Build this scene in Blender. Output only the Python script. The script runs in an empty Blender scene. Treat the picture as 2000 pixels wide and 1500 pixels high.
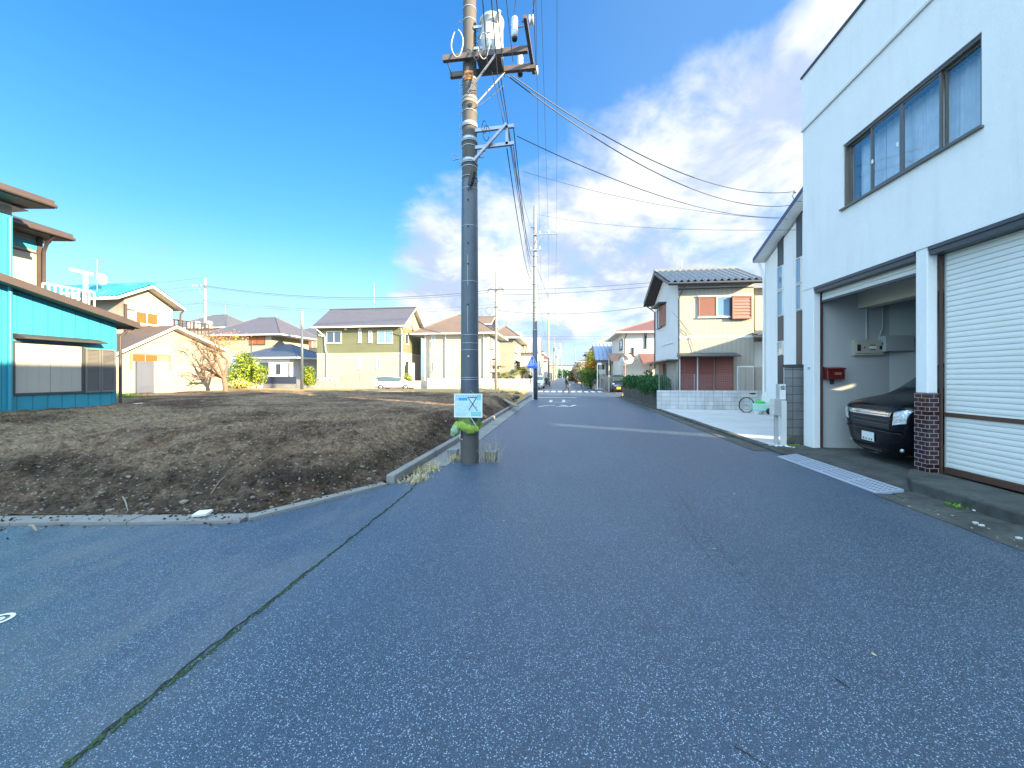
import bpy, bmesh, math, random
from mathutils import Vector as V, Matrix, noise
from math import sin, cos, pi, radians as R
S = bpy.context.scene; C = S.collection
random.seed(7)
# ---------------------------------------------------------------- measuring: the photo's camera stands at (0,0,1.65), the road runs along +Y
F, HY, H = 740.0, 735.0, 1.65
AZ = math.atan(98/F); sA, cA = sin(AZ), cos(AZ)
def ray(u, v):
    x = (u-1000)/F
    return V((-sA+x*cA, cA+x*sA, (HY-v)/F))
def G(u, v, z=0):
    r = ray(u, v); return V((0,0,H)) + r*((z-H)/r.z)
def PX(u, v, X):
    r = ray(u, v); return V((0,0,H)) + r*(X/r.x)
def PY(u, v, Y):
    r = ray(u, v); return V((0,0,H)) + r*(Y/r.y)
# ---------------------------------------------------------------- mesh builder
class MB:
    def __init__(s): s.v = []; s.f = []; s.m = []; s.sm = []
    def add(s, vs, fs, mi=0, smooth=False):
        o = len(s.v); s.v += [V(p) for p in vs]
        for f in fs: s.f.append([o+i for i in f]); s.m.append(mi); s.sm.append(smooth)
        return s
    def quad(s, a, b, c, d, mi=0): return s.add([a,b,c,d], [(0,1,2,3)], mi)
    def box(s, x0, y0, z0, x1, y1, z1, mi=0):
        x0,x1 = min(x0,x1),max(x0,x1); y0,y1 = min(y0,y1),max(y0,y1); z0,z1 = min(z0,z1),max(z0,z1)
        return s.add([(x0,y0,z0),(x1,y0,z0),(x1,y1,z0),(x0,y1,z0),(x0,y0,z1),(x1,y0,z1),(x1,y1,z1),(x0,y1,z1)],
            [(0,3,2,1),(4,5,6,7),(0,1,5,4),(1,2,6,5),(2,3,7,6),(3,0,4,7)], mi)
    def prism(s, poly, d, mi=0):            # polygon (list of points) extruded by vector d
        n = len(poly); d = V(d); P = [V(p) for p in poly]
        nrm = sum(((P[i]-P[0]).cross(P[(i+1)%n]-P[0]) for i in range(1,n-1)), V())
        if nrm.dot(d) > 0: P.reverse()
        vs = P+[p+d for p in P]
        return s.add(vs, [tuple(range(n)), tuple(range(2*n-1,n-1,-1))]+[(i,i+n,(i+1)%n+n,(i+1)%n)[::1] for i in range(n)], mi)
    def beam(s, p, q, w, h, mi=0, up=(0,0,1)):
        p, q = V(p), V(q); d = (q-p).normalized(); u = V(up)
        if abs(d.dot(u)) > .98: u = V((0,1,0))
        r = d.cross(u).normalized()*w/2; t = r.cross(d).normalized()*h/2
        return s.prism([p-r-t, p+r-t, p+r+t, p-r+t], q-p, mi)
    def tube(s, pts, r, n=8, mi=0, cap=True):
        pts = [V(p) for p in pts]; m = len(pts); rs = r if isinstance(r,(list,tuple)) else [r]*m
        vs = []; prev = None
        for i, p in enumerate(pts):
            d = (pts[min(i+1,m-1)]-pts[max(i-1,0)])
            d = d.normalized() if d.length > 1e-9 else V((0,0,1))
            if prev is None:
                a = V((0,0,1)) if abs(d.z) < .9 else V((1,0,0)); x = d.cross(a).normalized()
            else:
                x = prev - d*prev.dot(d); x = x.normalized() if x.length > 1e-6 else d.orthogonal().normalized()
            prev = x; y = d.cross(x)
            for k in range(n):
                t = 2*pi*k/n; vs.append(p+(x*cos(t)+y*sin(t))*rs[i])
        fs = [(i*n+k, i*n+(k+1)%n, (i+1)*n+(k+1)%n, (i+1)*n+k) for i in range(m-1) for k in range(n)]
        s.add(vs, fs, mi, True)
        if cap: s.add(vs[:n], [tuple(range(n-1,-1,-1))], mi); s.add(vs[-n:], [tuple(range(n))], mi)
        return s
    def cyl(s, p, q, r0, r1=None, n=16, mi=0): return s.tube([p,q], [r0, r0 if r1 is None else r1], n, mi)
    def lathe(s, c, prof, n=20, mi=0, axis='z'):      # prof: (radius, height)
        c = V(c); vs = []
        for r, h in prof:
            for k in range(n):
                t = 2*pi*k/n
                p = {'z':V((r*cos(t), r*sin(t), h)), 'x':V((h, r*cos(t), r*sin(t))), 'y':V((r*sin(t), h, r*cos(t)))}[axis]
                vs.append(c+p)
        m = len(prof)
        return s.add(vs, [(i*n+k, i*n+(k+1)%n, (i+1)*n+(k+1)%n, (i+1)*n+k) for i in range(m-1) for k in range(n)]
            + [tuple(range(n-1,-1,-1)), tuple(range((m-1)*n, m*n))], mi, True)
    def ball(s, c, r, sub=1, mi=0, sc=(1,1,1), jit=0, rnd=random):
        bm = bmesh.new(); bmesh.ops.create_icosphere(bm, subdivisions=sub, radius=1)
        c = V(c); vs = []
        for x in bm.verts:
            k = r*(1+jit*(rnd.random()-.5)); vs.append(c+V((x.co.x*sc[0], x.co.y*sc[1], x.co.z*sc[2]))*k)
        fs = [[x.index for x in f.verts] for f in bm.faces]; bm.free()
        return s.add(vs, fs, mi, jit == 0)
    def build(s, name, mats, parent=None, org=None, bevel=0):
        o = V(org) if org is not None else (V(parent['_org']) if parent is not None else V())
        me = bpy.data.meshes.new(name)
        me.from_pydata([p-o for p in s.v], [], s.f)
        for m in (mats if isinstance(mats,(list,tuple)) else [mats]): me.materials.append(m)
        me.polygons.foreach_set('material_index', s.m); me.polygons.foreach_set('use_smooth', s.sm); me.update()
        ob = bpy.data.objects.new(name, me); C.objects.link(ob); ob['_org'] = list(o)
        if parent is not None: ob.parent = parent
        elif org is not None: ob.location = o
        if bevel:
            b = ob.modifiers.new('bevel','BEVEL'); b.width = bevel; b.segments = 2; b.limit_method = 'ANGLE'; b.angle_limit = R(40)
        return ob
def tag(o, label, cat=None, group=None, kind=None):
    if label: o['label'] = label
    if cat: o['category'] = cat
    if group: o['group'] = group
    if kind: o['kind'] = kind
    return o
def thing(name, label, cat, loc=(0,0,0), group=None):
    o = bpy.data.objects.new(name, None); C.objects.link(o); o.location = loc; o['_org'] = list(loc); o.empty_display_size = .2
    return tag(o, label, cat, group)
def struct(mb, name, m, kind='structure', label=None): return tag(mb.build(name, m), label, None, None, kind)
def copy_tree(o, parent=None):
    c = o.copy(); C.objects.link(c)
    if parent is not None: c.parent = parent
    for ch in list(o.children): copy_tree(ch, c)
    return c
# ---------------------------------------------------------------- materials
MT = {}
def N(nt, t, **kw):
    n = nt.nodes.new(t)
    for k, v in kw.items():
        if k in ('op','blend'): setattr(n, 'operation' if k == 'op' else 'blend_type', v)
        else: setattr(n, k, v)
    return n
class NB:
    """small node helper: values are sockets or numbers"""
    def __init__(s, nt): s.nt = nt
    def put(s, sock, v):
        if hasattr(v, 'is_linked') or isinstance(v, bpy.types.NodeSocket): s.nt.links.new(v, sock)
        else:
            if sock.type == 'RGBA' and not isinstance(v,(int,float)) and len(v) == 3: v = (*v,1)
            sock.default_value = v
    def math(s, op, a, b=0, c=None, clamp=False):
        n = N(s.nt,'ShaderNodeMath',op=op); n.use_clamp = clamp
        s.put(n.inputs[0],a); s.put(n.inputs[1],b)
        if c is not None: s.put(n.inputs[2],c)
        return n.outputs[0]
    def mix(s, f, a, b, blend='MIX'):
        n = N(s.nt,'ShaderNodeMix'); n.data_type = 'RGBA'; n.blend_type = blend
        s.put(n.inputs[0],f); s.put(n.inputs[6],a); s.put(n.inputs[7],b); return n.outputs[2]
    def ramp(s, f, lo, hi, smooth=True):
        n = N(s.nt,'ShaderNodeMapRange'); n.interpolation_type = 'SMOOTHSTEP' if smooth else 'LINEAR'
        s.put(n.inputs[0],f); s.put(n.inputs[1],lo); s.put(n.inputs[2],hi); n.inputs[3].default_value = 0; n.inputs[4].default_value = 1
        return n.outputs[0]
    def noise(s, vec, scale, detail=3, rough=.55, dist=0):
        n = N(s.nt,'ShaderNodeTexNoise'); s.put(n.inputs['Vector'],vec); n.inputs['Scale'].default_value = scale
        n.inputs['Detail'].default_value = detail; n.inputs['Roughness'].default_value = rough; n.inputs['Distortion'].default_value = dist
        return n.outputs[0]
    def voro(s, vec, scale, feat='F1'):
        n = N(s.nt,'ShaderNodeTexVoronoi'); n.feature = feat; s.put(n.inputs['Vector'],vec); n.inputs['Scale'].default_value = scale
        return n
    def pos(s): return N(s.nt,'ShaderNodeNewGeometry').outputs['Position']
    def sep(s, v): n = N(s.nt,'ShaderNodeSeparateXYZ'); s.put(n.inputs[0],v); return n.outputs
    def comb(s, x, y, z): n = N(s.nt,'ShaderNodeCombineXYZ'); s.put(n.inputs[0],x); s.put(n.inputs[1],y); s.put(n.inputs[2],z); return n.outputs[0]
    def bump(s, h, st=.3, dist=.02):
        n = N(s.nt,'ShaderNodeBump'); s.put(n.inputs['Height'],h); n.inputs['Strength'].default_value = st; n.inputs['Distance'].default_value = dist
        return n.outputs[0]
def newmat(name):
    m = bpy.data.materials.new(name); m.use_nodes = True; MT[name] = m
    b = m.node_tree.nodes['Principled BSDF']; return m, NB(m.node_tree), b
def pm(name, col, rough=.75, var=.18, vs=1.6, bump=.15, bs=45, metal=0, spec=.5, groove=None, stain=0, coat=0):
    """plain painted / mineral surface: slow colour drift, fine grain bump; groove=(axis, period, width, depth 0..1)"""
    m, n, b = newmat(name); p = n.pos()
    f = n.noise(p, vs, 5, .6); f2 = n.noise(p, bs*.35, 3)
    k = n.math('ADD', n.math('MULTIPLY', n.math('SUBTRACT', f, .5), var*2), n.math('MULTIPLY', n.math('SUBTRACT', f2, .5), var*.8))
    k = n.math('ADD', k, 1)
    c = n.mix(1.0, col, n.comb(k,k,k), 'MULTIPLY')
    if stain:
        sx = n.sep(p); q = n.comb(n.math('MULTIPLY',sx[0],3.0), n.math('MULTIPLY',sx[1],3.0), n.math('MULTIPLY',sx[2],.35))
        st = n.ramp(n.noise(q, 1.4, 5, .65), .48, .75); c = n.mix(n.math('MULTIPLY', st, stain), c, [x*.35 for x in col])
    h = n.noise(p, bs, 4)
    if groove:
        ax, per, w, dep = groove; sx = n.sep(p)['xyz'.index(ax)] if len(ax) == 1 else n.math('ADD', n.sep(p)[0], n.sep(p)[1])
        fr = n.math('FRACT', n.math('DIVIDE', sx, per)); g = n.math('LESS_THAN', fr, w/per)
        c = n.mix(n.math('MULTIPLY', g, dep), c, [x*.3 for x in col])
        h = n.math('SUBTRACT', n.math('MULTIPLY', h, .3), g)
    n.put(b.inputs['Base Color'], c); b.inputs['Roughness'].default_value = rough; b.inputs['Metallic'].default_value = metal
    b.inputs['Specular IOR Level'].default_value = spec
    if coat: b.inputs['Coat Weight'].default_value = coat; b.inputs['Coat Roughness'].default_value = .04
    if bump: n.put(b.inputs['Normal'], n.bump(h, bump, .01))
    return m
# ---------------------------------------------------------------- palette
def asphalt(name, col, speck, dark=1.0):
    m, n, b = newmat(name); p = n.pos()
    v1 = n.voro(p, 215); v2 = n.voro(p, 400)
    r1 = n.sep(v1.outputs['Color'])[0]; r2 = n.sep(v2.outputs['Color'])[1]
    k1 = n.ramp(r1, .875, .985); k2 = n.ramp(r2, .74, 1.0); dk = n.ramp(r1, .42, .05)
    big = n.noise(p, .35, 5, .6); mid = n.noise(p, 2.2, 4, .6)
    sx = n.sep(p); lane = n.noise(n.comb(n.math('MULTIPLY',sx[0],1.3), n.math('MULTIPLY',sx[1],.06), 0), 1.0, 3)
    base = n.mix(n.ramp(big,.3,.7), [x*.82 for x in col], [x*1.14 for x in col])
    base = n.mix(n.math('MULTIPLY',n.ramp(lane,.4,.7),.35), base, [x*1.3 for x in col])
    base = n.mix(n.math('MULTIPLY',n.ramp(mid,.35,.75),.25), base, [x*.7 for x in col])
    c = n.mix(n.math('MULTIPLY',dk,.75), base, [x*.28 for x in col])
    c = n.mix(n.math('MULTIPLY',k2,.55), c, (.10,.165,.24))
    c = n.mix(n.math('MULTIPLY',k1,speck), c, (.31,.39,.48))
    edge = n.math('MULTIPLY', n.ramp(n.math('ABSOLUTE', n.math('SUBTRACT', sx[0], 1.05)), 2.4, 3.7), n.ramp(n.noise(n.comb(n.math('MULTIPLY',sx[0],2.0),n.math('MULTIPLY',sx[1],.8),3), 1.2, 5, .6), .40, .68)); c = n.mix(n.math('MULTIPLY',edge,.35), c, (.16,.16,.155))
    tar = n.ramp(n.noise(n.comb(n.math('MULTIPLY',sx[0],.9),n.math('MULTIPLY',sx[1],.35),7), 1.0, 6, .62), .52, .70); c = n.mix(n.math('MULTIPLY',tar,.30), c, n.mix(1.0, c, (.62,.64,.68), 'MULTIPLY'))
    n.put(b.inputs['Base Color'], c); b.inputs['Roughness'].default_value = .48; b.inputs['Specular IOR Level'].default_value = .8
    h = n.math('ADD', n.math('MULTIPLY',v1.outputs['Distance'],-.6), n.math('MULTIPLY',v2.outputs['Distance'],-.3))
    n.put(b.inputs['Normal'], n.bump(h, .55, .006))
    return m
asphalt('asphalt', (.024,.051,.088), 1.0)
asphalt('asphalt_side', (.034,.058,.094), .95)
pm('crack', (.018,.022,.018), .95, .5, 8, .4, 80)
pm('moss', (.035,.07,.022), .95, .5, 25, .6, 120)
pm('concrete_light', (.46,.46,.45), .85, .22, .8, .15, 70, stain=.0)
pm('concrete_kerb', (.225,.215,.20), .9, .35, 2.5, .35, 60)
pm('concrete_old', (.068,.070,.062), .92, 1.0, 2.6, .7, 40)
pm('concrete_pole', (.090,.080,.073), .8, .22, 2.2, .15, 60, stain=.5)
pm('pole_far', (.24,.22,.20), .8, .2, 2.0, .1, 40)
pm('pole_pink', (.28,.21,.18), .8, .2, 2.0, .1, 40)
pm('pole_wrap', (.072,.088,.108), .38, .25, 3, .06, 80, spec=.5)
pm('galv', (.30,.32,.36), .42, .2, 6, .05, 90, metal=.6)
pm('strap', (.40,.42,.44), .4, .15, 8, .05, 90, metal=.5)
pm('rusty_steel', (.13,.10,.09), .7, .5, 6, .2, 60, metal=.3)
pm('grey_paint', (.40,.42,.41), .45, .15, 3, .05, 40)
pm('porcelain', (.55,.55,.53), .2, .08, 6, 0, 40)
pm('black_rubber', (.015,.016,.018), .6, .2, 5, .05, 60)
pm('cable', (.03,.035,.045), .5, .1, 5, 0, 60)
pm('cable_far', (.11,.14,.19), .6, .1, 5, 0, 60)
pm('label_orange', (.60,.20,.02), .5, .15, 20, 0, 60)
pm('stucco_white', (.80,.80,.78), .82, .09, .7, .35, 45, stain=.10)
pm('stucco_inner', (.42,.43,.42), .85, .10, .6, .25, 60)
pm('beam_cream', (.58,.53,.42), .8, .1, 1, .1, 60)
pm('shutter_slat', (.74,.75,.71), .4, .08, 1.4, .05, 60)
pm('brown_steel', (.085,.042,.030), .4, .4, 6, .1, 60)
pm('dark_steel', (.055,.06,.068), .4, .2, 3, .05, 60)
pm('bronze', (.16,.145,.13), .38, .15, 4, .03, 60, metal=.4)
pm('curtain', (.80,.81,.82), .9, .2, 5, .3, 30)
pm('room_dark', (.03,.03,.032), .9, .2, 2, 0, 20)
pm('white_paint', (.80,.80,.78), .5, .08, 2, .04, 50)
pm('offwhite', (.66,.65,.61), .6, .12, 2, .08, 50)
pm('grey_plastic', (.42,.42,.41), .45, .08, 4, .05, 70)
pm('red_metal', (.12,.012,.014), .3, .2, 6, .03, 60, coat=.4)
pm('brass', (.55,.42,.18), .35, .1, 6, 0, 60, metal=.7)
pm('panel_beige', (.42,.40,.33), .45, .1, 5, .04, 60)
pm('line_white', (.55,.55,.52), .8, .5, 5, .25, 90)
pm('ramp_plate', (.34,.37,.44), .5, .15, 3, .08, 60)
pm('block_grey', (.22,.225,.225), .92, .4, 2.5, .5, 45)
pm('block_white', (.56,.57,.57), .9, .22, 2.0, .3, 45)
pm('block_dark', (.075,.072,.064), .92, .7, 1.8, .5, 35, stain=.8)
pm('siding_teal', (.028,.275,.37), .5, .18, .9, .12, 60, groove=('y',.34,.03,.55), stain=.25)
pm('siding_teal_x', (.032,.255,.345), .5, .18, .9, .12, 60, stain=.3)
pm('siding_cream', (.365,.34,.285), .6, .10, .9, .1, 60, groove=('x',.235,.02,.5))
pm('siding_greenwhite', (.60,.60,.55), .6, .10, .9, .1, 60, groove=('x',.2,.02,.4))
pm('plaster_shed', (.32,.305,.25), .85, .10, .6, .15, 40, stain=.12)
pm('plaster_blueish', (.70,.71,.70), .85, .12, .8, .15, 40, stain=.15)
pm('plaster_cream', (.40,.375,.315), .85, .09, .6, .15, 40)
pm('plaster_yellow', (.36,.315,.235), .85, .10, .6, .15, 40)
pm('siding_olive', (.15,.155,.085), .7, .10, .8, .1, 40, groove=('x',.3,.025,.25))
pm('siding_beige', (.37,.325,.27), .7, .08, .8, .1, 40)
pm('soffit', (.62,.58,.50), .8, .1, 1, .05, 40)
pm('fascia_brown', (.062,.046,.045), .6, .3, 3, .1, 50)
pm('fascia_navy', (.06,.075,.16), .5, .2, 3, .05, 50)
pm('roof_slate', (.10,.092,.112), .6, .2, 1.5, .35, 30, groove=('z',.14,.02,.5))
pm('roof_brown', (.17,.115,.085), .75, .25, 1.5, .35, 30, groove=('z',.13,.02,.4))
pm('roof_grey', (.10,.105,.12), .6, .2, 1.5, .3, 30, groove=('z',.13,.02,.5))
pm('roof_navy', (.06,.075,.11), .5, .2, 1.5, .3, 30, groove=('z',.13,.02,.5))
pm('roof_teal', (.025,.23,.30), .35, .2, 2.5, .1, 40)
pm('roof_tile', (.20,.205,.21), .42, .35, 5, .15, 40)
pm('roof_tile_pale', (.34,.31,.29), .5, .35, 5, .15, 40)
pm('roof_blue', (.24,.30,.42), .4, .25, 4, .1, 40)
pm('roof_red', (.17,.075,.062), .55, .25, 3, .15, 40)
pm('roof_tan', (.30,.23,.15), .7, .2, 2, .2, 40)
pm('roof_dim', (.085,.062,.058), .6, .2, 2, .2, 40)
pm('louvre_salmon', (.31,.145,.11), .6, .14, 3, .05, 60)
pm('louvre_maroon', (.25,.088,.070), .55, .18, 3, .05, 60)
pm('louvre_orange', (.30,.085,.018), .6, .15, 3, .05, 60)
pm('louvre_grey', (.15,.145,.14), .5, .12, 3, .05, 60)
pm('shutter_cream', (.40,.375,.33), .55, .09, 1.2, .05, 50)
pm('door_greyblue', (.10,.115,.16), .6, .15, 1.6, .08, 50)
pm('navy_fence', (.035,.045,.08), .5, .2, 3, .05, 50)
pm('wood_old', (.26,.21,.15), .85, .4, 6, .3, 50)
pm('brick_far', (.42,.20,.12), .8, .3, 4, .2, 30)
pm('rock', (.16,.15,.13), .9, .5, 4, .6, 15)
pm('car_black', (.004,.005,.008), .25, .05, 2, 0, 40, spec=.18, coat=.12)
pm('car_white', (.78,.78,.77), .28, .03, 2, 0, 40, coat=.8)
pm('car_navy', (.010,.018,.035), .22, .05, 2, 0, 40, coat=1)
pm('chrome', (.75,.77,.80), .12, .05, 3, 0, 40, metal=1)
pm('plastic_black', (.012,.012,.013), .5, .1, 5, .05, 60)
pm('rim_silver', (.45,.46,.47), .3, .1, 5, 0, 60, metal=.8)
pm('plate_white', (.72,.74,.72), .5, .03, 5, 0, 60)
pm('plate_yellow', (.78,.58,.05), .5, .03, 5, 0, 60)
pm('ink_green', (.03,.16,.10), .6, .1, 5, 0, 60)
pm('ink_black', (.012,.014,.022), .6, .1, 5, 0, 60)
pm('ink_grey', (.30,.38,.42), .6, .1, 5, 0, 60)
pm('ink_blue', (.03,.33,.78), .6, .1, 5, 0, 60)
pm('ink_teal', (.20,.55,.52), .6, .1, 5, 0, 60)
pm('ink_pink', (.52,.46,.72), .6, .1, 5, 0, 60)
pm('board_blue', (.50,.70,.82), .5, .06, 8, 0, 60)
pm('sign_blue', (.02,.16,.62), .45, .05, 5, 0, 60)
pm('sign_white', (.80,.81,.82), .45, .05, 5, 0, 60)
pm('orange_paint', (.55,.20,.09), .5, .15, 5, .03, 60)
pm('net_green', (.24,.34,.05), .8, .3, 14, .6, 160)
pm('net_dark', (.13,.20,.05), .8, .3, 20, .6, 160)
pm('net_pale', (.26,.38,.22), .75, .3, 14, .6, 160)
pm('bark', (.20,.125,.085), .9, .4, 9, .6, 50)
pm('bark_far', (.16,.12,.09), .9, .4, 5, .4, 40)
pm('skin', (.52,.33,.24), .6, .06, 8, 0, 60)
pm('hair_black', (.012,.011,.012), .5, .1, 9, .1, 90)
pm('cloth_navy', (.035,.042,.065), .85, .15, 8, .15, 120)
pm('cloth_jeans', (.045,.060,.105), .85, .18, 8, .15, 120)
pm('cloth_grey', (.13,.14,.16), .85, .15, 8, .15, 120)
pm('cloth_pale', (.55,.52,.50), .85, .15, 8, .15, 120)
pm('cloth_blue', (.13,.22,.38), .85, .15, 8, .15, 120)
pm('shoe', (.02,.018,.018), .5, .1, 8, 0, 60)
pm('basket_mint', (.42,.70,.58), .5, .1, 5, 0, 60)
pm('bag_green', (.05,.50,.10), .5, .1, 5, 0, 60)
pm('tree_line', (.035,.055,.030), .9, .4, .4, .5, 2)
def foliage(name, a, b_, rough=.6):
    m, n, b = newmat(name); p = n.pos()
    w = n.nt.nodes.new('ShaderNodeTexWhiteNoise'); w.noise_dimensions = '3D'
    q = n.nt.nodes.new('ShaderNodeVectorMath'); q.operation = 'SNAP'; n.put(q.inputs[0],p); q.inputs[1].default_value = (.11,.11,.11); n.put(w.inputs['Vector'], q.outputs[0])
    f = n.math('ADD', n.math('MULTIPLY',w.outputs[0],.5), n.math('MULTIPLY',n.noise(p,1.6,3),.6))
    n.put(b.inputs['Base Color'], n.mix(f, a, b_)); b.inputs['Roughness'].default_value = rough
    b.inputs['Subsurface Weight'].default_value = 0; b.inputs['Specular IOR Level'].default_value = .3
    return m
foliage('leaf_yellowgreen', (.10,.16,.015), (.42,.42,.03)); foliage('leaf_green', (.025,.07,.015), (.10,.19,.035))
foliage('leaf_hedge', (.008,.045,.012), (.035,.13,.03)); foliage('leaf_orange', (.42,.13,.02), (.68,.33,.05))
foliage('leaf_gold', (.36,.30,.03), (.60,.50,.06)); foliage('leaf_maroon', (.045,.022,.022), (.11,.05,.045)); foliage('leaf_olive', (.09,.11,.04), (.24,.25,.09))
foliage('leaf_dusty', (.22,.22,.14), (.42,.40,.28)); foliage('straw', (.38,.29,.13), (.66,.54,.30)); foliage('grass_green', (.07,.20,.02), (.22,.42,.06)); foliage('cycad', (.10,.13,.03), (.36,.34,.09))
def glass(name, col, rough=.04, f0=.5):
    m, n, b = newmat(name); b.inputs['Base Color'].default_value = (*col,1); b.inputs['Roughness'].default_value = rough
    b.inputs['Specular IOR Level'].default_value = f0; b.inputs['IOR'].default_value = 1.52
    h = n.noise(n.pos(), .9, 2); n.put(b.inputs['Normal'], n.bump(h, .05, .05)); return m
glass('glass', (.035,.05,.065), .03, .9); glass('glass_pale', (.24,.30,.34), .06, .8); glass('glass_car', (.055,.085,.085), .03, .8); glass('glass_sky', (.16,.28,.40), .03, 1.0); glass('mirror_glass', (.62,.60,.56), .08, 1.0)
def clearglass():
    m, n, b = newmat('clear_glass'); nt = m.node_tree
    tr = nt.nodes.new('ShaderNodeBsdfTransparent'); tr.inputs[0].default_value = (.92,.95,.97,1); gl = nt.nodes.new('ShaderNodeBsdfGlossy'); gl.inputs['Roughness'].default_value = .02
    lw = nt.nodes.new('ShaderNodeLayerWeight'); fr = nt.nodes.new('ShaderNodeMath'); fr.operation = 'MULTIPLY_ADD'; pw = nt.nodes.new('ShaderNodeMath'); pw.operation = 'POWER'; pw.inputs[1].default_value = 3.0; nt.links.new(lw.outputs['Facing'], pw.inputs[0]); nt.links.new(pw.outputs[0], fr.inputs[0]); fr.inputs[1].default_value = .75; fr.inputs[2].default_value = .10; mx = nt.nodes.new('ShaderNodeMixShader')
    nt.links.new(fr.outputs[0], mx.inputs[0]); nt.links.new(tr.outputs[0], mx.inputs[1]); nt.links.new(gl.outputs[0], mx.inputs[2])
    nt.links.new(mx.outputs[0], nt.nodes['Material Output'].inputs[0])
clearglass()
m, n, b = newmat('headlight'); b.inputs['Base Color'].default_value = (.62,.68,.70,1); b.inputs['Roughness'].default_value = .08; b.inputs['Metallic'].default_value = .35
n.put(b.inputs['Normal'], n.bump(n.voro(n.pos(), 26).outputs['Distance'], .5, .02)); b.inputs['Coat Weight'].default_value = 1
def tilecladding():
    m, n, b = newmat('tile_cladding'); sx = n.sep(n.pos())
    br = n.nt.nodes.new('ShaderNodeTexBrick'); n.put(br.inputs['Vector'], n.comb(n.math('ADD',sx[0],sx[1]), sx[2], 0))
    for k, v in (('Color1',(.030,.010,.011,1)),('Color2',(.058,.016,.015,1)),('Mortar',(.38,.34,.35,1)),('Scale',1.0),('Mortar Size',.0038),('Brick Width',.115),('Row Height',.066),('Bias',0.0)): br.inputs[k].default_value = v
    n.put(b.inputs['Base Color'], br.outputs['Color']); n.put(b.inputs['Roughness'], n.math('ADD',n.math('MULTIPLY',br.outputs['Fac'],.6),.14))
    n.put(b.inputs['Normal'], n.bump(n.math('SUBTRACT',1,br.outputs['Fac']), .6, .006))
tilecladding()
def blocks(name, c1, c2, mort, bw, rh, ax='x'):
    m, n, b = newmat(name); sx = n.sep(n.pos()); p = n.pos()
    br = n.nt.nodes.new('ShaderNodeTexBrick'); br.offset = 0; n.put(br.inputs['Vector'], n.comb(sx['xyz'.index(ax)], n.math('SUBTRACT',sx[2],.05), 0))
    for k, v in (('Color1',(*c1,1)),('Color2',(*c2,1)),('Mortar',(*mort,1)),('Scale',1.0),('Mortar Size',.007),('Brick Width',bw),('Row Height',rh),('Bias',0.0)): br.inputs[k].default_value = v
    q = n.comb(n.math('MULTIPLY',sx[0],3.0), n.math('MULTIPLY',sx[1],3.0), n.math('MULTIPLY',sx[2],.8))
    c = n.mix(n.math('MULTIPLY',n.ramp(n.noise(q,1.1,6,.65),.42,.75),.55), br.outputs['Color'], [x*.42 for x in c1])
    n.put(b.inputs['Base Color'], c); b.inputs['Roughness'].default_value = .9
    n.put(b.inputs['Normal'], n.bump(n.math('ADD',n.math('MULTIPLY',br.outputs['Fac'],-1),n.math('MULTIPLY',n.noise(p,60,4),.35)), .6, .012))
blocks('blockwork_white', (.60,.61,.61), (.52,.53,.54), (.22,.23,.24), .40, .20); blocks('blockwork_grey', (.25,.255,.255), (.20,.205,.205), (.07,.07,.07), .6, .195)
blocks('blockwork_pink', (.40,.33,.28), (.37,.31,.27), (.28,.24,.21), 1.6, .3); blocks('roadwall_cream', (.46,.43,.37), (.44,.41,.36), (.33,.30,.26), 2.4, .9)
def dirtmat():
    m, n, b = newmat('dirt'); p = n.pos(); sx = n.sep(p)
    big = n.noise(p, .45, 6, .62); mid = n.noise(p, 3.2, 6, .65); fine = n.noise(p, 26, 5, .7)
    c = n.mix(n.ramp(big,.38,.62), (.085,.049,.030), (.27,.182,.115))
    damp = n.math('MULTIPLY', n.ramp(n.math('ADD',sx[2],n.math('MULTIPLY',big,.35)), .68,.40), n.ramp(n.noise(p,.8,5,.62),.31,.50))
    c = n.mix(n.math('MULTIPLY',damp,.8), c, (.034,.023,.017))
    c = n.mix(n.math('MULTIPLY',n.ramp(mid,.45,.75),.55), c, (.30,.21,.135))
    c = n.mix(n.math('MULTIPLY',n.ramp(mid,.5,.25),.6), c, (.042,.028,.020))
    red = n.ramp(n.noise(n.comb(n.math('ADD',sx[0],31),sx[1],sx[2]), .8, 4),.58,.72); c = n.mix(n.math('MULTIPLY',red,.5), c, (.16,.075,.045))
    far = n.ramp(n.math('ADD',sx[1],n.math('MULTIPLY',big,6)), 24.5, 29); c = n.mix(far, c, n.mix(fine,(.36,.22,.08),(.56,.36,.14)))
    cl1 = n.sep(n.voro(p, 13).outputs['Color'])[0]; cl2 = n.sep(n.voro(p, 34).outputs['Color'])[1]; kk = n.math('ADD', .42, n.math('ADD', n.math('MULTIPLY',cl1,.55), n.math('MULTIPLY',cl2,.62))); c = n.mix(1.0, c, n.comb(kk,kk,kk), 'MULTIPLY')
    vd = n.voro(p, 30); st = n.math('MULTIPLY', n.ramp(n.sep(vd.outputs['Color'])[0],.86,.97), n.ramp(vd.outputs['Distance'],.5,.3)); c = n.mix(n.math('MULTIPLY',st,.8), c, (.40,.36,.31))
    n.put(b.inputs['Base Color'], c); b.inputs['Roughness'].default_value = .95; b.inputs['Specular IOR Level'].default_value = .2
    n.put(b.inputs['Normal'], n.bump(n.math('ADD',n.math('MULTIPLY',mid,.8),n.math('MULTIPLY',fine,.7)), 1.0, .10))
dirtmat()
pm('ground_soil', (.22,.18,.12), .95, .4, .3, .4, 8)
pm('stone_grey', (.20,.160,.125), .9, .45, 14, .4, 60)
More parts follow.
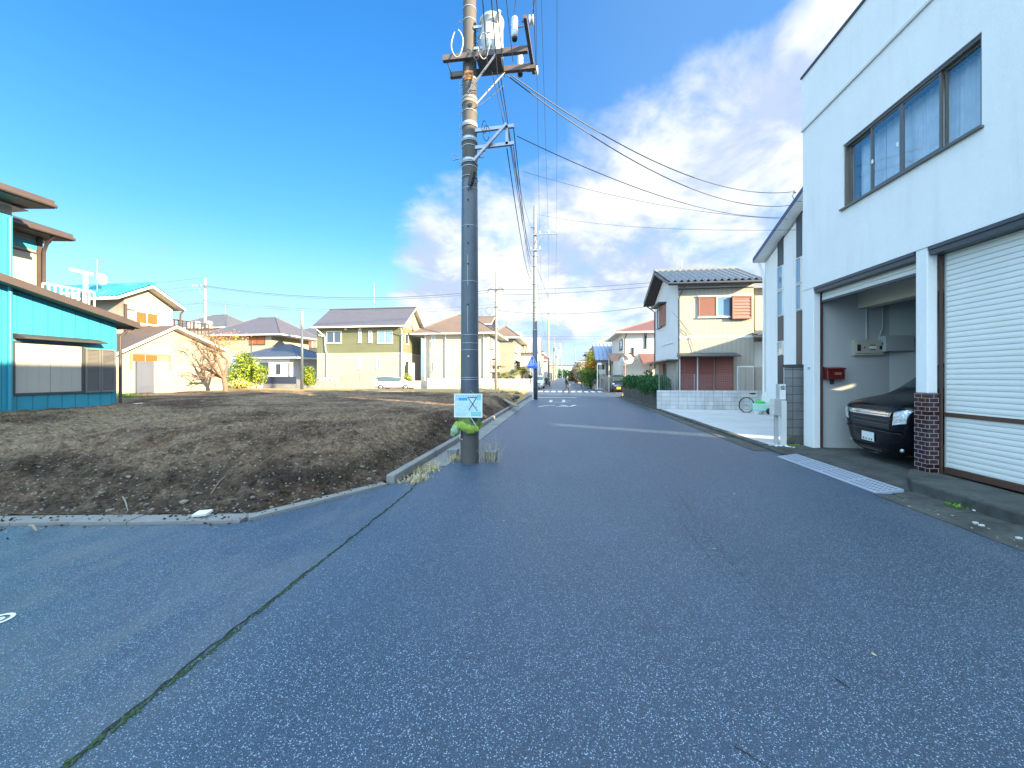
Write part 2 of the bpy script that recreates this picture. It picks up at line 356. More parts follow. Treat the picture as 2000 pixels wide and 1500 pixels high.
# ---------------------------------------------------------------- world: low sun behind the camera on the right, broken cloud over the street
SUN_EL = R(15.5); SUN_AZ = math.atan2(.919, -.395)           # compass angle from +Y towards +X
W = bpy.data.worlds.new('World'); S.world = W; W.use_nodes = True
def world():
    nt = W.node_tree; n = NB(nt); bg = nt.nodes['Background']
    sky = nt.nodes.new('ShaderNodeTexSky'); sky.sky_type = 'NISHITA'; sky.sun_disc = False; sky.sun_elevation = SUN_EL; sky.sun_rotation = SUN_AZ
    sky.air_density = 1.2; sky.dust_density = .6; sky.ozone_density = 2.2
    hs = nt.nodes.new('ShaderNodeHueSaturation'); hs.inputs['Saturation'].default_value = 1.22; hs.inputs['Value'].default_value = 1.0; nt.links.new(sky.outputs[0], hs.inputs['Color'])
    g = nt.nodes.new('ShaderNodeTexCoord').outputs['Generated']; s = n.sep(g)
    zc = n.math('MAXIMUM', s[2], 0.0); d = n.math('ADD', zc, .42)
    px = n.math('DIVIDE', s[0], d); py = n.math('DIVIDE', s[1], d)
    el = n.math('ARCSINE', zc); az = n.math('ARCTAN2', s[0], s[1])
    q = n.comb(n.math('ADD',px,n.math('MULTIPLY',py,-.25)), py, n.math('MULTIPLY',px,.25))
    big = n.noise(q, 1.7, 2, .5, .2); fib = n.noise(q, 4.6, 9, .56, .35); fine = n.noise(n.comb(px,py,3.3), 13.0, 7, .6, .2)
    dens = n.math('ADD', n.math('MULTIPLY',big,.48), n.math('ADD', n.math('MULTIPLY',fib,.40), n.math('MULTIPLY',fine,.12)))
    # the cloud bank lies from just left of the road round to the right, climbing towards the right; a high veil overhead and behind, unseen, is added to lift the shade
    top = n.math('ADD', .56, n.math('MULTIPLY', az, .20))
    bank = n.math('MULTIPLY', n.ramp(az, -.58, -.34), n.ramp(n.math('SUBTRACT', el, top), .16, -.16))
    low = n.math('MULTIPLY', n.ramp(el, .17, .03), .12)
    fill_veil = n.math('MAXIMUM', n.ramp(s[1], .10, -.35), n.ramp(el, .92, 1.2))  # added bright layer outside the view, fills the shaded facade and asphalt
    thr = n.math('SUBTRACT', .70, n.math('MULTIPLY', n.math('MAXIMUM', bank, n.math('MULTIPLY',fill_veil,1.3)), .300))
    thr = n.math('ADD', thr, low)
    cov = n.math('POWER', n.ramp(n.math('SUBTRACT', dens, thr), -.08, .12), .8)
    edge = n.ramp(n.math('ADD', n.noise(n.comb(n.math('ADD',px,.06),n.math('ADD',py,.16),1.7), 3.6, 7, .56, .4), n.math('MULTIPLY',n.math('SUBTRACT',dens,.5),.5)), .39, .57)
    ccol = n.mix(edge, CLOUD_LO, CLOUD_HI)
    ccol = n.mix(fill_veil, ccol, FILL_VEIL)
    grad = n.mix(n.ramp(el, .05, .80), SKY_LO, SKY_HI)
    skyc = n.mix(1.0, hs.outputs[0], grad, 'MULTIPLY')
    skyc = n.mix(n.ramp(az, -1.0, -.30), skyc, n.mix(1.0, skyc, (1.36,1.26,1.30), 'MULTIPLY'))
    skyc = n.mix(n.math('MULTIPLY', n.ramp(az, -.35, .35), .20), skyc, (2.4,3.5,4.9))
    hz = n.ramp(el, .34, .0); skyc = n.mix(n.math('MULTIPLY',hz,.85), skyc, SKY_HZ)
    cov = n.math('MULTIPLY', cov, n.ramp(el, .0, .07))
    w3 = n.noise(n.comb(n.math('MULTIPLY',az,3.2), n.math('MULTIPLY',el,15.0), 2.2), 1.5, 6, .55, .3); cov3 = n.math('MULTIPLY', n.math('MULTIPLY', n.ramp(w3,.55,.70), n.math('MULTIPLY', n.ramp(el,.07,.13), n.ramp(el,.36,.20))), .55); skyc = n.mix(cov3, skyc, (2.3,3.2,4.6))
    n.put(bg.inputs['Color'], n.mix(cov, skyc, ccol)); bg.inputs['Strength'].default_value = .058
CLOUD_LO, CLOUD_HI, FILL_VEIL = (2.6,3.15,4.25), (4.6,4.75,4.8), (8.5,12.0,15.5)
SKY_LO, SKY_HI, SKY_HZ = (.66,.95,1.15), (.48,1.06,1.40), (2.7,3.9,4.8)
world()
sun = bpy.data.lights.new('sun','SUN'); sun.energy = 5.0; sun.angle = R(.5); sun.color = (1.0,.80,.50)
so = bpy.data.objects.new('sun', sun); C.objects.link(so)
sd = V((sin(SUN_AZ)*cos(SUN_EL), cos(SUN_AZ)*cos(SUN_EL), sin(SUN_EL))); so.rotation_euler = sd.to_track_quat('Z','Y').to_euler(); so.location = (20,-10,20)
cam = bpy.data.cameras.new('camera'); co = bpy.data.objects.new('camera', cam); C.objects.link(co); S.camera = co
co.location = (0,0,H); co.rotation_euler = (pi/2,0,AZ); cam.sensor_width = 36; cam.lens = F/2000*36; cam.shift_y = -15/2000; cam.clip_end = 3000; cam.clip_start = .05
S.view_settings.view_transform = 'Standard'; S.view_settings.look = 'None'; S.view_settings.exposure = 2.03; S.view_settings.gamma = 1; S.view_settings.use_curve_mapping = False
S.cycles.max_bounces = 6; S.cycles.diffuse_bounces = 3; S.cycles.glossy_bounces = 3; S.cycles.transparent_max_bounces = 12
pm('tan_soil', (.40,.25,.10), .95, .4, 1.2, .4, 12)
# ---------------------------------------------------------------- ground, roads, kerbs
struct(MB().quad((-900,-300,-.05),(900,-300,-.05),(900,1500,-.05),(-900,1500,-.05)), 'ground', MT['ground_soil'])
def ykerb(x):
    if x <= -3.61: return 3.92+.16*(x+3.61)
    if x <= -3.12: return 3.92+(x+3.61)/.49*.80
    return 4.72+(x+3.12)/.58*.95
XL = -2.54
seam = [(-2.05,-3),(-2.06,.6),(-2.08,1.33),(-2.12,1.94),(-2.13,3.2),(-2.17,5.19),(-2.30,6.0)]
rd = MB()
rd.add([(-2.05,-40,0),(4.62,-40,0),(4.62,31,0),(-2.42,31,0),(-2.42,6.6,0),(-2.17,5.19,0),(-2.12,1.94,0),(-2.06,.6,0)], [tuple(range(8))])
rd.quad((-90,31,0),(90,31,0),(90,39.4,0),(-90,39.4,0)); rd.quad((-2.9,39.4,0),(4.4,39.4,0),(4.4,420,0),(-2.9,420,0))
struct(rd, 'road', MT['asphalt'])
vg = MB(); vx = [-90,-60]+[-44+.8*i for i in range(51)]+[-3.45]; vy = [30.2+.45*i for i in range(27)]
def vz(x, y):
    f = max(0,min(1,(-3.45-x)/2.6)); g_ = 1-.45*max(0,min(1,(y-36.9)/.9)); return .02+.36*f*f*(3-2*f)*g_+noise.fractal(V((x*.6,y*.6,3)),1,2,3)*.025*f
vg.add([(x,y,vz(x,y)) for x in vx for y in vy], [(i*27+j,(i+1)*27+j,(i+1)*27+j+1,i*27+j+1) for i in range(len(vx)-1) for j in range(26)], 0, True); struct(vg, 'verge', MT['tan_soil'])
struct(MB().add([(-90,-40,0),(-2.05,-40,0),(-2.06,.6,0),(-2.12,1.94,0),(-2.17,5.19,0),(-2.42,6.6,0),(-2.54,5.6,0),(-3.12,4.6,0),(-3.61,3.8,0),(-16,1.8,0),(-90,-10,0)], [tuple(range(11))]), 'side_road', MT['asphalt_side'])
# the mossy joint between the two asphalts, and hairline cracks round an old trench
def crackline(mb, pts, w, z=.004, step=.06, jit=.012, seed=1):
    rn = random.Random(seed); P = []
    for (a, b) in zip(pts, pts[1:]):
        a, b = V((*a,0)), V((*b,0)); k = max(1, int((b-a).length/step))
        for i in range(k): P.append(a.lerp(b, i/k)+V((rn.uniform(-jit,jit), rn.uniform(-jit,jit), 0)))
    P.append(V((*pts[-1],0)))
    for a, b in zip(P, P[1:]):
        d = (b-a).normalized(); r = V((-d.y,d.x,0))
        w0, w1 = w*rn.uniform(.35,1.3), w*rn.uniform(.35,1.3)
        mb.quad(a-r*w0+V((0,0,z)), b-r*w1+V((0,0,z)), b+r*w1+V((0,0,z)), a+r*w0+V((0,0,z)))
cr = MB(); crackline(cr, seam, .010, .004); struct(cr, 'asphalt_joint', MT['crack'])
ms = MB()
for i in range(900):
    t = random.random()**1.4; y = .9+t*4.6; x = -2.06-(y-.6)*.024+random.gauss(0,.009); r = random.uniform(.002,.0075)*(1.25-.6*t)
    ms.ball((x,y,.003), r, 1, 0, (1.2,1.2,.6), .5)
struct(ms, 'moss', MT['moss'], 'stuff', 'green moss growing along the joint in the asphalt')
hc = MB()
c1 = [G(*p) for p in ((1300,965),(1345,1040),(1420,1130),(1500,1215))]; c2 = [G(*p) for p in ((1322,962),(1375,1040),(1450,1125),(1530,1210))]
crackline(hc, [p.xy for p in c1], .0014, .004, .08, .008, 3); crackline(hc, [p.xy for p in c2], .0013, .004, .08, .008, 4)
for i, t in enumerate((1050,1058,1078,1098,1122,1138,1172)):
    a = G(1300+(t-965)*.80, t); b = G(1322+(t-962)*.84, t); crackline(hc, [a.xy, b.xy], .0013, .004, .06, .008, 10+i)
for p, q in (((1430,1460),(1500,1500)),((1620,1320),(1660,1345)),((1560,1090),(1575,1096))):
    crackline(hc, [G(*p).xy, G(*q).xy], .003, .004, .05, .012, p[0])
struct(hc, 'road_cracks', MT['crack'])
mk = MB(); c0 = G(-4,1211); prev = None          # white survey ring painted on the side road
for r0, r1 in ((.052,.075),(.012,.03)):
    for k in range(28):
        a, b = 2*pi*k/28, 2*pi*(k+1)/28
        mk.quad(*[c0+V((cos(t)*r, sin(t)*r, .004)) for t, r in ((a,r0),(a,r1),(b,r1),(b,r0))])
tag(mk.build('ring_mark', MT['white_paint']), 'small white ring mark painted on the side road', 'road mark')
# worn lettering ahead, stop line, crosswalk
lt = MB()
def stroke(mb, a, b, w, z=.005): mb.beam((a[0],a[1],z), (b[0],b[1],z), w, .002)
x0 = -.35
for a, b in (((x0-.95,20.6),(x0-.35,21.6)),((x0-.35,21.6),(x0-.05,21.6)),((x0+.05,20.9),(x0+.75,20.9)),((x0+.75,20.9),(x0+.25,21.9)),((x0+.7,20.7),(x0+1.1,22.0)),((x0-.6,24.3),(x0+.75,24.3)),((x0-.4,26.4),(x0-.4,24.4)),((x0+.45,26.8),(x0+.45,24.4)),((x0+.45,25.6),(x0+.95,25.6))):
    stroke(lt, a, b, .20)
tag(lt.build('road_lettering', MT['line_white']), 'worn white lettering painted on the road before the crossing', 'road mark')
tag(MB().box(-2.3,29.4,.003,1.1,29.8,.006).build('stop_line', MT['line_white']), 'worn white stop line before the crossroads', 'road mark')
for i in range(10):
    x = -2.55+i*.70
    tag(MB().box(x,40.2,.003,x+.42,42.6,.006).build('crosswalk_stripe', MT['white_paint']), 'white crosswalk stripe across the far side of the crossroads', 'road mark', 'crosswalk stripes')
tag(MB().box(-2.4,46.5,.003,1.4,47.0,.006).build('stop_line', MT['line_white']), 'white stop line beyond the crosswalk', 'road mark')
lt = MB()
for a, b in (((1.2,44.6),(2.4,44.6)),((1.5,46.2),(1.5,44.6)),((2.2,46.6),(2.2,44.6)),((2.8,45.4),(3.6,45.4)),((2.9,47.2),(3.5,47.2))): stroke(lt, a, b, .25)
tag(lt.build('road_lettering', MT['line_white']), 'white lettering painted on the road beyond the crosswalk', 'road mark')
# left: flat concrete edging of the lot (front), then a raised kerb and gutter along the road
def strip(mb, pts, w0, w1, z0, z1):     # ribbon of rectangular section following pts; w0/w1 signed offsets to the left
    n = len(pts); L = []
    for i in range(n):
        a = V((*pts[max(i-1,0)],0)); b = V((*pts[min(i+1,n-1)],0)); d = (b-a).normalized(); r = V((-d.y,d.x,0)); L.append((V((*pts[i],0)), r))
    for (p, r), (q, s) in zip(L, L[1:]):
        mb.add([p+r*w0+V((0,0,z0)), q+s*w0+V((0,0,z0)), q+s*w1+V((0,0,z0)), p+r*w1+V((0,0,z0)), p+r*w0+V((0,0,z1)), q+s*w0+V((0,0,z1)), q+s*w1+V((0,0,z1)), p+r*w1+V((0,0,z1))],
               [(0,1,2,3)[::-1],(4,5,6,7),(0,1,5,4),(1,2,6,5),(2,3,7,6),(3,0,4,7)])
ed = MB(); pts = [(-60,ykerb(-60)),(-30,ykerb(-30))]+[(x,ykerb(x)) for x in [-16+i*.62 for i in range(20)]]
for a, b in zip(pts, pts[1:]):
    a2 = (a[0]+(b[0]-a[0])*.012, a[1]+(b[1]-a[1])*.012); j = random.uniform(-.008,.008)
    strip(ed, [a2, b], -.10, .14, -.03, .026+j)
strip(ed, [(-4.22,ykerb(-4.22)),(-3.61,3.92)], -.1, .14, -.03, .03); strip(ed, [(-3.60,3.935),(-3.12,4.72),(-2.68,5.45)], -.08, .15, -.03, .035)
struct(ed, 'lot_edging', MT['concrete_kerb'])
kb = MB(); y = 5.55
while y < 30.6:
    j = random.uniform(-.01,.01); kb.box(-2.70+j,y+.008,-.03,-2.56+j,y+1.99,.13+j*.5); y += 2.0
o = struct(kb, 'kerb_left', MT['concrete_kerb']); b = o.modifiers.new('bevel','BEVEL'); b.width = .02; b.segments = 2
gt = MB(); y = 6.7
while y < 30.6: gt.box(-2.555,y+.004,-.03,-2.10,y+1.99,.012+random.uniform(0,.006)); y += 2.0
struct(gt, 'gutter_left', MT['concrete_kerb'])
# ---------------------------------------------------------------- the bare lot: heaped soil
def lotgrid():
    xs = []; x = -2.72
    while x > -34: xs.append(x); x -= .042 if x > -9 else (.085 if x > -17 else .5)
    ss = []; s_ = .12
    while s_ < 32: ss.append(s_); s_ += .042 if s_ < 6 else (.10 if s_ < 12 else .32)
    mb = MB(); idx = {}; vs = []; fs = []
    sm = lambda t: (lambda t: t*t*(3-2*t))(max(0,min(1,t)))
    for i, x in enumerate(xs):
        y0 = ykerb(x)
        for j, s_ in enumerate(ss):
            y = y0+s_; y = min(y, 30.9)
            e = min(s_/2.7, (-2.70-x)/1.05)
            e2 = min(1,max(0,(29.5-y))/6.0)
            hgt = .03+.54*sm(e)*(.62+.38*sm(e2)) + .10*sm((y-6)/9)*sm((-x-7)/8)*sm(e2)
            big = noise.fractal(V((x*.35,y*.35,1.7)), 1, 2, 4)*.11; mid = noise.fractal(V((x*1.5,y*1.5,4.2)), .9, 2.1, 4)*.055
            cl = abs(noise.noise(V((x*4.2,y*4.2,9))))*.075+noise.noise(V((x*9,y*9,2)))*.038+abs(noise.noise(V((x*17,y*17,7))))*.034
            comb_ = sin((x*.7-y*1.25)*13+noise.noise(V((x*1.2,y*1.2,0)))*3)*.030*sm((x+8)/3)*sm((y-5)/2)
            k = sm(min(s_/.5, (-2.70-x)/.35)); k2 = .45+.55*sm((13-y)/5)
            hgt += (big*sm(e*1.2)+(mid+cl+comb_)*k2)*k
            rut = math.exp(-((y-(13+.5*noise.noise(V((x*.3,0,0)))))/.35)**2)*.05
            vs.append((x,y,max(hgt-rut*k,.0)))
    m = len(ss)
    for i in range(len(xs)-1):
        for j in range(m-1): fs.append((i*m+j, i*m+j+1, (i+1)*m+j+1, (i+1)*m+j))
    mb.add(vs, fs, 0, False); return mb, xs, ss, vs
lot, lxs, lss, lvs = lotgrid()
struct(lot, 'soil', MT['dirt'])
def lotz(x, y):
    i = min(range(len(lxs)), key=lambda k: abs(lxs[k]-x)); s_ = y-ykerb(lxs[i]); j = min(range(len(lss)), key=lambda k: abs(lss[k]-s_))
    return lvs[i*len(lss)+j][2]
st = MB(); rn = random.Random(3)
for k in range(2300):
    x = -2.9-rn.random()**1.3*14; s_ = .15+rn.random()**1.7*9; y = ykerb(x)+s_
    if y > 28: continue
    r = rn.uniform(.007,.020)*(1+1.7*(rn.random()**12)); st.ball((x,y,lotz(x,y)+r*.25), r, 1, 0 if rn.random() < .45 else 1, (1.25,1,.7), .55, rn)
for k in range(420):
    x = -2.75-rn.random()**1.2*9; y = ykerb(x)+rn.gauss(.02,.11)*(1 if rn.random() < .8 else 1.9)
    on = -.10 < y-ykerb(x) < .14; r = rn.uniform(.004,.015); st.ball((x,y,(.032 if on else .004)+r*.3), r, 1, 1 if rn.random() < .85 else 0, (1.2,1,.7), .6, rn)
tag(st.build('gravel', [MT['stone_grey'], MT['dirt']]), 'small stones and clods scattered over the bare soil', None, None, 'stuff')
g = G(400,1000,.1); wp = MB()          # broken white tile piece and other litter on the heap
p0 = G(372,1002,.09); z0 = lotz(p0.x,p0.y)
wp.prism([(p0.x+.02,p0.y,z0+.01),(p0.x+.17,p0.y+.03,z0+.02),(p0.x+.19,p0.y+.10,z0+.05),(p0.x+.04,p0.y+.07,z0+.04)], (0,-.005,.025))
tag(wp.build('broken_tile', MT['offwhite'], None, (p0.x,p0.y,z0)), 'broken white tile piece lying at the foot of the soil heap', 'debris')
for (u0,v0,u1,v1,r,lab) in ((240,962,250,975,.008,'thin pale stick on the soil left of the broken tile'),(412,955,440,938,.006,'curled pale root on the soil above the broken tile'),(58,1003,72,1012,.014,'short pale stick at the edging on the far left')):
    a, b = G(u0,v0,.18), G(u1,v1,.2); a.z = lotz(a.x,a.y)+.01; b.z = lotz(b.x,b.y)+.03; mid = (a+b)/2+V((0,0,.03))
    tag(MB().tube([a,mid,b],[r,r,r*.6],6).build('stick', MT['wood_old'], None, a), lab, 'stick')
# heap of rubble and boards at the far right end of the lot
dh = MB(); rn = random.Random(9)
for k in range(60): dh.ball((-4.6+rn.gauss(0,.7),25+rn.gauss(0,1.3),.25+rn.random()*.25), rn.uniform(.08,.28), 1, 0, (1.2,1.1,.7), .5, rn)
for k in range(22):
    a = V((-4.6+rn.gauss(0,.6),25+rn.gauss(0,1.2),.5+rn.random()*.3)); dh.tube([a,a+V((rn.gauss(0,.5),rn.gauss(0,.6),rn.uniform(-.1,.35)))],.018,5,1)
tag(dh.build('rubble', [MT['block_dark'], MT['straw']], None, (-4.6,25,.2)), 'heap of dark rubble and cut twigs at the far end of the bare lot', None, None, 'stuff')
a = G(960,770,.3); b = G(1010,795,.25)
tag(MB().beam(a+V((0,0,.08)),b+V((0,0,.03)),.2,.06).build('board', MT['wood_old'], None, a), 'long pale board lying on the soil near the far kerb', 'board')
# dry grass tufts
def blades(mb, c, n, h, spread, rn, mi=0, lean=.5, w=.006):
    for k in range(n):
        p = V(c)+V((rn.gauss(0,spread),rn.gauss(0,spread),0)); d = V((rn.gauss(0,lean),rn.gauss(0,lean),1)).normalized(); L = h*rn.uniform(.4,1.1)
        q = p+d*L*.6; d2 = (d+V((rn.gauss(0,.6),rn.gauss(0,.6),-.45))).normalized(); e = q+d2*L*.5; r = V((-d.y,d.x,0)).normalized() if abs(d.x)+abs(d.y) > 1e-4 else V((1,0,0)); ww = w*rn.uniform(.6,1.4)
        mb.add([p-r*ww, p+r*ww, q+r*ww*.8, q-r*ww*.8, e], [(0,1,2,3),(3,2,4)], mi)
gr = MB(); rn = random.Random(21)
for k in range(46):
    y = 5.55+rn.random()*1.5; x = -2.50+(rn.random())*.30+(y-5.5)*.03; blades(gr, (x,y,.0), 13, .12*(1.15-(y-5.5)*.25), .05, rn, 0, .8, .004)
for k in range(16): blades(gr, (-2.1+rn.gauss(0,.06),7.3+rn.gauss(0,.12),0), 10, .15, .05, rn, 0, .7, .004)
tag(gr.build('dry_grass', MT['straw']), 'dry straw coloured grass along the kerb before the pole', None, None, 'stuff')
gr = MB()
for k in range(13): blades(gr, (-1.46+rn.gauss(0,.09),7.2+rn.gauss(0,.12),0), 5, .58, .03, rn, 0, .34, .003)
tag(gr.build('dry_grass', MT['straw']), 'tall dry grass growing beside the foot of the pole', None, None, 'stuff')
for (x,y,lab) in ((-2.22,7.55,'loose concrete block lying left of the pole foot'),(-1.40,7.42,'loose concrete block lying right of the pole foot')):
    tag(MB().box(x-.11,y-.08,.0,x+.11,y+.10,.16).build('concrete_block', MT['block_grey'], None, (x,y,0), .012), lab, 'concrete block')
# ---------------------------------------------------------------- right side: gutter, pad, garage apron and step
gt = MB(); y = 9.0
while y < 30: gt.box(4.20,y+.004,-.03,4.56,y+1.99,.010+random.uniform(0,.006)); y += 2.0
gt.box(4.30,-20,-.03,4.56,5.9,.010)
struct(gt, 'gutter_right', MT['concrete_old'])
kb = MB(); y = 9.45
while y < 19.6: kb.box(4.56,y+.006,-.03,4.74,y+.594,.075+random.uniform(-.006,.006)); y += .6
kb.box(4.56,19.65,-.03,4.80,31,.10); kb.box(4.56,8.45,-.03,4.72,9.44,.06)
o = struct(kb, 'kerb_right', MT['concrete_old']); b = o.modifiers.new('bevel','BEVEL'); b.width = .02; b.segments = 2
pd = MB(); y = 9.5
for y1 in (12.6,15.2,17.4,19.28):
    pd.box(4.745,y+.012,-.03,9.4,y1-.012,.06); y = y1
struct(pd, 'parking_pad', MT['concrete_light'])
struct(MB().box(4.7,9.4,-.045,9.4,19.2,.04), 'pad_joint', MT['concrete_old'])
ap = MB(); n_ = 24      # dirty apron sloping up into the garage
for i in range(n_):
    y0_, y1_ = 5.0+(9.46-5.0)*i/n_, 5.0+(9.46-5.0)*(i+1)/n_
    for k in range(10):
        xa, xb = 4.57+k*.13, 4.57+(k+1)*.13; zz = lambda x, y: .012+.075*min(1,(x-4.57)/1.0)+noise.noise(V((x*5,y*5,0)))*.008
        ap.quad((xa,y0_,zz(xa,y0_)),(xb,y0_,zz(xb,y0_)),(xb,y1_,zz(xb,y1_)),(xa,y1_,zz(xa,y1_)))
ap.quad((5.87,4.9,.087),(12,4.9,.087),(12,9.46,.087),(5.87,9.46,.087))
struct(ap, 'garage_apron', MT['concrete_old'])
sp = MB()
sp.prism([(4.96,6.2,-.03),(5.40,6.72,-.03),(5.62,6.72,-.03),(5.62,-16,-.03),(4.83,-16,-.03),(4.83,5.95,-.03)], (0,0,.23))
o = struct(sp, 'garage_step', MT['concrete_old']); b = o.modifiers.new('bevel','BEVEL'); b.width = .025; b.segments = 2
sp = MB()
for i in range(40):
    y0_, y1_ = 5.94-.4*i, 5.94-.4*(i+1); z_ = .045+random.uniform(-.012,.012); sp.quad((4.50,y0_,.004),(4.845,y0_,z_+.02),(4.845,y1_,z_+.02),(4.50,y1_,.004)) if i else sp.quad((4.57,y0_,.02),(4.845,y0_,z_+.02),(4.845,y1_,z_+.02),(4.50,y1_,.004))
struct(sp, 'gutter_slope', MT['concrete_old'])
wl = MB(); rn = random.Random(5)
for k in range(14): blades(wl, (4.80+rn.gauss(0,.03),5.35+rn.gauss(0,.07),.05), 8, .06, .012, rn, 0, .9, .007)
tag(wl.build('weed', MT['grass_green'], None, (4.8,5.35,.05)), 'tiny yellow green weed in the crack below the garage step', 'weed')
wl = MB()
for k in range(40): blades(wl, (5.25+rn.gauss(0,.10),9.55+rn.gauss(0,.06),.04), 8, .07, .02, rn, 0, .9, .007)
tag(wl.build('weeds', MT['grass_green']), 'low weeds at the foot of the block wall end', None, None, 'stuff')
# kerb ramp plate
t = thing('kerb_ramp', 'white perforated kerb ramp plate laid in the gutter before the open garage', 'kerb ramp', (4.55,7.2,0))
mb = MB()
for i in range(4):
    y0_ = 5.95+i*.615; mb.prism([(4.36,y0_,.004),(4.72,y0_,.004),(4.72,y0_,.075),(4.36,y0_,.014)], (0,.605,0))
mb.build('plate', MT['ramp_plate'], t)
mb = MB()
for i in range(4):
    for j in range(9):
        for k in range(4):
            x = 4.41+k*.075; y = 5.99+i*.615+j*.062; z = .014+(x-4.36)/.36*.061+.002
            mb.add([(x,y,z),(x+.045,y,z+.0076),(x+.045,y+.02,z+.0076),(x,y+.02,z)], [(0,1,2,3)])
tag(mb.build('slots', MT['concrete_old'], t), None, None, None, 'stuff')
# dead leaves and grit gathered along the kerbs
lf = MB(); rn = random.Random(77)
for k in range(420):
    side = rn.random()
    if side < .40: y = 5.8+rn.random()**1.5*20; x = -2.12+rn.gauss(0,.12)
    elif side < .75: y = -2+rn.random()*11.5; x = 4.42+rn.gauss(0,.10)-(0 if y < 5.9 else .12)
    elif side < .9: x = -3.2-rn.random()*9; y = ykerb(x)-.16-abs(rn.gauss(0,.10))
    else: x = rn.uniform(-2,4.2); y = 2+rn.random()*16
    s_ = rn.uniform(.008,.022); a = rn.random()*6.28; d = V((cos(a),sin(a),rn.uniform(-.1,.25)))*s_; e = V((-sin(a),cos(a),rn.uniform(-.1,.25)))*s_*.55; c = V((x,y,.016 if abs(x+2.3) < .25 or x > 4.28 else .007))
    lf.add([c-d,c+e,c+d,c-e],[(0,1,2,3)],0 if rn.random() < .7 else 1)
tag(lf.build('leaf_litter', [MT['wood_old'], MT['straw']]), 'dead leaves and grit lying along the kerbs', None, None, 'stuff')
sc_ = MB()
for (u,v) in ((1917,1027),(1905,1022),(1905,998),(1922,995),(1990,1052),(1955,965)): p = G(u,v,.06); sc_.box(p.x-.02,p.y-.012,p.z,p.x+.02,p.y+.012,p.z+.015)
tag(sc_.build('litter', MT['offwhite']), 'tiny white scraps lying below the garage step', None, None, 'stuff')
# ---------------------------------------------------------------- building helpers (side S faces the camera, W / E face along X)
def sp_(side, c, a, o, z): return V((a,c-o,z)) if side == 'S' else (V((c-o,a,z)) if side == 'W' else V((c+o,a,z)))
def sbox(mb, side, c, a0, a1, o0, o1, z0, z1, mi=0):
    p, q = sp_(side,c,a0,o0,z0), sp_(side,c,a1,o1,z1); return mb.box(p.x,p.y,p.z,q.x,q.y,q.z,mi)
def wpx(side, c, u0, v0, u1, v1):
    f = (lambda u,v: PY(u,v,c)) if side == 'S' else (lambda u,v: PX(u,v,c)); k = 0 if side == 'S' else 1
    a0, a1 = f(u0,v0)[k], f(u1,v0)[k]; um = (u0+u1)/2; z1, z0 = f(um,v0).z, f(um,v1).z
    return min(a0,a1), max(a0,a1), z0, z1
def window(T, side, c, r, n=2, frame='white_paint', pane='glass', t=.05, o=.05, sill=True, name='window'):
    a0,a1,z0,z1 = r; mb = MB()
    sbox(mb,side,c,a0,a1,-.02,o,z0,z0+t); sbox(mb,side,c,a0,a1,-.02,o,z1-t,z1); sbox(mb,side,c,a0,a0+t,-.02,o,z0+t,z1-t); sbox(mb,side,c,a1-t,a1,-.02,o,z0+t,z1-t)
    for i in range(1,n): m_ = a0+(a1-a0)*i/n; sbox(mb,side,c,m_-t*.45,m_+t*.45,-.02,o-.006,z0+t,z1-t)
    w = mb.build(name, MT[frame], T)
    if n == 0: pass
    sbox(MB(),side,c,a0,a1,0,0,z0,z1)
    p = MB(); sbox(p,side,c,a0+t*.9,a1-t*.9,-.01,o-.03,z0+t*.9,z1-t*.9); p.build('pane', MT[pane], w, w['_org'])
    if sill: p = MB(); sbox(p,side,c,a0-.04,a1+.04,-.02,o+.05,z0-.05,z0-.002); p.build('sill', MT[frame], w, w['_org'])
    return w
def louvre(T, side, c, r, mat, step=.06, o=.06, name='shutter', frame=None):
    a0,a1,z0,z1 = r; mb = MB(); t = .045
    for b in ((a0,a1,z0,z0+t),(a0,a1,z1-t,z1),(a0,a0+t,z0+t,z1-t),(a1-t,a1,z0+t,z1-t)): sbox(mb,side,c,b[0],b[1],-.02,o,b[2],b[3])
    sbox(mb,side,c,a0+t,a1-t,-.02,o-.035,z0+t,z1-t); z = z0+t
    while z < z1-t-.01:
        h = min(step*.72, z1-t-z)
        A = [sp_(side,c,a0+t,o-.036,z),sp_(side,c,a1-t,o-.036,z),sp_(side,c,a1-t,o-.008,z),sp_(side,c,a0+t,o-.008,z)]; B = [sp_(side,c,a0+t,o-.036,z+h),sp_(side,c,a1-t,o-.036,z+h)]
        mb.add(A+B, [(0,1,2,3),(3,2,5,4),(0,3,4),(1,5,2)]); z += step
    return mb.build(name, MT[mat], T)
def wave_slope(mb, e0, e1, r1, r0, period=.27, amp=.035, row=.28, mi=0, samples=6):
    """a tiled slope: e0-e1 eave, r0-r1 ridge; waves along the eave, small steps up the slope"""
    e0,e1,r0,r1 = V(e0),V(e1),V(r0),V(r1); nrm = (e1-e0).cross(r0-e0).normalized()
    if nrm.z < 0: nrm = -nrm
    L = (e1-e0).length; D = (r0-e0).length; nu = max(2,int(L/period*samples)); rows = max(1,int(D/row)); vs = []
    for j in range(rows):
        for tt, lift in ((j/rows,.02),((j+1)/rows-.0008,0)):
            for i in range(nu+1):
                s = i/nu; p = e0.lerp(e1,s).lerp(r0.lerp(r1,s),tt); ph = (s*L/period)%1
                w = (.5+.5*cos(2*pi*ph)); w = w*w if w > .3 else w*.3
                vs.append(p+nrm*(amp*w+lift))
    m = nu+1; fs = [(a*m+i,a*m+i+1,(a+1)*m+i+1,(a+1)*m+i) for a in range(2*rows-1) for i in range(nu)]
    return mb.add(vs, fs, mi, False)
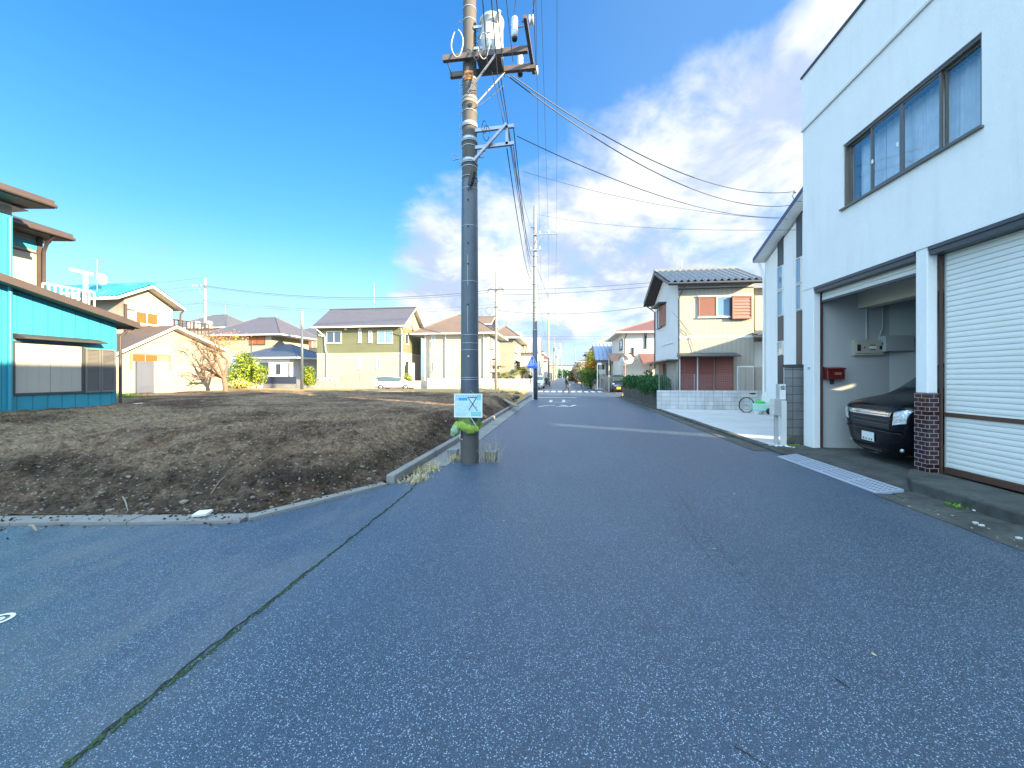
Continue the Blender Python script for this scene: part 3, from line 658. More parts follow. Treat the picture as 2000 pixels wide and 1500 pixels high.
def gable(T, axis, a0, a1, b0, b1, ze, zr, mat, th=.14, fascia='white_paint', tile=None, ridge=None, br=None, under='soffit'):
    """gable roof, ridge along axis at br (middle unless given)"""
    P = (lambda a,b,z: V((a,b,z))) if axis == 'x' else (lambda a,b,z: V((b,a,z)))
    br = (b0+b1)/2 if br is None else br; mb = MB()
    for bb in (b0,b1):
        A, B, D, E_ = P(a0,bb,ze), P(a1,bb,ze), P(a1,br,zr), P(a0,br,zr); up = V((0,0,th))
        mb.add([A,B,D,E_,A+up,B+up,D+up,E_+up], [(0,1,2,3),(7,6,5,4)], 0); mb.m[-2] = 1
        mb.add([A,B,B+up,A+up], [(0,1,2,3)], 2)
        for q, r_ in ((A,E_),(B,D)): mb.add([q,r_,r_+up,q+up], [(0,1,2,3)], 2)
        if tile: wave_slope(mb, A+up, B+up, D+up, E_+up, *tile)
    if ridge: mb.box(*P(a0-.02,br-.13,zr+th-.03), *P(a1+.02,br+.13,zr+th+ridge), 0)
    return mb.build('roof', [MT[mat],MT[under],MT[fascia]], T)
def hip(T, x0, x1, y0, y1, ze, zr, mat, inset=None, th=.14, fascia='white_paint', tile=None, axis='x', under='soffit'):
    i = inset if inset is not None else min(x1-x0,y1-y0)/2*.98; mb = MB(); ym, xm = (y0+y1)/2, (x0+x1)/2
    a,b,c,d = V((x0,y0,ze)),V((x1,y0,ze)),V((x1,y1,ze)),V((x0,y1,ze))
    r0, r1 = (V((x0+i,ym,zr)),V((x1-i,ym,zr))) if axis == 'x' else (V((xm,y0+i,zr)),V((xm,y1-i,zr)))
    up = V((0,0,th)); mb.add([a,b,c,d],[(3,2,1,0)],1)
    for p,q in ((a,b),(b,c),(c,d),(d,a)): mb.add([p,q,q+up,p+up],[(0,1,2,3)],2)
    A,B,D,E_ = a+up,b+up,c+up,d+up; R0,R1 = r0+up,r1+up
    fs = [(A,B,R1,R0),(D,E_,R0,R1),(B,D,R1),(E_,A,R0)] if axis == 'x' else [(A,B,R0),(B,D,R1,R0),(D,E_,R1),(E_,A,R0,R1)]
    for f in fs: mb.add(list(f),[tuple(range(len(f)))],0)
    if tile:
        for f in fs: wave_slope(mb, f[0], f[1], f[2], f[3] if len(f) == 4 else f[2], *tile)
    for p, q in ((R0,R1),(A,R0),(E_,R0),(B,R1),(D,R1)) if axis == 'x' else ((R0,R1),(A,R0),(B,R0),(D,R1),(E_,R1)):
        mb.tube([p+V((0,0,.02)),q+V((0,0,.02))],.07,6)
    return mb.build('roof', [MT[mat],MT[under],MT[fascia]], T)
def walls(T, x0, x1, y0, y1, z0, z1, mat, name='wall', gab=None, zr=None):
    mb = MB().box(x0,y0,z0,x1,y1,z1)
    if gab == 'y': ym = (y0+y1)/2; mb.prism([(x0+.003,y0+.003,z1),(x0+.003,y1-.003,z1),(x0+.003,ym,zr)], (x1-x0-.006,0,0))
    if gab == 'x': xm = (x0+x1)/2; mb.prism([(x0+.003,y0+.003,z1),(x1-.003,y0+.003,z1),(xm,y0+.003,zr)], (0,y1-y0-.006,0))
    return mb.build(name, MT[mat], T)
def pipe(T, pts, r=.04, mat='white_paint', name='downpipe'): return MB().tube(pts, r, 8).build(name, MT[mat], T)
def antenna(T, x, y, z0, z1, yagi=True, rot=0, mat='galv'):
    mb = MB().tube([(x,y,z0),(x,y,z1)], .02, 6)
    if yagi:
        d = V((cos(rot),sin(rot),0)); e = V((-d.y,d.x,0)); c = V((x,y,z1-.1)); mb.tube([c-d*.5,c+d*.7],.012,5)
        for k in range(7): q = c+d*(-.45+k*.18); mb.tube([q-e*(.32-.02*k),q+e*(.32-.02*k)],.006,4)
        c = V((x,y,z1-.55)); mb.tube([c-d*.35,c+d*.35],.012,5)
        for k in range(4): q = c+d*(-.3+k*.2); mb.tube([q-e*.55,q+e*.55],.007,4)
    return mb.build('antenna', MT[mat], T)
# ---------------------------------------------------------------- the white shuttered building on the right
XF = 5.45
t = thing('garage_building', 'white two storey building with roller shutters and a long upper window, one garage open', 'building', (XF,7.5,0))
mb = MB(); W0,W1,Z0,Z1 = 5.73,8.21,4.93,6.17
for (y0,y1,z0,z1) in ((8.21,9.45,3.6,7.225),(-16,5.73,3.6,7.225),(5.73,8.21,3.6,Z0),(5.73,8.21,Z1,7.225)): mb.box(XF,y0,z0,XF+.2,y1,z1)
mb.box(XF-.012,-16,7.275,XF+.2,9.462,8.44)
mb.box(XF+.2,9.25,3.6,6.4,9.45,8.44); mb.box(XF+.2,-16,8.2,6.4,9.25,8.44); mb.box(XF+.2,-16,3.62,6.4,9.25,3.75)
mb.prism([(6.4,9.45,3.62),(6.98,9.45,3.62),(11.5,7.5,3.62),(11.5,-16,3.62),(6.4,-16,3.62)], (0,0,4.82))
mb.box(5.6,3.4-19.4,.0,5.8,3.4,3.6); 
mb.build('wall', MT['stucco_white'], t)
mb = MB()     # inside walls, the cut-off north corner and the slot of a window at the back that lets a patch of sun in
mb.box(5.602,9.15,0,6.98,9.449,3.618)
mb.prism([(6.98,9.45,0),(6.98,9.15,0),(11.3,7.29,0),(11.5,7.5,0)], (0,0,3.618))
for (y0,y1,z0,z1) in ((-16,6.64,0,3.618),(7.00,7.30,0,3.618),(6.64,7.00,0,2.93),(6.64,7.00,3.06,3.618)): mb.box(11.3,y0,z0,11.5,y1,z1)
mb.box(5.8,3.0,0,11.3,3.15,3.618)
mb.box(5.66,3.15,3.50,11.3,9.15,3.6)
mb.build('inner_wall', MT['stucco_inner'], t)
MB().box(6.37,3.15,3.12,6.62,9.149,3.499).build('ceiling_beam', MT['beam_cream'], t)
def pillar(y0, y1, ztop, zt0):
    p = MB().box(XF+.01,y0,zt0,5.6,y1,ztop).build('pillar', MT['stucco_white'], t, bevel=.012); return p
pillar(9.10,9.447,3.598,.02)
p2 = pillar(6.49,6.68,3.598,1.395)
MB().box(XF,6.478,.195,5.61,6.692,1.39).build('tile_cladding', MT['tile_cladding'], p2, p2['_org'])
MB().box(XF+.002,9.20,1.80,XF+.0098,9.29,1.86).build('small_plate', MT['grey_plastic'], t)
MB().box(XF-.035,-16,7.227,XF+.19,9.47,7.273).build('ledge', MT['offwhite'], t)
MB().box(XF-.04,-16,8.442,XF+.25,9.48,8.49).build('coping', MT['dark_steel'], t)
for y0,y1 in ((6.70,9.08),(3.42,6.47)):
    mb = MB(); mb.box(XF+.02,y0,3.47,5.64,y1,3.597); mb.box(XF+.0,y0,3.545,XF+.02,y1,3.597); mb.build('shutter_box', MT['dark_steel'], t)
def slats(y0, y1, z0, z1, x):
    mb = MB(); z = z0; h = .0765
    while z < z1-.01:
        zz = min(z+h, z1); pr = [(x+.020,z),(x+.020,z+.009),(x+.002,z+.0095),(x-.0012,z+(zz-z)*.5),(x+.002,zz-.001),(x+.020,zz)]
        vs = [V((a,y,b)) for y in (y0,y1) for a, b in pr]; n = len(pr); mb.add(vs, [(i,i+1,n+i+1,n+i) for i in range(n-1)]); z = zz
    return mb
s1 = slats(6.70,9.08,3.30,3.47,5.62).build('roller_shutter', MT['shutter_slat'], t)
MB().box(5.605,6.70,3.262,5.635,9.08,3.30).build('bottom_bar', MT['dark_steel'], s1, s1['_org'])
s2 = slats(3.42,6.44,.30,3.47,5.66).build('roller_shutter', MT['shutter_slat'], t)
MB().box(5.64,3.42,.215,5.685,6.44,.30).build('bottom_bar', MT['brown_steel'], s2, s2['_org'])
mb = MB().box(5.637,3.42,1.055,5.66,6.44,1.115); mb.build('lock_bar', MT['brown_steel'], s2, s2['_org'])
for (a,b,c,d,mn) in ((5.612,9.098,5.65,9.148,'brown_steel'),(5.602,6.70,5.64,6.73,'brown_steel'),(5.612,6.455,5.640,6.486,'brown_steel'),(5.655,6.425,5.675,6.45,'grey_plastic')): MB().box(a,b,.10 if mn != 'grey_plastic' else .21,c,d,3.47).build('shutter_rail', MT[mn], t)
wf = MB(); x0 = XF+.03
for (y0,y1,z0,z1) in ((W0,W1,Z0,Z0+.05),(W0,W1,Z1-.05,Z1),(W0,W0+.045,Z0+.05,Z1-.05),(W1-.045,W1,Z0+.05,Z1-.05)): wf.box(x0,y0,z0,x0+.12,y1,z1)
w = wf.build('window', MT['bronze'], t)
MB().box(XF-.05,W0-.03,Z0-.035,XF+.03,W1+.03,Z0-.002).build('sill', MT['bronze'], w, w['_org'])
ms_ = [W1-.045]+[wpx('W',XF+.06,u,400,u+1,420)[0] for u in (1700.5,1760.5,1839)]+[W0+.045]
for i in range(4):
    y1, y0 = ms_[i], ms_[i+1]; sx_ = x0+(.02 if i in (1,2) else .06); f = MB(); tt = .032
    for (a,b,c,d) in ((y0,y1,Z0+.05,Z0+.085),(y0,y1,Z1-.085,Z1-.05),(y0,y0+tt,Z0+.085,Z1-.085),(y1-tt,y1,Z0+.085,Z1-.085)): f.box(sx_,a,c,sx_+.03,b,d)
    f.build('sash', MT['bronze'], w, w['_org'])
    MB().box(sx_+.012,y0+tt,Z0+.085,sx_+.018,y1-tt,Z1-.085).build('pane', MT['clear_glass'], w, w['_org'])
for y in (ms_[1]-.05,ms_[2]+.06): MB().box(x0+.005,y-.012,5.45,x0+.02,y+.012,5.52).build('latch', MT['white_paint'], w, w['_org'])
cu = MB(); rn = random.Random(2)
for i in range(4):
    y1, y0 = ms_[i], ms_[i+1]; n_ = 60; vs = []
    for k in range(n_+1):
        y = y1+(y0-y1)*k/n_; x = XF+.30+.022*sin(k*1.05+i)+.012*sin(k*.37+2*i)
        vs += [(x,y,Z0+.02),(x+.004*sin(k*.8),y,Z1-.02)]
    cu.add(vs, [(2*k,2*k+2,2*k+3,2*k+1) for k in range(n_)], 0, True)
cu.build('curtain', MT['curtain'], w, w['_org'])
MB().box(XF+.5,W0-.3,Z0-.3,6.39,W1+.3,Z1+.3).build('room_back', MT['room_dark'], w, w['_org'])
for (u,v0,v1,dx) in ((1693,604,662,0),(1763,596,657,0),(1770,594,657,0)):
    a = PY(u,v0,9.12); b = PY(u,v1,9.12); pipe(t,[(a.x,9.13,3.49),(a.x,9.13,b.z)],.016,'grey_paint','conduit')
a = PY(1725,640,9.12); b = PY(1717,664,9.12); pipe(t,[(a.x,9.13,3.49),(a.x,9.13,a.z),((a.x*.6+b.x*.4),9.13,(a.z+b.z)/2+.04),(b.x,9.13,b.z)],.014,'grey_paint','conduit')
# things hung on the garage's inner wall
r = wpx('S',9.06,1669,664,1729,694)
e = thing('switch_panel', 'beige electric switch panel with two meters on the garage wall', 'switch panel', ((r[0]+r[1])/2,9.15,r[2]))
f = MB(); f.prism([(r[0],9.149,r[2]),(r[0]+.03,9.06,r[2]+.03),(r[0]+.03,9.06,r[3]-.03),(r[0],9.149,r[3])],(0,0,0)) if 0 else None
f = MB().box(r[0],9.075,r[2],r[1],9.149,r[3]); f.box(r[0]+.03,9.055,r[2]+.04,r[1]-.03,9.0745,r[3]-.04); f.build('case', MT['panel_beige'], e, bevel=.008)
wd, hg = r[1]-r[0], r[3]-r[2]
for x,ww,hh in ((.14,.11,.42),(.86,.10,.24)): MB().box(r[0]+wd*x-wd*ww/2,9.046,r[2]+hg*.5-hg*hh/2,r[0]+wd*x+wd*ww/2,9.0545,r[2]+hg*.5+hg*hh/2).build('meter', MT['ink_black'], e)
MB().box(r[0]+wd*.48,9.05,r[2]+hg*.44,r[0]+wd*.70,9.0545,r[2]+hg*.58).build('name_strip', MT['white_paint'], e)
mb = MB()
for zz in (.36,.66):
    for k in range(3): mb.box(r[0]+wd*(.51+k*.065),9.048,r[2]+hg*(zz-.03),r[0]+wd*(.54+k*.065),9.0545,r[2]+hg*(zz+.035))
tag(mb.build('switches', MT['ink_black'], e),None,None,None,'stuff'); MB().box(r[0]+wd*.30,9.046,r[2]+hg*.46,r[0]+wd*.335,9.0545,r[2]+hg*.55).build('key_switch', MT['ink_black'], e)
r = wpx('S',8.95,1731,655,1785,686)
e = thing('control_box', 'grey sheet metal control box right of the beige switch panel', 'control box', ((r[0]+r[1])/2,9.15,r[2]))
MB().box(r[0],8.96,r[2],r[1],9.149,r[3]).build('case', MT['grey_paint'], e, bevel=.01); MB().box(r[0]-.008,8.95,r[2]+.015,r[1]+.006,8.959,r[3]-.015).build('lid', MT['grey_paint'], e); MB().box(r[0]-.012,9.03,r[2]+.14,r[0]-.0005,9.06,r[2]+.2).build('catch', MT['dark_steel'], e)
r = wpx('S',8.98,1617,717,1651,741)
e = thing('mailbox', 'dark red metal mailbox on a bracket inside the open garage', 'mailbox', ((r[0]+r[1])/2,9.15,r[2]))
MB().box(r[0],8.985,r[2],r[1],9.14,r[3]-.05).build('case', MT['red_metal'], e, bevel=.01)
MB().prism([(r[0]-.012,8.965,r[3]-.05),(r[0]-.012,9.145,r[3]-.05),(r[0]-.012,9.145,r[3]+.01),(r[0]-.012,8.97,r[3]-.02)],(r[1]-r[0]+.024,0,0)).build('lid', MT['red_metal'], e)
MB().box(r[0]+.14,8.978,r[2]+.10,r[1]-.07,8.9845,r[2]+.15).build('name_plate', MT['brass'], e); MB().box(r[0]+.16,8.980,r[2]+.055,r[1]-.10,8.9845,r[2]+.065).build('slot', MT['ink_black'], e)
MB().box((r[0]+r[1])/2-.03,9.10,r[2]-.10,(r[0]+r[1])/2+.03,9.148,r[2]).build('bracket', MT['dark_steel'], e)
# ---------------------------------------------------------------- block wall end and intercom post by the drive
bw = MB().box(5.27,9.74,.0,6.5,9.86,1.86).build('block_wall', MT['blockwork_grey'], None, (5.9,9.8,0), .008)
tag(bw, 'short end of a grey concrete block wall between the garage and the white house', 'wall'); MB().box(5.25,9.72,1.862,6.5,9.88,1.93).build('coping', MT['block_dark'], bw, (5.9,9.8,0))
rk = MB().ball((5.55,9.66,.10),.20,2,0,(1.5,.7,.8),.35); tag(rk.build('rubble', MT['block_dark'], None, (5.55,9.66,0)), 'dark broken mortar lump at the foot of the block wall end', 'rubble')
rk = MB(); rn = random.Random(6)
for k in range(9): rk.ball((5.05+rn.gauss(0,.12),9.45+rn.gauss(0,.07),.05),.035,1,0,(1.4,.8,.5),.4,rn)
tag(rk.build('paper_scraps', MT['white_paint'], None, (5.05,9.45,.03)), 'crumpled white scraps lying below the block wall end', None, None, 'stuff')
e = thing('intercom_post', 'grey post with letter box and house number 24 beside the drive', 'post', (5.08,9.62,.06))
for (x0,y0,x1,y1) in ((4.98,9.66,5.05,9.74),(5.05,9.52,5.15,9.60)): MB().box(x0,y0,.04,x1,y1,1.08).build('leg', MT['grey_plastic' if y0 > 9.6 else 'offwhite'], e, bevel=.004)
MB().box(5.02,9.58,1.08,5.16,9.72,1.47).build('upper_case', MT['grey_plastic'], e, bevel=.004)
lb = MB().box(4.90,9.545,.74,5.14,9.75,1.12).build('letter_box', MT['grey_plastic'], e, bevel=.004)
for z0,z1 in ((.745,.955),(.965,1.115)): MB().box(4.892,9.55,z0,4.899,9.745,z1).build('flap', MT['offwhite'], lb, lb['_org'])
npl = MB().box(5.03,9.572,1.12,5.155,9.5795,1.46).build('number_plate', MT['white_paint'], e)
d = MB(); d.box(5.045,9.569,1.34,5.145,9.5715,1.43); d.build('number_panel', MT['ink_black'], npl, npl['_org'])
d = MB()
def seg(pts, w=.008):
    for a,b in zip(pts,pts[1:]): d.beam((5.05+a[0],9.567,1.35+a[1]),(5.05+b[0],9.567,1.35+b[1]),w,.003,0,(0,1,0))
seg([(0,.06),(.02,.072),(.036,.058),(.03,.04),(0,.008),(.038,.008)]); seg([(.074,.0),(.074,.072),(.05,.026),(.088,.026)])
d.build('number_24', MT['white_paint'], npl, npl['_org'])
# ---------------------------------------------------------------- black minivan in the open garage
def loft(secs, n_sub=2, cap=True):
    """secs: list of rings (same count) of (x,y,z); returns evaluated vertices/faces with per-face ring tags"""
    bm = bmesh.new(); rings = [[bm.verts.new(p) for p in s] for s in secs]; k = len(secs[0])
    for a in range(len(rings)-1):
        for i in range(k):
            bm.faces.new((rings[a][i],rings[a][(i+1)%k],rings[a+1][(i+1)%k],rings[a+1][i]))
    if cap: bm.faces.new(rings[0][::-1]); bm.faces.new(rings[-1])
    return bm, rings
def car(name, label, mat, secs, L, place, glass_rule, wheels, wr=.31, group=None):
    """secs: (x, zb, ys, zs, yw, zw, yr, zr): bottom z, sill, waist and roof half widths / heights along x (0 = nose)"""
    t = thing(name, label, 'car', (0,0,0), group)
    rings = []
    for (x,zb,yb,ys,zs,yw,zw,yr,zr) in secs:
        half = [(yb,zb),(ys,zs),(yw,zw),((yw+yr)/2+.01,(zw+zr)/2),(yr,zr-.02),(yr*.55,zr)]
        rings.append([(x,-y,z) for y,z in half]+[(x,y,z) for y,z in half[::-1]])
    bm, rg = loft(rings); bm.normal_update(); me = bpy.data.meshes.new('tmp'); gl = {}
    lay = bm.faces.layers.int.new('g'); bm.faces.ensure_lookup_table(); k = 12; fi = 0
    for a in range(len(rings)-1):
        for i in range(k):
            f = bm.faces[fi]; fi += 1; x = (secs[a][0]+secs[a+1][0])/2; f.material_index = glass_rule(a, i)
    bm.to_mesh(me); bm.free(); ob = bpy.data.objects.new('tmp', me); C.objects.link(ob)
    sb = ob.modifiers.new('s','SUBSURF'); sb.levels = 2; dg = bpy.context.evaluated_depsgraph_get(); em = ob.evaluated_get(dg).to_mesh()
    parts = {0:MB(),1:MB(),2:MB()}
    vs = [v.co.copy() for v in em.vertices]
    for p in em.polygons:
        m_ = parts[p.material_index]; m_.add([vs[i] for i in p.vertices], [tuple(range(len(p.vertices)))], 0, True)
    ob.evaluated_get(dg).to_mesh_clear(); bpy.data.objects.remove(ob); bpy.data.meshes.remove(me)
    for ix, nm, mt in ((0,'body',mat),(1,'windscreen','glass_car'),(2,'side_window','glass_car')):
        if not parts[ix].v: continue
        b = bmesh.new(); o = parts[ix].build(nm, MT[mt], t); b.from_mesh(o.data); bmesh.ops.remove_doubles(b, verts=b.verts, dist=.0005)
        for f in b.faces: f.smooth = True
        b.to_mesh(o.data); b.free()
    for (x,y) in wheels:
        s = 1 if y > 0 else -1; w_ = MB().lathe((x,y,wr),[(wr-.04,-.10),(wr,-.07),(wr,.07),(wr-.04,.10)],24,0,'y').build('wheel', MT['black_rubber'], t)
        MB().lathe((x,y+s*.075,wr),[(.02,.032*s),(.19,.028*s),(.21,-.02*s)][::s],20,0,'y').build('rim', MT['rim_silver'], w_)
    return t
vs_ = [(.00,.22,.42,.56,.52,.70,.78,.62,1.00),(.05,.13,.62,.70,.48,.84,.84,.74,1.06),(.20,.12,.76,.84,.48,.88,.92,.80,1.12),(.55,.14,.78,.87,.48,.88,1.00,.80,1.20),(.86,.16,.78,.87,.48,.88,1.06,.77,1.28),
       (1.36,.18,.78,.87,.48,.88,1.10,.69,1.83),(1.75,.20,.78,.87,.48,.88,1.10,.68,1.90),(2.5,.20,.78,.87,.48,.88,1.10,.68,1.90),(3.4,.20,.78,.87,.48,.88,1.10,.68,1.88),(4.0,.24,.74,.85,.48,.86,1.08,.67,1.82),(4.2,.34,.6,.80,.5,.82,1.0,.62,1.80)]
def van_glass(a, i):
    if a == 4 and i in (4,5,6): return 1
    if 5 <= a <= 8 and i in (2,3,7,8): return 2
    return 0
van = car('parked_minivan', 'black minivan parked nose out in the open garage behind the tiled pillar', 'car_black', vs_, 4.2, None, van_glass, [(.82,.78),(.82,-.78),(3.4,.78),(3.4,-.78)])
from mathutils.bvhtree import BVHTree
bd = [o for o in van.children if o.name.startswith('body')][0].data
tree_ = BVHTree.FromPolygons([v.co for v in bd.vertices], [tuple(p.vertices) for p in bd.polygons])
def nose(y, z):
    h = tree_.ray_cast(V((-1,y,z)), V((1,0,0))); return h[0].x if h[0] is not None else .5
def patch(name, pts, m, o=.012, nu=10, nv=4, parent=None):
    """a skin laid on the car's front: pts = 4 corners (y,z) given round; o = how far it stands proud"""
    a,b,c,d = [V((0,*p)) for p in pts]; vs = []
    for layer in (o,-.03):
        for j in range(nv+1):
            for i in range(nu+1):
                p = a.lerp(b,i/nu).lerp(d.lerp(c,i/nu),j/nv); e = .45 if (i in (0,nu) or j in (0,nv)) and layer > 0 else 1
                vs.append(V((nose(p.y,p.z)-layer*e,p.y,p.z)))
    k = nu+1; N_ = k*(nv+1); fs = [(j*k+i,j*k+i+1,(j+1)*k+i+1,(j+1)*k+i) for j in range(nv) for i in range(nu)]+[(N_+j*k+i,N_+(j+1)*k+i,N_+(j+1)*k+i+1,N_+j*k+i+1) for j in range(nv) for i in range(nu)]
    rim = [i for i in range(k)]+[j*k+nu for j in range(1,nv+1)]+[nv*k+i for i in range(nu-1,-1,-1)]+[j*k for j in range(nv-1,0,-1)]
    fs += [(rim[q],rim[(q+1)%len(rim)],N_+rim[(q+1)%len(rim)],N_+rim[q]) for q in range(len(rim))]
    mb = MB().add(vs, fs, 0, True); return mb.build(name, MT[m], parent or van)
patch('grille', [(-.50,.64),(.50,.64),(.57,.90),(-.57,.90)], 'plastic_black', .006, 16, 4)
for z in (.715,.785): patch('grille_slat', [(-.50,z-.008),(.50,z-.008),(.505,z+.012),(-.505,z+.012)], 'dark_steel', .022, 16, 1)
patch('chrome_bar', [(-.54,.855),(.54,.855),(.585,.945),(-.585,.945)], 'chrome', .028, 18, 3)
patch('air_intake', [(-.56,.20),(.56,.20),(.50,.31),(-.50,.31)], 'plastic_black', .006, 12, 2)
patch('bumper_line', [(-.74,.575),(.74,.575),(.74,.615),(-.74,.615)], 'car_black', .03, 20, 2)
patch('lip_trim', [(-.66,.155),(.66,.155),(.66,.170),(-.66,.170)], 'chrome', .014, 18, 1)
for s in (1,-1):
    h_ = patch('headlight', [(s*.59,.72),(s*.80,.77),(s*.835,1.02),(s*.62,.945)], 'headlight', .016, 8, 6)
    f = MB(); x_ = nose(s*.66,.30); f.lathe((x_-.01,s*.66,.30),[(.01,-.012),(.032,-.010),(.036,.02)],16,0,'x'); f.build('fog_lamp', MT['headlight'], van)
    m_ = MB().ball((1.12,s*.99,1.20),.12,2,0,(.55,.8,.75)); m_.build('wing_mirror', MT['car_black'], van)
xp = min(nose(y,.45) for y in (-.17,0,.17))-.022
pl = MB().box(xp,-.165,.365,xp+.008,.165,.53).build('number_plate', MT['plate_white'], van)
d = MB(); d.box(xp-.002,-.13,.38,xp,-.095,.415); d.box(xp-.002,-.06,.38,xp,-.03,.415); d.box(xp-.002,.02,.38,xp,.05,.415); d.box(xp-.002,.09,.38,xp,.13,.42)
tag(d.build('plate_marks', MT['ink_green'], pl),None,None,None,'stuff')
MB().tube([(.88,-.5,1.31),(.95,.15,1.36)],.012,6).build('wiper', MT['plastic_black'], van)
van.location = (5.70,7.93,.085); van.rotation_euler = (0,0,R(-6))
# ---------------------------------------------------------------- white modern house behind the garage
XW = 8.7
t = thing('modern_house', 'white rendered house with dark vertical window strips beside the garage', 'house', (XW,13.6,0))
e0 = PX(1470,514,8.25); q0 = PX(1570,372,8.25); sl = (q0.z-e0.z)/(e0.y-q0.y); yr = 13.2; zr = e0.z+sl*(e0.y-yr); zw = e0.z+sl*(e0.y-17.7)
mb = MB(); mb.prism([(XW,9.56,0),(XW,17.7,0),(XW,17.7,zw-.1),(XW,yr,zr-.1),(XW,9.56,zr-.1-sl*(yr-9.56)*1.0)], (7,0,0)); mb.build('wall', MT['stucco_white'], t)
mb = MB(); ys = 2*yr-e0.y
for a,b in ((e0.y,yr),(ys,yr)):
    za, zb = e0.z, zr
    mb.add([(8.25,a,za),(8.25,b,zb),(16,b,zb),(16,a,za),(8.25,a,za+.2),(8.25,b,zb+.2),(16,b,zb+.2),(16,a,za+.2)], [(0,1,2,3),(4,5,6,7),(0,1,5,4),(3,0,4,7),(2,3,7,6)], 0); mb.m[-5] = 1
mb.build('roof', [MT['fascia_navy'],MT['white_paint']], t)
def pstrip(u0,u1,segs):
    for v0,v1,kind in segs:
        r = wpx('W',XW,u0,v0,u1,v1)
        if kind == 'd': p = MB(); sbox(p,'W',XW,r[0],r[1],-.02,.02,r[2]+.004,r[3]-.004); p.build('dark_panel', MT['dark_steel'], t)
        else: window(t,'W',XW,(r[0],r[1],r[2]+.004,r[3]-.004),1,'offwhite','glass_sky' if kind == 'w' else 'glass_pale',.035,.05,False)
pstrip(1519.5,1530.5,((462,519,'d'),(520,566,'w'),(568,617,'w'),(618,666,'d'),(667,693,'p'),(694,770,'d')))
pstrip(1556,1567,((405,502,'d'),(503,554,'w'),(555,606,'w'),(607,712,'d'),(712,770,'d')))
a = PX(1491.5,530,XW-.1); pipe(t,[(XW-.25,e0.y-.1,e0.z-.02),(XW-.12,17.66,e0.z-.45),(XW-.07,17.66,e0.z-.8),(XW-.07,17.66,.1)],.045)
bx = MB().box(XW-.12,16.2,3.9,XW-.002,16.5,4.15)
# ---------------------------------------------------------------- the near utility pole
PXY = V((-1.76,7.10,0)); DP = PXY.y*cA-PXY.x*sA
def pz(v, d=DP): return H+(HY-v)/F*d
def prad(z): return .176-.0058*z
t = thing('utility_pole', 'tall concrete utility pole with a grey transformer, wrapped dark grey up to the steps', 'utility pole', PXY)
def ring(z0, z1, k=.004, mat='strap', name='strap', n=24):
    return MB().lathe((PXY.x,PXY.y,0),[(prad(z0)+.0005,z0),(prad(z0)+k,z0+.002),(prad(z1)+k,z1-.002),(prad(z1)+.0005,z1)],n).build(name, MT[mat], t)
MB().lathe((PXY.x,PXY.y,0),[(prad(0),-.1)]+[(prad(z),z) for z in (0,3,6,9,12,14.2)],28).build('shaft', MT['concrete_pole'], t)
MB().lathe((PXY.x,PXY.y,0),[(prad(.55)+.002,.55),(prad(.55)+.007,.56)]+[(prad(z)+.007,z) for z in (1.5,2.5,3.5,4.5)]+[(prad(5.38)+.006,5.38),(prad(5.4)+.001,5.4)],28).build('wrap', MT['pole_wrap'], t)
for v in (349,372,445,552,655,671,684,737,741): ring(pz(v)-.006, pz(v)+.006, .011)
for v in (318,276,247): z = pz(v); ring(z-.035,z+.035,.012); ring(z-.055,z-.035,.016,'galv','clamp')
for v in (158,197,204): z = pz(v); ring(z-.03,z+.03,.012,'pole_far' if v > 160 else 'galv','clamp')
for v in (290,330,222,22,46): z = pz(v); ring(z-.008,z+.008,.009)
for v in (160,166,178,205,220,245,262,276,284,318,60,40):           # bolts and step hooks on the left of the pole
    z = pz(v); s = -1 if v not in (60,) else 1
    MB().tube([(PXY.x+s*prad(z)*.95,PXY.y-.02,z),(PXY.x+s*(prad(z)+.05),PXY.y-.03,z-.005),(PXY.x+s*(prad(z)+.05),PXY.y-.03,z-.05),(PXY.x+s*prad(z)*.98,PXY.y-.03,z-.055)],.008,6).build('step_bolt', MT['galv'], t)
for s in (-1,1):
    z = pz(308); MB().tube([(PXY.x+s*prad(z),PXY.y-.05,z-.16),(PXY.x+s*(prad(z)+.06),PXY.y-.08,z+.02),(PXY.x+s*(prad(z)+.19),PXY.y-.10,z+.04),(PXY.x+s*(prad(z)+.15),PXY.y-.10,z-.08),(PXY.x+s*prad(z),PXY.y-.05,z-.03)],.010,6).build('foot_step', MT['galv'], t)
for v in (378,397,448,480,520,598): z = pz(v); MB().cyl((PXY.x+.01,PXY.y-prad(z)-.03,z),(PXY.x+.01,PXY.y-prad(z)+.02,z),.013,None,8).build('step_hole', MT['ink_black'], t)
for v0,v1,mn in ((502,560,'grey_paint'),(600,650,'grey_paint')):
    z0,z1 = pz(v1),pz(v0); MB().box(PXY.x+.0,PXY.y-prad(z0)-.0105,z0,PXY.x+.008,PXY.y-prad(z1)-.004,z1).build('drip_mark', MT[mn], t)
z = pz(697); MB().lathe((PXY.x+.02,PXY.y-prad(z)-.012,z),[(.012,-.004),(.022,-.004),(.022,.004),(.012,.004)],14,0,'y').build('ring_fitting', MT['strap'], t)
z = pz(362); dv = MB().beam((PXY.x+.06,PXY.y-.19,z-.10),(PXY.x+.13,PXY.y-.22,z+.13),.075,.07); dv.build('junction_box', MT['plastic_black'], t)
MB().tube([(PXY.x+.14,PXY.y-.2,z+.05),(PXY.x+.21,PXY.y-.2,z-.04),(PXY.x+.16,PXY.y-.2,z-.12),(PXY.x+.10,PXY.y-.2,z-.05),(PXY.x+.19,PXY.y-.2,z-.09)],.007,5).build('coiled_lead', MT['plastic_black'], t)
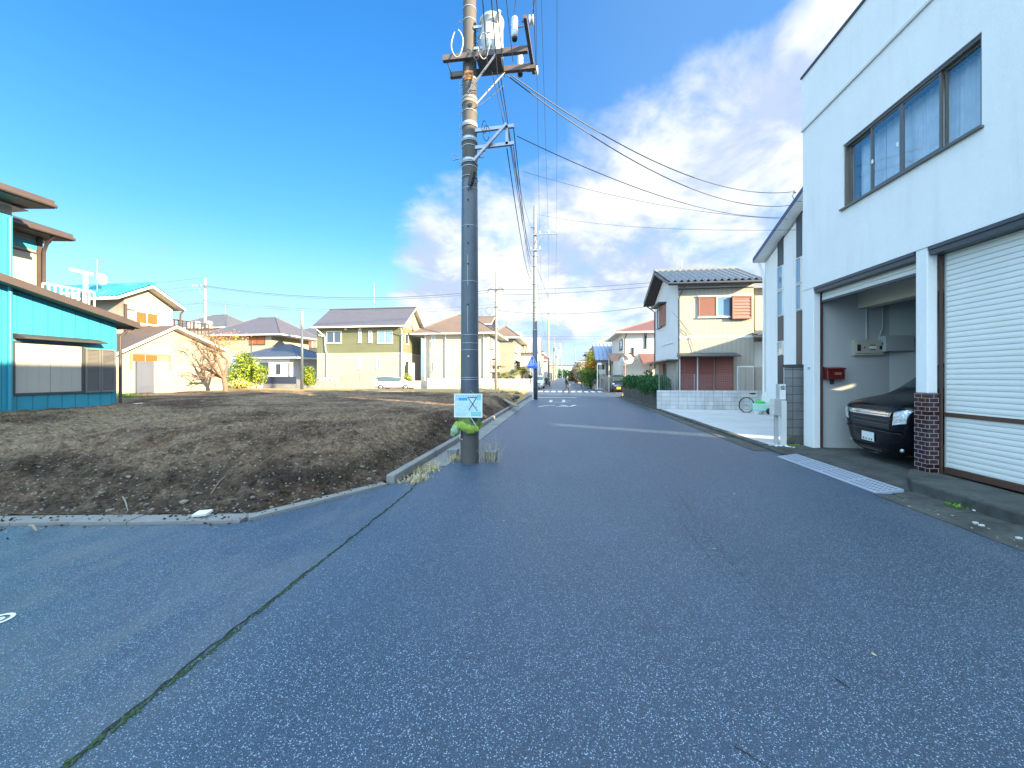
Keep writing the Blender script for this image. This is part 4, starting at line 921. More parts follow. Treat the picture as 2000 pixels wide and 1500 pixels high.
# orange plate
z0,z1 = pz(166),pz(149); vs = []; n_ = 10
for k in range(n_+1):
    a = R(-88+55*k/n_+0)-.15; rr = prad(z0)+.012; vs += [(PXY.x+rr*cos(a),PXY.y+rr*sin(a),z0),(PXY.x+rr*cos(a),PXY.y+rr*sin(a),z1)]
MB().add([V((2*PXY.x-v[0],v[1],v[2])) for v in vs], [(2*k+2,2*k,2*k+1,2*k+3) for k in range(n_)], 0, True) if 0 else None
pp = MB(); rr = prad(z0)+.014; A0, A1 = R(-118), R(-50)
for k in range(n_+1):
    a = A0+(A1-A0)*k/n_; pp.v += [V((PXY.x+rr*cos(a),PXY.y+rr*sin(a),z0)),V((PXY.x+rr*cos(a),PXY.y+rr*sin(a),z1))]
for k in range(n_): pp.f.append([2*k,2*k+2,2*k+3,2*k+1]); pp.m.append(0); pp.sm.append(True)
op = pp.build('warning_plate', MT['label_orange'], t)
d = MB(); rn = random.Random(4)
for row in (.28,.70):
    for k in range(6):
        a = A0+(A1-A0)*(.12+.14*k); r2 = rr+.002; zc = z0+(z1-z0)*row
        for q in range(3):
            aa = a+R(rn.uniform(-2,2)); dz = rn.uniform(-.02,.02); d.box(PXY.x+r2*cos(aa)-.006,PXY.y+r2*sin(aa)-.001,zc+dz-.018,PXY.x+r2*cos(aa)+.006,PXY.y+r2*sin(aa)+.001,zc+dz+.006)
tag(d.build('plate_marks', MT['rusty_steel'], op, op['_org']),None,None,None,'stuff')
# paired crossarms carrying the transformer
ZA = 7.62
xl, xr_ = PY(866,106,6.92).x, PY(1031,100,6.92).x
MB().beam((xl,6.90,ZA),(xr_,6.90,ZA),.075,.10).build('crossarm', MT['rusty_steel'], t)
MB().beam((xl+.02,7.30,ZA),(xr_+.12,7.30,ZA),.075,.10).build('crossarm', MT['rusty_steel'], t)
MB().beam((xl+.06,6.9,ZA),(xl+.06,7.3,ZA-.02),.012,.012).build('tie_rod', MT['rusty_steel'], t)
MB().beam((PY(1026,60,6.4).x,6.32,ZA+.06),(PY(1030,100,7.0).x+.08,7.52,ZA+.06),.06,.06).build('end_bar', MT['rusty_steel'], t)
xt, yt, rt = -1.33, 7.12, .215
T_ = MB().lathe((xt,yt,0),[(rt*.9,ZA+.05),(rt,ZA+.08),(rt,ZA+.30),(rt+.006,ZA+.31),(rt+.006,ZA+.34),(rt,ZA+.35),(rt,ZA+.72),(rt+.018,ZA+.73),(rt+.018,ZA+.78),(rt*.93,ZA+.82),(rt*.3,ZA+.85)],28).build('transformer', MT['grey_paint'], t)
MB().box(xt-.26,yt-.19,ZA-.045,xt+.2,yt+.2,ZA+.045).build('base_frame', MT['dark_steel'], T_)
for a in (-1.0,2.6): c = V((xt+rt*cos(a),yt+rt*sin(a),ZA+.64)); d = V((cos(a),sin(a),.35)).normalized(); MB().tube([c,c+d*.08,c+d*.16],[.05,.045,.03],12).build('bushing', MT['porcelain'], T_)
MB().box(xt-.06,yt-rt-.012,ZA+.40,xt+.02,yt-rt+.03,ZA+.60).build('name_plate', MT['grey_plastic'], T_)
for zz in (.22,.62): MB().beam((PXY.x+.1,7.0,ZA+zz),(xt-.12,7.0,ZA+zz),.02,.05).build('hanger', MT['galv'], T_)
MB().lathe((xt,yt-rt,0),[(.045,ZA+.13),(.045,ZA+.23)],12).build('tap_box', MT['offwhite'], T_)
for (u,v0,v1,d) in ((1005,34,76,6.75),(1016,108,146,7.5)):       # cut-out fuses and their spool insulators
    c = V((0,0,H))+ray(u,(v0+v1)/2)*d; h_ = (v1-v0)/F*d; f = MB().lathe((c.x,c.y,c.z),[(.025,h_*.5),(.055,h_*.46),(.06,h_*.3),(.05,h_*.25),(.062,h_*.18),(.055,h_*.1),(.06,-h_*.3),(.058,-h_*.46)],16).build('fuse', MT['porcelain'], t)
    MB().lathe((c.x,c.y,c.z),[(.04,-h_*.44),(.05,-h_*.47),(.045,-h_*.56)],14).build('fuse_cap', MT['plastic_black'], f, f['_org'])
    MB().tube([c+V((.05,0,0)),c+V((.16,0,.02))],.012,6).build('bracket', MT['rusty_steel'], f, f['_org'])
for (u,v,d) in ((1038,40,6.55),(1046,138,7.6)):
    c = V((0,0,H))+ray(u,v)*d; MB().lathe(c,[(.03,-.05),(.075,-.045),(.08,-.02),(.05,-.008),(.05,.008),(.08,.02),(.075,.045),(.03,.05)],18,0,'x').build('spool_insulator', MT['porcelain'], t)
    MB().tube([c-V((.17,0,0)),c],.012,6).build('insulator_pin', MT['rusty_steel'], t)
for (p,q) in (((968,106,6.88),(913,192,None)),((985,142,7.28),(927,204,None))):
    a = V((0,0,H))+ray(p[0],p[1])*p[2]; b = V((PXY.x+(0 if q[0] < 920 else .13),PXY.y-(.15 if q[0] < 920 else .0),pz(q[1]))); MB().tube([a,b],.018,8).build('brace', MT['galv'], t)
# lower bracket
for v in (257,290): MB().beam((PXY.x+.12,7.05,pz(v)-.03),(PY(1004,v,7.05).x,7.05,pz(v)+.0),.05,.06).build('bracket_arm', MT['galv'], t)
xb = PY(990,256,7.05).x; MB().beam((xb,7.05,pz(292)),(xb,7.05,pz(258)),.05,.05).build('bracket_post', MT['galv'], t)
MB().beam((PXY.x+.10,6.98,pz(322)),(xb,7.0,pz(255)),.05,.045).build('bracket_brace', MT['galv'], t)
rn = random.Random(12)
for k, (cu_, cv_, r_) in enumerate(((950,260,.09),(946,248,.07),(893,85,.16),(945,90,.15),(930,100,.1))):   # loose leads round the pole
    c = V((0,0,H))+ray(cu_,cv_)*6.95; pts = [c+V((r_*cos(a)*.7,.02*sin(3*a),r_*1.5*sin(a))) for a in [i*2*pi/16*.9+k for i in range(17)]]
    MB().tube(pts,.006 if k < 2 else .011,6).build('loose_lead', MT['cable' if k in (0,1,4) else 'grey_plastic'], t)
mb = MB(); c = V((0,0,H))+ray(921,190)*7.05; zc = pz(216); mb.ball((PXY.x+.05,PXY.y-prad(zc)-.005,zc),.05,1,0,(1,.3,1.1),.6); mb.build('torn_sticker', MT['plastic_black'], t)
# notice board and the green net rolled round the pole
bz0, bz1 = pz(813), pz(768); yb = PXY.y-.205
xl, xr_ = PY(887,790,yb).x, PY(942,790,yb).x
nb = thing('notice_board', 'pale blue collection notice board with a black cross drawn on it, tied to the pole', 'notice board', ((xl+xr_)/2,yb,bz0))
MB().box(xl,yb,bz0,xr_,yb+.012,bz1).build('panel', MT['board_blue'], nb, bevel=.004)
w_, h_ = xr_-xl, bz1-bz0
def nbx(name, u0, v0, u1, v1, m, o=.002): return MB().box(xl+w_*u0,yb-o,bz1-h_*v1,xl+w_*u1,yb-o*.25,bz1-h_*v0).build(name, MT[m], nb)
mb = MB(); 
for (u0,v0,u1,v1) in ((0,0,1,.03),(0,.97,1,1),(0,.03,.025,.97),(.975,.03,1,.97)): mb.box(xl+w_*u0,yb-.003,bz1-h_*v1,xl+w_*u1,yb-.0002,bz1-h_*v0)
mb.build('border', MT['sign_white'], nb)
nbx('blue_field', .16,.165,.47,.29,'ink_blue'); nbx('pink_field', .045,.165,.15,.29,'ink_pink'); nbx('green_field', .80,.03,.96,.28,'ink_teal',.0016); nbx('teal_field', .60,.76,.965,.90,'ink_teal',.0016)
mb = MB(); rn = random.Random(31)
for k in range(11): u = .06+k*.083; mb.box(xl+w_*u,yb-.0026,bz1-h_*.125,xl+w_*(u+.05),yb-.0005,bz1-h_*.07) if rn.random() < .95 else 0
for r_ in range(9):
    for c_ in range(13):
        if rn.random() < .72: u = .05+c_*.07+rn.uniform(-.008,.008); v = .34+r_*.048; mb.box(xl+w_*u,yb-.0024,bz1-h_*(v+rn.uniform(.008,.026)),xl+w_*(u+rn.uniform(.018,.045)),yb-.0005,bz1-h_*v)
for r_ in range(4): v = .80+r_*.045; mb.box(xl+w_*.06,yb-.0024,bz1-h_*(v+.012),xl+w_*rn.uniform(.4,.5),yb-.0005,bz1-h_*v)
mb.box(xl+w_*.61,yb-.0026,bz1-h_*.935,xl+w_*.95,yb-.0005,bz1-h_*.905)
tag(mb.build('small_print', MT['ink_grey'], nb),None,None,None,'stuff')
mb = MB(); f_ = lambda u,v: (xl+w_*u,yb-.0045,bz1-h_*v)
for a,b in (((.49,.16),(.84,.73)),((.80,.155),(.52,.69)),((.49,.16),(.81,.15))): mb.beam(f_(*a),f_(*b),.012,.003,0,(0,1,0))
mb.box(xl+w_*.79,yb-.004,bz1-h_*.58,xl+w_*.81,yb-.0025,bz1-h_*.54)
mb.build('black_cross', MT['ink_black'], nb)
MB().tube([(xl+w_*.7,yb+.014,bz1),(PXY.x+.05,PXY.y-.17,bz1+.06)],.004,5).build('tie_wire', MT['galv'], nb)
nt = thing('net_bundle', 'green crow net rolled up and tied round the foot of the pole', 'net', (PXY.x,PXY.y,.62))
def lump(name, m, pts, rad, n=26, jit=.10, sq=(1,1)):
    mb = MB(); rn = random.Random(len(pts)*7+len(name)); pts = [V(p) for p in pts]
    P2_ = []; R2_ = []
    for i in range((len(pts)-1)*3+1):
        s_ = i/3; j = min(int(s_),len(pts)-2); P2_.append(pts[j].lerp(pts[j+1],s_-j)); R2_.append((rad[j]*(1-s_+j)+rad[j+1]*(s_-j))*(1+rn.uniform(-jit,jit)))
    mb.tube(P2_, R2_, n)
    for v in mb.v: v += V((noise.noise(v*9),noise.noise(v*9+V((5,0,0))),noise.noise(v*11+V((0,7,0)))))*.022+V((noise.noise(v*30),noise.noise(v*30+V((5,0,0))),noise.noise(v*40)))*.007+V((noise.noise(v*75),noise.noise(v*75+V((5,0,0))),noise.noise(v*80)))*.003
    return mb.build(name, MT[m], nt)
zr_ = pz(833); pts = []; rad = []
for k in range(33):
    a = R(-35-290*k/32); pts.append((PXY.x+.215*cos(a)*1.02,PXY.y+.215*sin(a),zr_+.025*sin(a*2)+.01*cos(3*a))); rad.append(.082 if 2 < k < 30 else .06)
lump('roll', 'net_green', pts, rad)
MB().tube([(PXY.x-.0,PXY.y,zr_+.02)]+[(PXY.x,PXY.y,zr_+.06+i*.045) for i in range(5)],[.23,.215,.205,.20,.19,.185],20)
pk = MB(); nn = 40
for j in range(7):
    z = zr_+.03+j*.042; rr = prad(z)+.035-.003*j
    for k in range(nn):
        a = 2*pi*k/nn; r2 = rr+.012*sin(a*9+j*.7)+noise.noise(V((cos(a)*3,sin(a)*3,z*9)))*.012
        if cos(a-R(-45)) > .93 and j > 1: r2 -= .035
        pk.v.append(V((PXY.x+r2*cos(a),PXY.y+r2*sin(a),z)))
for j in range(6):
    for k in range(nn): pk.f.append([j*nn+k,j*nn+(k+1)%nn,(j+1)*nn+(k+1)%nn,(j+1)*nn+k]); pk.m.append(0); pk.sm.append(True)
pk.build('gathered_net', MT['net_dark'], nt)
xg = PY(897,845,7.0).x
lump('hanging_end', 'net_pale', [(PXY.x-.17,PXY.y-.14,zr_+.02),(PXY.x-.22,PXY.y-.16,zr_-.01),(xg-.06,PXY.y-.17,zr_-.06),(xg-.085,PXY.y-.16,zr_-.13),(xg-.07,PXY.y-.15,zr_-.17)], [.05,.07,.08,.075,.03])
MB().tube([(xg+.05,PXY.y-.2,zr_),(xg+.04,PXY.y-.21,zr_-.2),(xg+.09,PXY.y-.2,zr_-.22)],.005,5).build('cord', MT['white_paint'], nt)
MB().tube([(PXY.x+.03,PXY.y-.24,zr_+.26),(PXY.x+.10,PXY.y-.22,zr_+.16),(PXY.x+.16,PXY.y-.17,zr_+.05)],.006,5).build('cord', MT['white_paint'], nt)
# ---------------------------------------------------------------- the other poles
def pole(name, label, x, y, h, r0=.17, mat='pole_far', group=None, arms=(), straps=(), group_=None):
    t = thing(name, label, 'utility pole', (x,y,0), group)
    MB().lathe((x,y,0),[(r0,-.1),(r0*.82,h*.5),(r0*.62,h)],16).build('shaft', MT[mat], t)
    for (z,xa,xb,m,ins) in arms:
        MB().beam((x+xa,y-r0,z),(x+xb,y-r0,z),.07,.08).build('crossarm', MT[m], t)
        for xi in ins: MB().lathe((x+xi,y-r0,0),[(.03,z+.04),(.07,z+.08),(.05,z+.13),(.07,z+.17),(.02,z+.24)],10).build('insulator', MT['grey_paint'], t)
    for z in straps: MB().lathe((x,y,0),[(r0*.9,z-.03),(r0*.9+.02,z-.03),(r0*.9+.02,z+.03),(r0*.9,z+.03)],14).build('strap', MT['strap'], t)
    return t
P2 = (-1.93,27.12)
def zat(p, v): return H+(HY-v)/F*(p[1]*cA-p[0]*sA)
p2 = pole('utility_pole','concrete utility pole beside the blue crossing sign, its foot wrapped dark',P2[0],P2[1],zat(P2,402),.175,'pole_far',None,
     [(zat(P2,460),-.12,1.68,'galv',(.33,.95,1.55)),(zat(P2,490),-.38,.45,'galv',(-.3,.35))], [zat(P2,v) for v in (612,617,621,645,590,555,520,500)])
MB().lathe((P2[0],P2[1],0),[(.181,.0),(.178,2),(.165,zat(P2,643))],16).build('wrap', MT['pole_wrap'], p2)
MB().beam((P2[0]+.1,P2[1]-.2,zat(P2,478)),(P2[0]+.5,P2[1]-.2,zat(P2,462)),.04,.04).build('brace', MT['galv'], p2)
MB().tube([(P2[0],P2[1]-.18,zat(P2,447)),(P2[0]-.3,P2[1]-.18,zat(P2,447)+.03)],.03,6).build('cable_clamp', MT['dark_steel'], p2)
for v in (560,600): MB().beam((P2[0]+.1,P2[1]-.2,zat(P2,v)),(P2[0]+.42,P2[1]-.2,zat(P2,v)+.02),.03,.03).build('stub_arm', MT['galv'], p2)
P3 = (-7.2,41.0)
p3 = pole('utility_pole','slim pinkish utility pole standing in front of the white picket wall',P3[0],P3[1],zat(P3,530),.15,'pole_pink',None,
     [(zat(P3,566),-.9,.9,'dark_steel',(-.8,-.4,.4,.8)),(zat(P3,600),-.25,.25,'dark_steel',())], [zat(P3,v) for v in (590,605,615,622,640,668,690)])
MB().tube([(P3[0]-.95,P3[1]-.2,zat(P3,572)),(P3[0]-.5,P3[1]-.2,zat(P3,562)),(P3[0],P3[1]-.2,zat(P3,572)),(P3[0]+.5,P3[1]-.2,zat(P3,562)),(P3[0]+.95,P3[1]-.2,zat(P3,572))],.025,5).build('jumper_lead', MT['cable'], p3)
mb = MB(); 
for k in range(4): c = V((P3[0]-.75,P3[1]-.2,zat(P3,607))); mb.tube([c+V((.38*cos(a),.02*k,.42*sin(a))) for a in [i*2*pi/14 for i in range(15)]],.012,4)
mb.build('cable_coil', MT['cable'], p3)
P4 = (-40.0,37.9)
p4 = pole('utility_pole','pale utility pole with transformers standing beyond the cream house on the left',P4[0],P4[1],zat(P4,543),.2,'pole_far',None,
     [(zat(P4,560),-1.5,.25,'galv',(-1.4,-.9,-.3))], [zat(P4,v) for v in (585,592,600,606)])
MB().tube([(P4[0]-1.2,P4[1]-.2,zat(P4,560)),(P4[0]-.5,P4[1]-.2,zat(P4,566)),(P4[0]-.12,P4[1]-.2,zat(P4,578))],.05,6).build('brace', MT['galv'], p4)
for dx in (-.75,.7,-1.6): MB().lathe((P4[0]+dx,P4[1]-.2,0),[(.3,zat(P4,642)),(.32,zat(P4,641)),(.32,zat(P4,630)),(.22,zat(P4,628))],14).build('transformer', MT['grey_paint'], p4)
MB().beam((P4[0]-1.9,P4[1]-.2,zat(P4,643)),(P4[0]+1.2,P4[1]-.2,zat(P4,643)),.1,.12).build('crossarm', MT['rusty_steel'], p4)
P5 = (-25.2,34.0)
p5 = pole('bare_pole','bare blue grey pole without wires standing at the back of the lot',P5[0],P5[1],zat(P5,606),.15,'pole_wrap',None)
MB().lathe((P5[0],P5[1],0),[(.125,zat(P5,640)),(.123,zat(P5,625)),(.118,zat(P5,607))],14).build('pale_top', MT['pole_far'], p5)
for i,(x,y,h) in enumerate(((-2.6,73,14.2),(-2.6,118,14.5),(-2.6,160,14.5),(-2.6,205,14.5))):
    z = h-.4
    tq = pole('utility_pole','utility pole with a crossarm standing far along the left side of the road',x,y,h,.18,'pole_far','poles far along the left kerb',
      [(z,-1.3,1.3,'galv',(-1.2,0,1.2))] if i != 1 else [(z,-1.1,1.1,'galv',(-1,1)),(z-1.6,-.8,.8,'galv',()),(z-2.6,-.6,.6,'galv',())], (z-3,z-4))
    if i == 0: MB().tube([(x+1.2,y-.2,z),(x+1.35,y-.2,z-2),(x+1.3,y-.2,z-3.2)],.03,5).build('jumper_lead', MT['cable_far'], tq)
    if i in (1,2): MB().lathe((x+.5,y-.3,0),[(.28,z-4.6),(.28,z-3.5)],12).build('transformer', MT['grey_paint'], tq)
tag(MB().lathe((3.2,95,0),[(.10,0),(.07,9)],10).build('slim_pole', MT['pole_far'], None, (3.2,95,0)),'slim pale pole far along the road right of the walking man','pole')
pt = thing('pylon','pale lattice pylon far off at the end of the road','pylon',(-2.0,330,0))
for s in (-1,1):
    for q in (-1,1): MB().tube([(-2+s*2.2,330+q*2.2,0),(-2+s*.5,330+q*.5,30)],.16,5).build('leg', MT['galv'], pt)
mb = MB()
for k in range(9):
    z0_, z1_ = k*3.2, k*3.2+3.2; w0, w1 = 2.2-1.7*z0_/30, 2.2-1.7*z1_/30; mb.tube([(-2-w0,329,z0_),(-2+w1,329,z1_)],.09,4); mb.tube([(-2+w0,329,z0_),(-2-w1,329,z1_)],.09,4)
mb.build('lattice', MT['galv'], pt)
for z in (22,26): MB().tube([(-5,330,z),(1,330,z)],.14,4).build('crossarm', MT['galv'], pt)
# ---------------------------------------------------------------- overhead lines
def span(label, a, b, sag, r=.011, group=None, m='cable', n=18, name='overhead_cable'):
    a, b = V(a), V(b); pts = []
    for i in range(n+1):
        s_ = i/n; p = a.lerp(b,s_); p.z -= sag*4*s_*(1-s_); pts.append(p)
    mb = MB(); mb.tube([p-a for p in pts], r*.82, 5)
    for v in mb.v: v += a
    return tag(mb.build(name, MT[m], None, a), label, 'cable', group)
def P(u, v, d): return V((0,0,H))+ray(u,v)*d
hz = zat(P2,458)
for i,(u,xe) in enumerate(((1046,.33),(1056,.95),(1088,1.55))):
    a = P(u,-60,10.2); a2 = a+(a-V((P2[0]+xe,P2[1]-.17,hz+.25)))*.6; span('high voltage wire running overhead along the road to the near left pole', a2, (P2[0]+xe,P2[1]-.17,hz+.22), .18, .009, 'high voltage wires overhead')
for i in range(3):
    span('high voltage wire between the poles far along the road', (P2[0]+(.33,.95,1.55)[i],P2[1]-.17,hz+.2), (-2.6+(-1.2,0,1.2)[i],73,14.0), .7, .012, 'high voltage wires beyond the crossing', 'cable_far')
# cables of the near pole down to the second pole
near = [((972,155),7.3,(1036,440),'black bundled cable from the transformer down to the second pole'),((978,150),7.3,(1038,500),'black low voltage cable from the crossarm down to the second pole'),
        ((992,250),7.15,(1036,505),'telephone cable from the bracket end down to the second pole'),((1003,250),7.15,(1038,520),'telephone cable from the bracket tip down to the second pole'),
        ((1003,287),7.15,(1039,535),'lower telephone cable from the bracket tip to the second pole'),((990,290),7.15,(1037,545),'lower telephone cable from inside the bracket to the second pole')]
for i,(p,d,q,l) in enumerate(near):
    b = P(q[0],q[1],27.0); span(l, P(p[0],p[1],d), b, .35+.05*i, .010+.003*(i%2))
span('thick cable from the crossarm down to the bracket of the near pole', P(955,120,7.2), P(985,247,7.1), -.05, .009)
span('thin stay cable from the near pole bands to its cable bundle', P(928,210,7.1), P(985,165,7.3), .03, .008)
for (u0,d0,u1,v1,lab) in ((940,4.9,952,130,'cable coming overhead to the left side of the transformer'),(957,4.8,972,150,'cable coming overhead across the front of the transformer'),(966,4.9,985,150,'cable coming overhead to the right edge of the transformer'),(985,5.1,1002,120,'cable coming overhead between the transformer and the fuses'),(1011,5.4,1003,36,'lead rising from the upper fuse towards the camera'),(1050,5.6,1039,34,'lead rising from the outer upper spool insulator'),(1040,5.8,1047,132,'lead rising from the outer lower spool insulator')):
    b = P(u1,v1,7.1 if v1 > 60 else 6.7); a = P(u0,-40,d0); span(lab, a, b, .02, .008 if d0 > 5 else .011)
# service drops to the white modern house
for (p,d,q,r_,sg,lab) in (((1000,148),7.3,(1553,374),.013,.75,'topmost service cable sagging to the white modern house'),((990,147),7.3,(1545,401),.013,.8,'second service cable sagging to the white modern house'),
      ((1010,266),7.2,(1530,424),.010,.45,'third service cable sagging to the white modern house'),((1022,335),12.5,(1538,428),.008,.30,'fourth thin cable running to the white modern house'),((1046,418),27,(1556,449),.009,.35,'lowest thin cable from the second pole to the white modern house')):
    b = PX(q[0],q[1],8.22); span(lab, P(p[0],p[1],d), b, sg, r_, None, 'cable', 26)
b = PX(1553,374,8.22); mb = MB().lathe(b,[(.03,-.06),(.06,-.05),(.06,.05),(.03,.06)],12)
hk = tag(mb.build('service_insulator', MT['porcelain'], None, b),'white service insulator with hanging leads on the modern house roof edge','insulator')
MB().tube([b,b+V((-.15,-.1,-.2)),b+V((-.12,-.2,-.42)),b+V((.05,-.3,-.5))],.010,5).build('lead', MT['cable'], hk, b)
# lines along the cross street and over it
z = zat(P3,567)
span('upper cable along the cross street to the left distant pole', (P3[0]-.8,P3[1]-.2,z), (P4[0],P4[1]-.2,zat(P4,558)), 1.1, .05, 'cables along the cross street', 'cable_far')
span('upper cable along the cross street to the left distant pole', (P3[0]-.8,P3[1]-.2,z-.25), (P4[0],P4[1]-.2,zat(P4,560)), 1.1, .03, 'cables along the cross street', 'cable_far')
span('lower cable along the cross street left of the near pole', (P3[0],P3[1]-.2,zat(P3,595)), (P4[0],P4[1]-.2,zat(P4,586)), .9, .022, 'lower cables along the cross street', 'cable_far')
span('lower cable along the cross street left of the near pole', (P3[0],P3[1]-.2,zat(P3,601)), (P4[0],P4[1]-.2,zat(P4,589)), .9, .02, 'lower cables along the cross street', 'cable_far')
span('thin cable low over the lot houses left of the near pole', (P3[0],P3[1]-.2,zat(P3,618)), (P4[0],P4[1]-.2,zat(P4,610)), .8, .014, None, 'cable_far')
for dv,lab in ((0,'upper of the twin cables crossing the road to the tiled roof house'),(10,'lower of the twin cables crossing the road to the tiled roof house')):
    span(lab, (P3[0]+.8,P3[1]-.2,zat(P3,567+dv)), PY(1420,536+dv*.6,38), .35, .022, None, 'cable')
span('single cable crossing the road below the twin cables', (P3[0],P3[1]-.2,zat(P3,606)), PY(1262,599,30), .5, .016, None, 'cable')
span('slanting cable from the second pole down to the cross street', P(1042,505,27), P(1071,581,40), .02, .014, None, 'cable')
span('thin level cable from the slanting cable to the picket wall pole', P(1071,581,40), (P3[0],P3[1]-.2,zat(P3,590)), .1, .012, None, 'cable_far')
for v in (655,660): span('long level cable crossing the road far ahead of the second pole', PY(780,v+2,62), PY(1330,v,62), .15, .026, 'level cables crossing far ahead', 'cable_far')
for (z0,lab) in ((543,'topmost of the wires running left from the distant left pole'),(558,'second wire running left from the distant left pole'),(565,'third wire running left from the distant left pole'),(592,'fourth wire running left from the distant left pole'),(600,'fifth wire running left from the distant left pole'),(606,'lowest wire running left from the distant left pole')):
    span(lab, (P4[0],P4[1]-.2,zat(P4,z0)), (P4[0]-30,P4[1]+.5,zat(P4,z0)+1.0), .8, .02, None, 'cable_far')
span('faint wire sloping from the far poles down to the right hand houses', (-2.6,73,13.6), PY(1165,640,110), 2.5, .02, None, 'cable_far')
span('lower faint wire sloping from the far poles to the right hand houses', (-2.6,118,11.0), PY(1160,668,120), .5, .02, None, 'cable_far')
span('slack cable hanging from the second pole to the next far pole', (P2[0],P2[1],zat(P2,520)), (-2.6,73,7.2), 1.2, .014, None, 'cable_far')
span('thin wire slanting across the sky right of the second pole', P(1046,500,27), PY(1300,600,38), .4, .010, None, 'cable_far')
# ---------------------------------------------------------------- left: the turquoise house
XB = -16.0
t = thing('turquoise_house', 'turquoise metal clad house with brown eaves and closed cream shutters beside the lot', 'house', (XB,9,.3))
mb = MB(); ya, yb_ = PX(22,700,XB).y, 11.72
za, zb = PX(20,552,-15.45), PX(272,640,-15.45); sl = (za.z-zb.z)/(zb.y-za.y)
zt = lambda y: za.z-sl*(y-za.y)
mb.prism([(XB,ya+.02,0),(XB,yb_,0),(XB,yb_,zt(yb_)-.02),(XB,ya+.02,zt(ya)-.02)], (-6,0,0)); mb.build('wall', MT['siding_teal'], t)
mb = MB(); mb.box(XB+.05,-4,0,XB-7,ya,PX(10,418,XB).z); mb.build('tall_wall', MT['siding_teal'], t)
MB().box(XB+.04,-4,PX(10,418,XB).z+.01,XB-7,ya-.01,PX(10,392,XB).z+.3).build('frieze', MT['plaster_shed'], t)
e1 = PX(107,399,-15.0); 
def eave_roof(x, y1, z, depth, w=.24, y0=-5):
    mb = MB(); mb.prism([(x,y0,z-w),(x,y0,z),(x-depth,y0,z+depth*.32),(x-depth,y0,z+.05)],(0,y1-y0,0),0)
    mb.box(x-.9,y0,z-w-.03,x-depth,y1-.03,z-w-.005,1); o = mb.build('roof', [MT['fascia_brown'],MT['soffit']], t)
    MB().tube([(x+.06,y0,z-w+.09),(x+.06,y1,z-w+.06)],.06,8).build('gutter', MT['fascia_brown'], o, o['_org'])
eave_roof(-15.0, e1.y, e1.z+.10, 5)
e2_z = PX(143,464,-17.3).z+.28; XS = -18.2; y2 = PX(80,500,XS).y
mb = MB().box(XS,ya-1,3,XS-6,y2,e2_z); mb.build('upper_wall', MT['plaster_shed'], t)
e2 = PX(143,464,-17.3); eave_roof(-17.3, e2.y, e2.z+.10, 5, .24, ya+.02)
r = wpx('E',XS,18,467,78,483); mb = MB(); sbox(mb,'E',XS,r[0],r[1],-.02,.03,r[2],r[3]); mb.build('band', MT['siding_teal_x'], t)
r = wpx('E',XS,18,488,74,572); w = window(t,'E',XS,r,1,'fascia_brown','shutter_cream',.05,.05,True)
mb = MB(); sbox(mb,'E',XS,y2-.12,y2+.01,-.02,.06,3.2,PX(78,440,XS).z); mb.build('corner_post', MT['fascia_brown'], t)
pipe(t, [(-17.3,e2.y-.5,e2.z-.1),(-17.8,y2-.1,e2.z-.35),(-18.05,y2-.02,e2.z-.6),(-18.05,y2-.02,4)], .05,'fascia_brown')
mb = MB(); x0_, x1_ = -15.45, -21.5; th = .16
mb.prism([(x0_,za.y-.25,zt(za.y-.25)),(x0_,zb.y,zb.z),(x0_,zb.y,zb.z+th),(x0_,za.y-.25,zt(za.y-.25)+th)],(x1_-x0_,0,0)); mb.build('lean_roof', MT['roof_dim'], t)
mb = MB(); mb.prism([(x0_+.02,za.y-.27,zt(za.y-.27)-.04),(x0_+.02,zb.y+.02,zb.z-.04),(x0_+.02,zb.y+.02,zb.z+th+.02),(x0_+.02,za.y-.27,zt(za.y-.27)+th+.02)],(-.04,0,0)); mb.build('barge_board', MT['fascia_brown'], t)
mb = MB(); mb.tube([(x0_,zb.y+.05,zb.z+.02),(x1_,zb.y+.05,zb.z+.02)],.06,8); mb.build('gutter', MT['fascia_brown'], t)
pipe(t, [(-15.7,zb.y+.02,zb.z-.02),(-15.85,yb_+.22,zb.z-.12),(-15.93,yb_+.07,zb.z-.35),(-15.93,yb_+.07,.5)], .045,'fascia_brown')
pipe(t, [(XB+.1,ya-.08,PX(10,418,XB).z-.1),(XB+.1,ya-.08,.5)], .05,'siding_teal_x')
r = wpx('E',XB,27,673,158,766); a0,a1,z0,z1 = r
mb = MB(); sbox(mb,'E',XB,a0-.05,a1+.05,-.02,.06,z0-.06,z0); sbox(mb,'E',XB,a0-.05,a1+.05,-.02,.06,z1,z1+.05); sbox(mb,'E',XB,a0-.05,a0,-.02,.06,z0,z1); sbox(mb,'E',XB,a1,a1+.05,-.02,.06,z0,z1)
w = mb.build('window', MT['dark_steel'], t)
for k in range(2):
    m0, m1 = a0+(a1-a0)*k/2, a0+(a1-a0)*(k+1)/2; mb = MB(); sbox(mb,'E',XB,m0+.005,m1-.005,-.01,.03,z0,z1)
    for q in range(1,3): mm = m0+(m1-m0)*q/3; sbox(mb,'E',XB,mm-.008,mm+.008,.03,.036,z0,z1)
    mb.build('storm_shutter', MT['shutter_cream'], w, w['_org'])
r2 = wpx('E',XB,163,682,221,766); louvre(t,'E',XB,(r2[0],(r2[0]+r2[1])/2-.01,r2[2],r2[3]),'louvre_grey',.045,.10,'louvre_panel'); louvre(t,'E',XB,((r2[0]+r2[1])/2+.01,r2[1],r2[2],r2[3]),'louvre_grey',.045,.10,'louvre_panel')
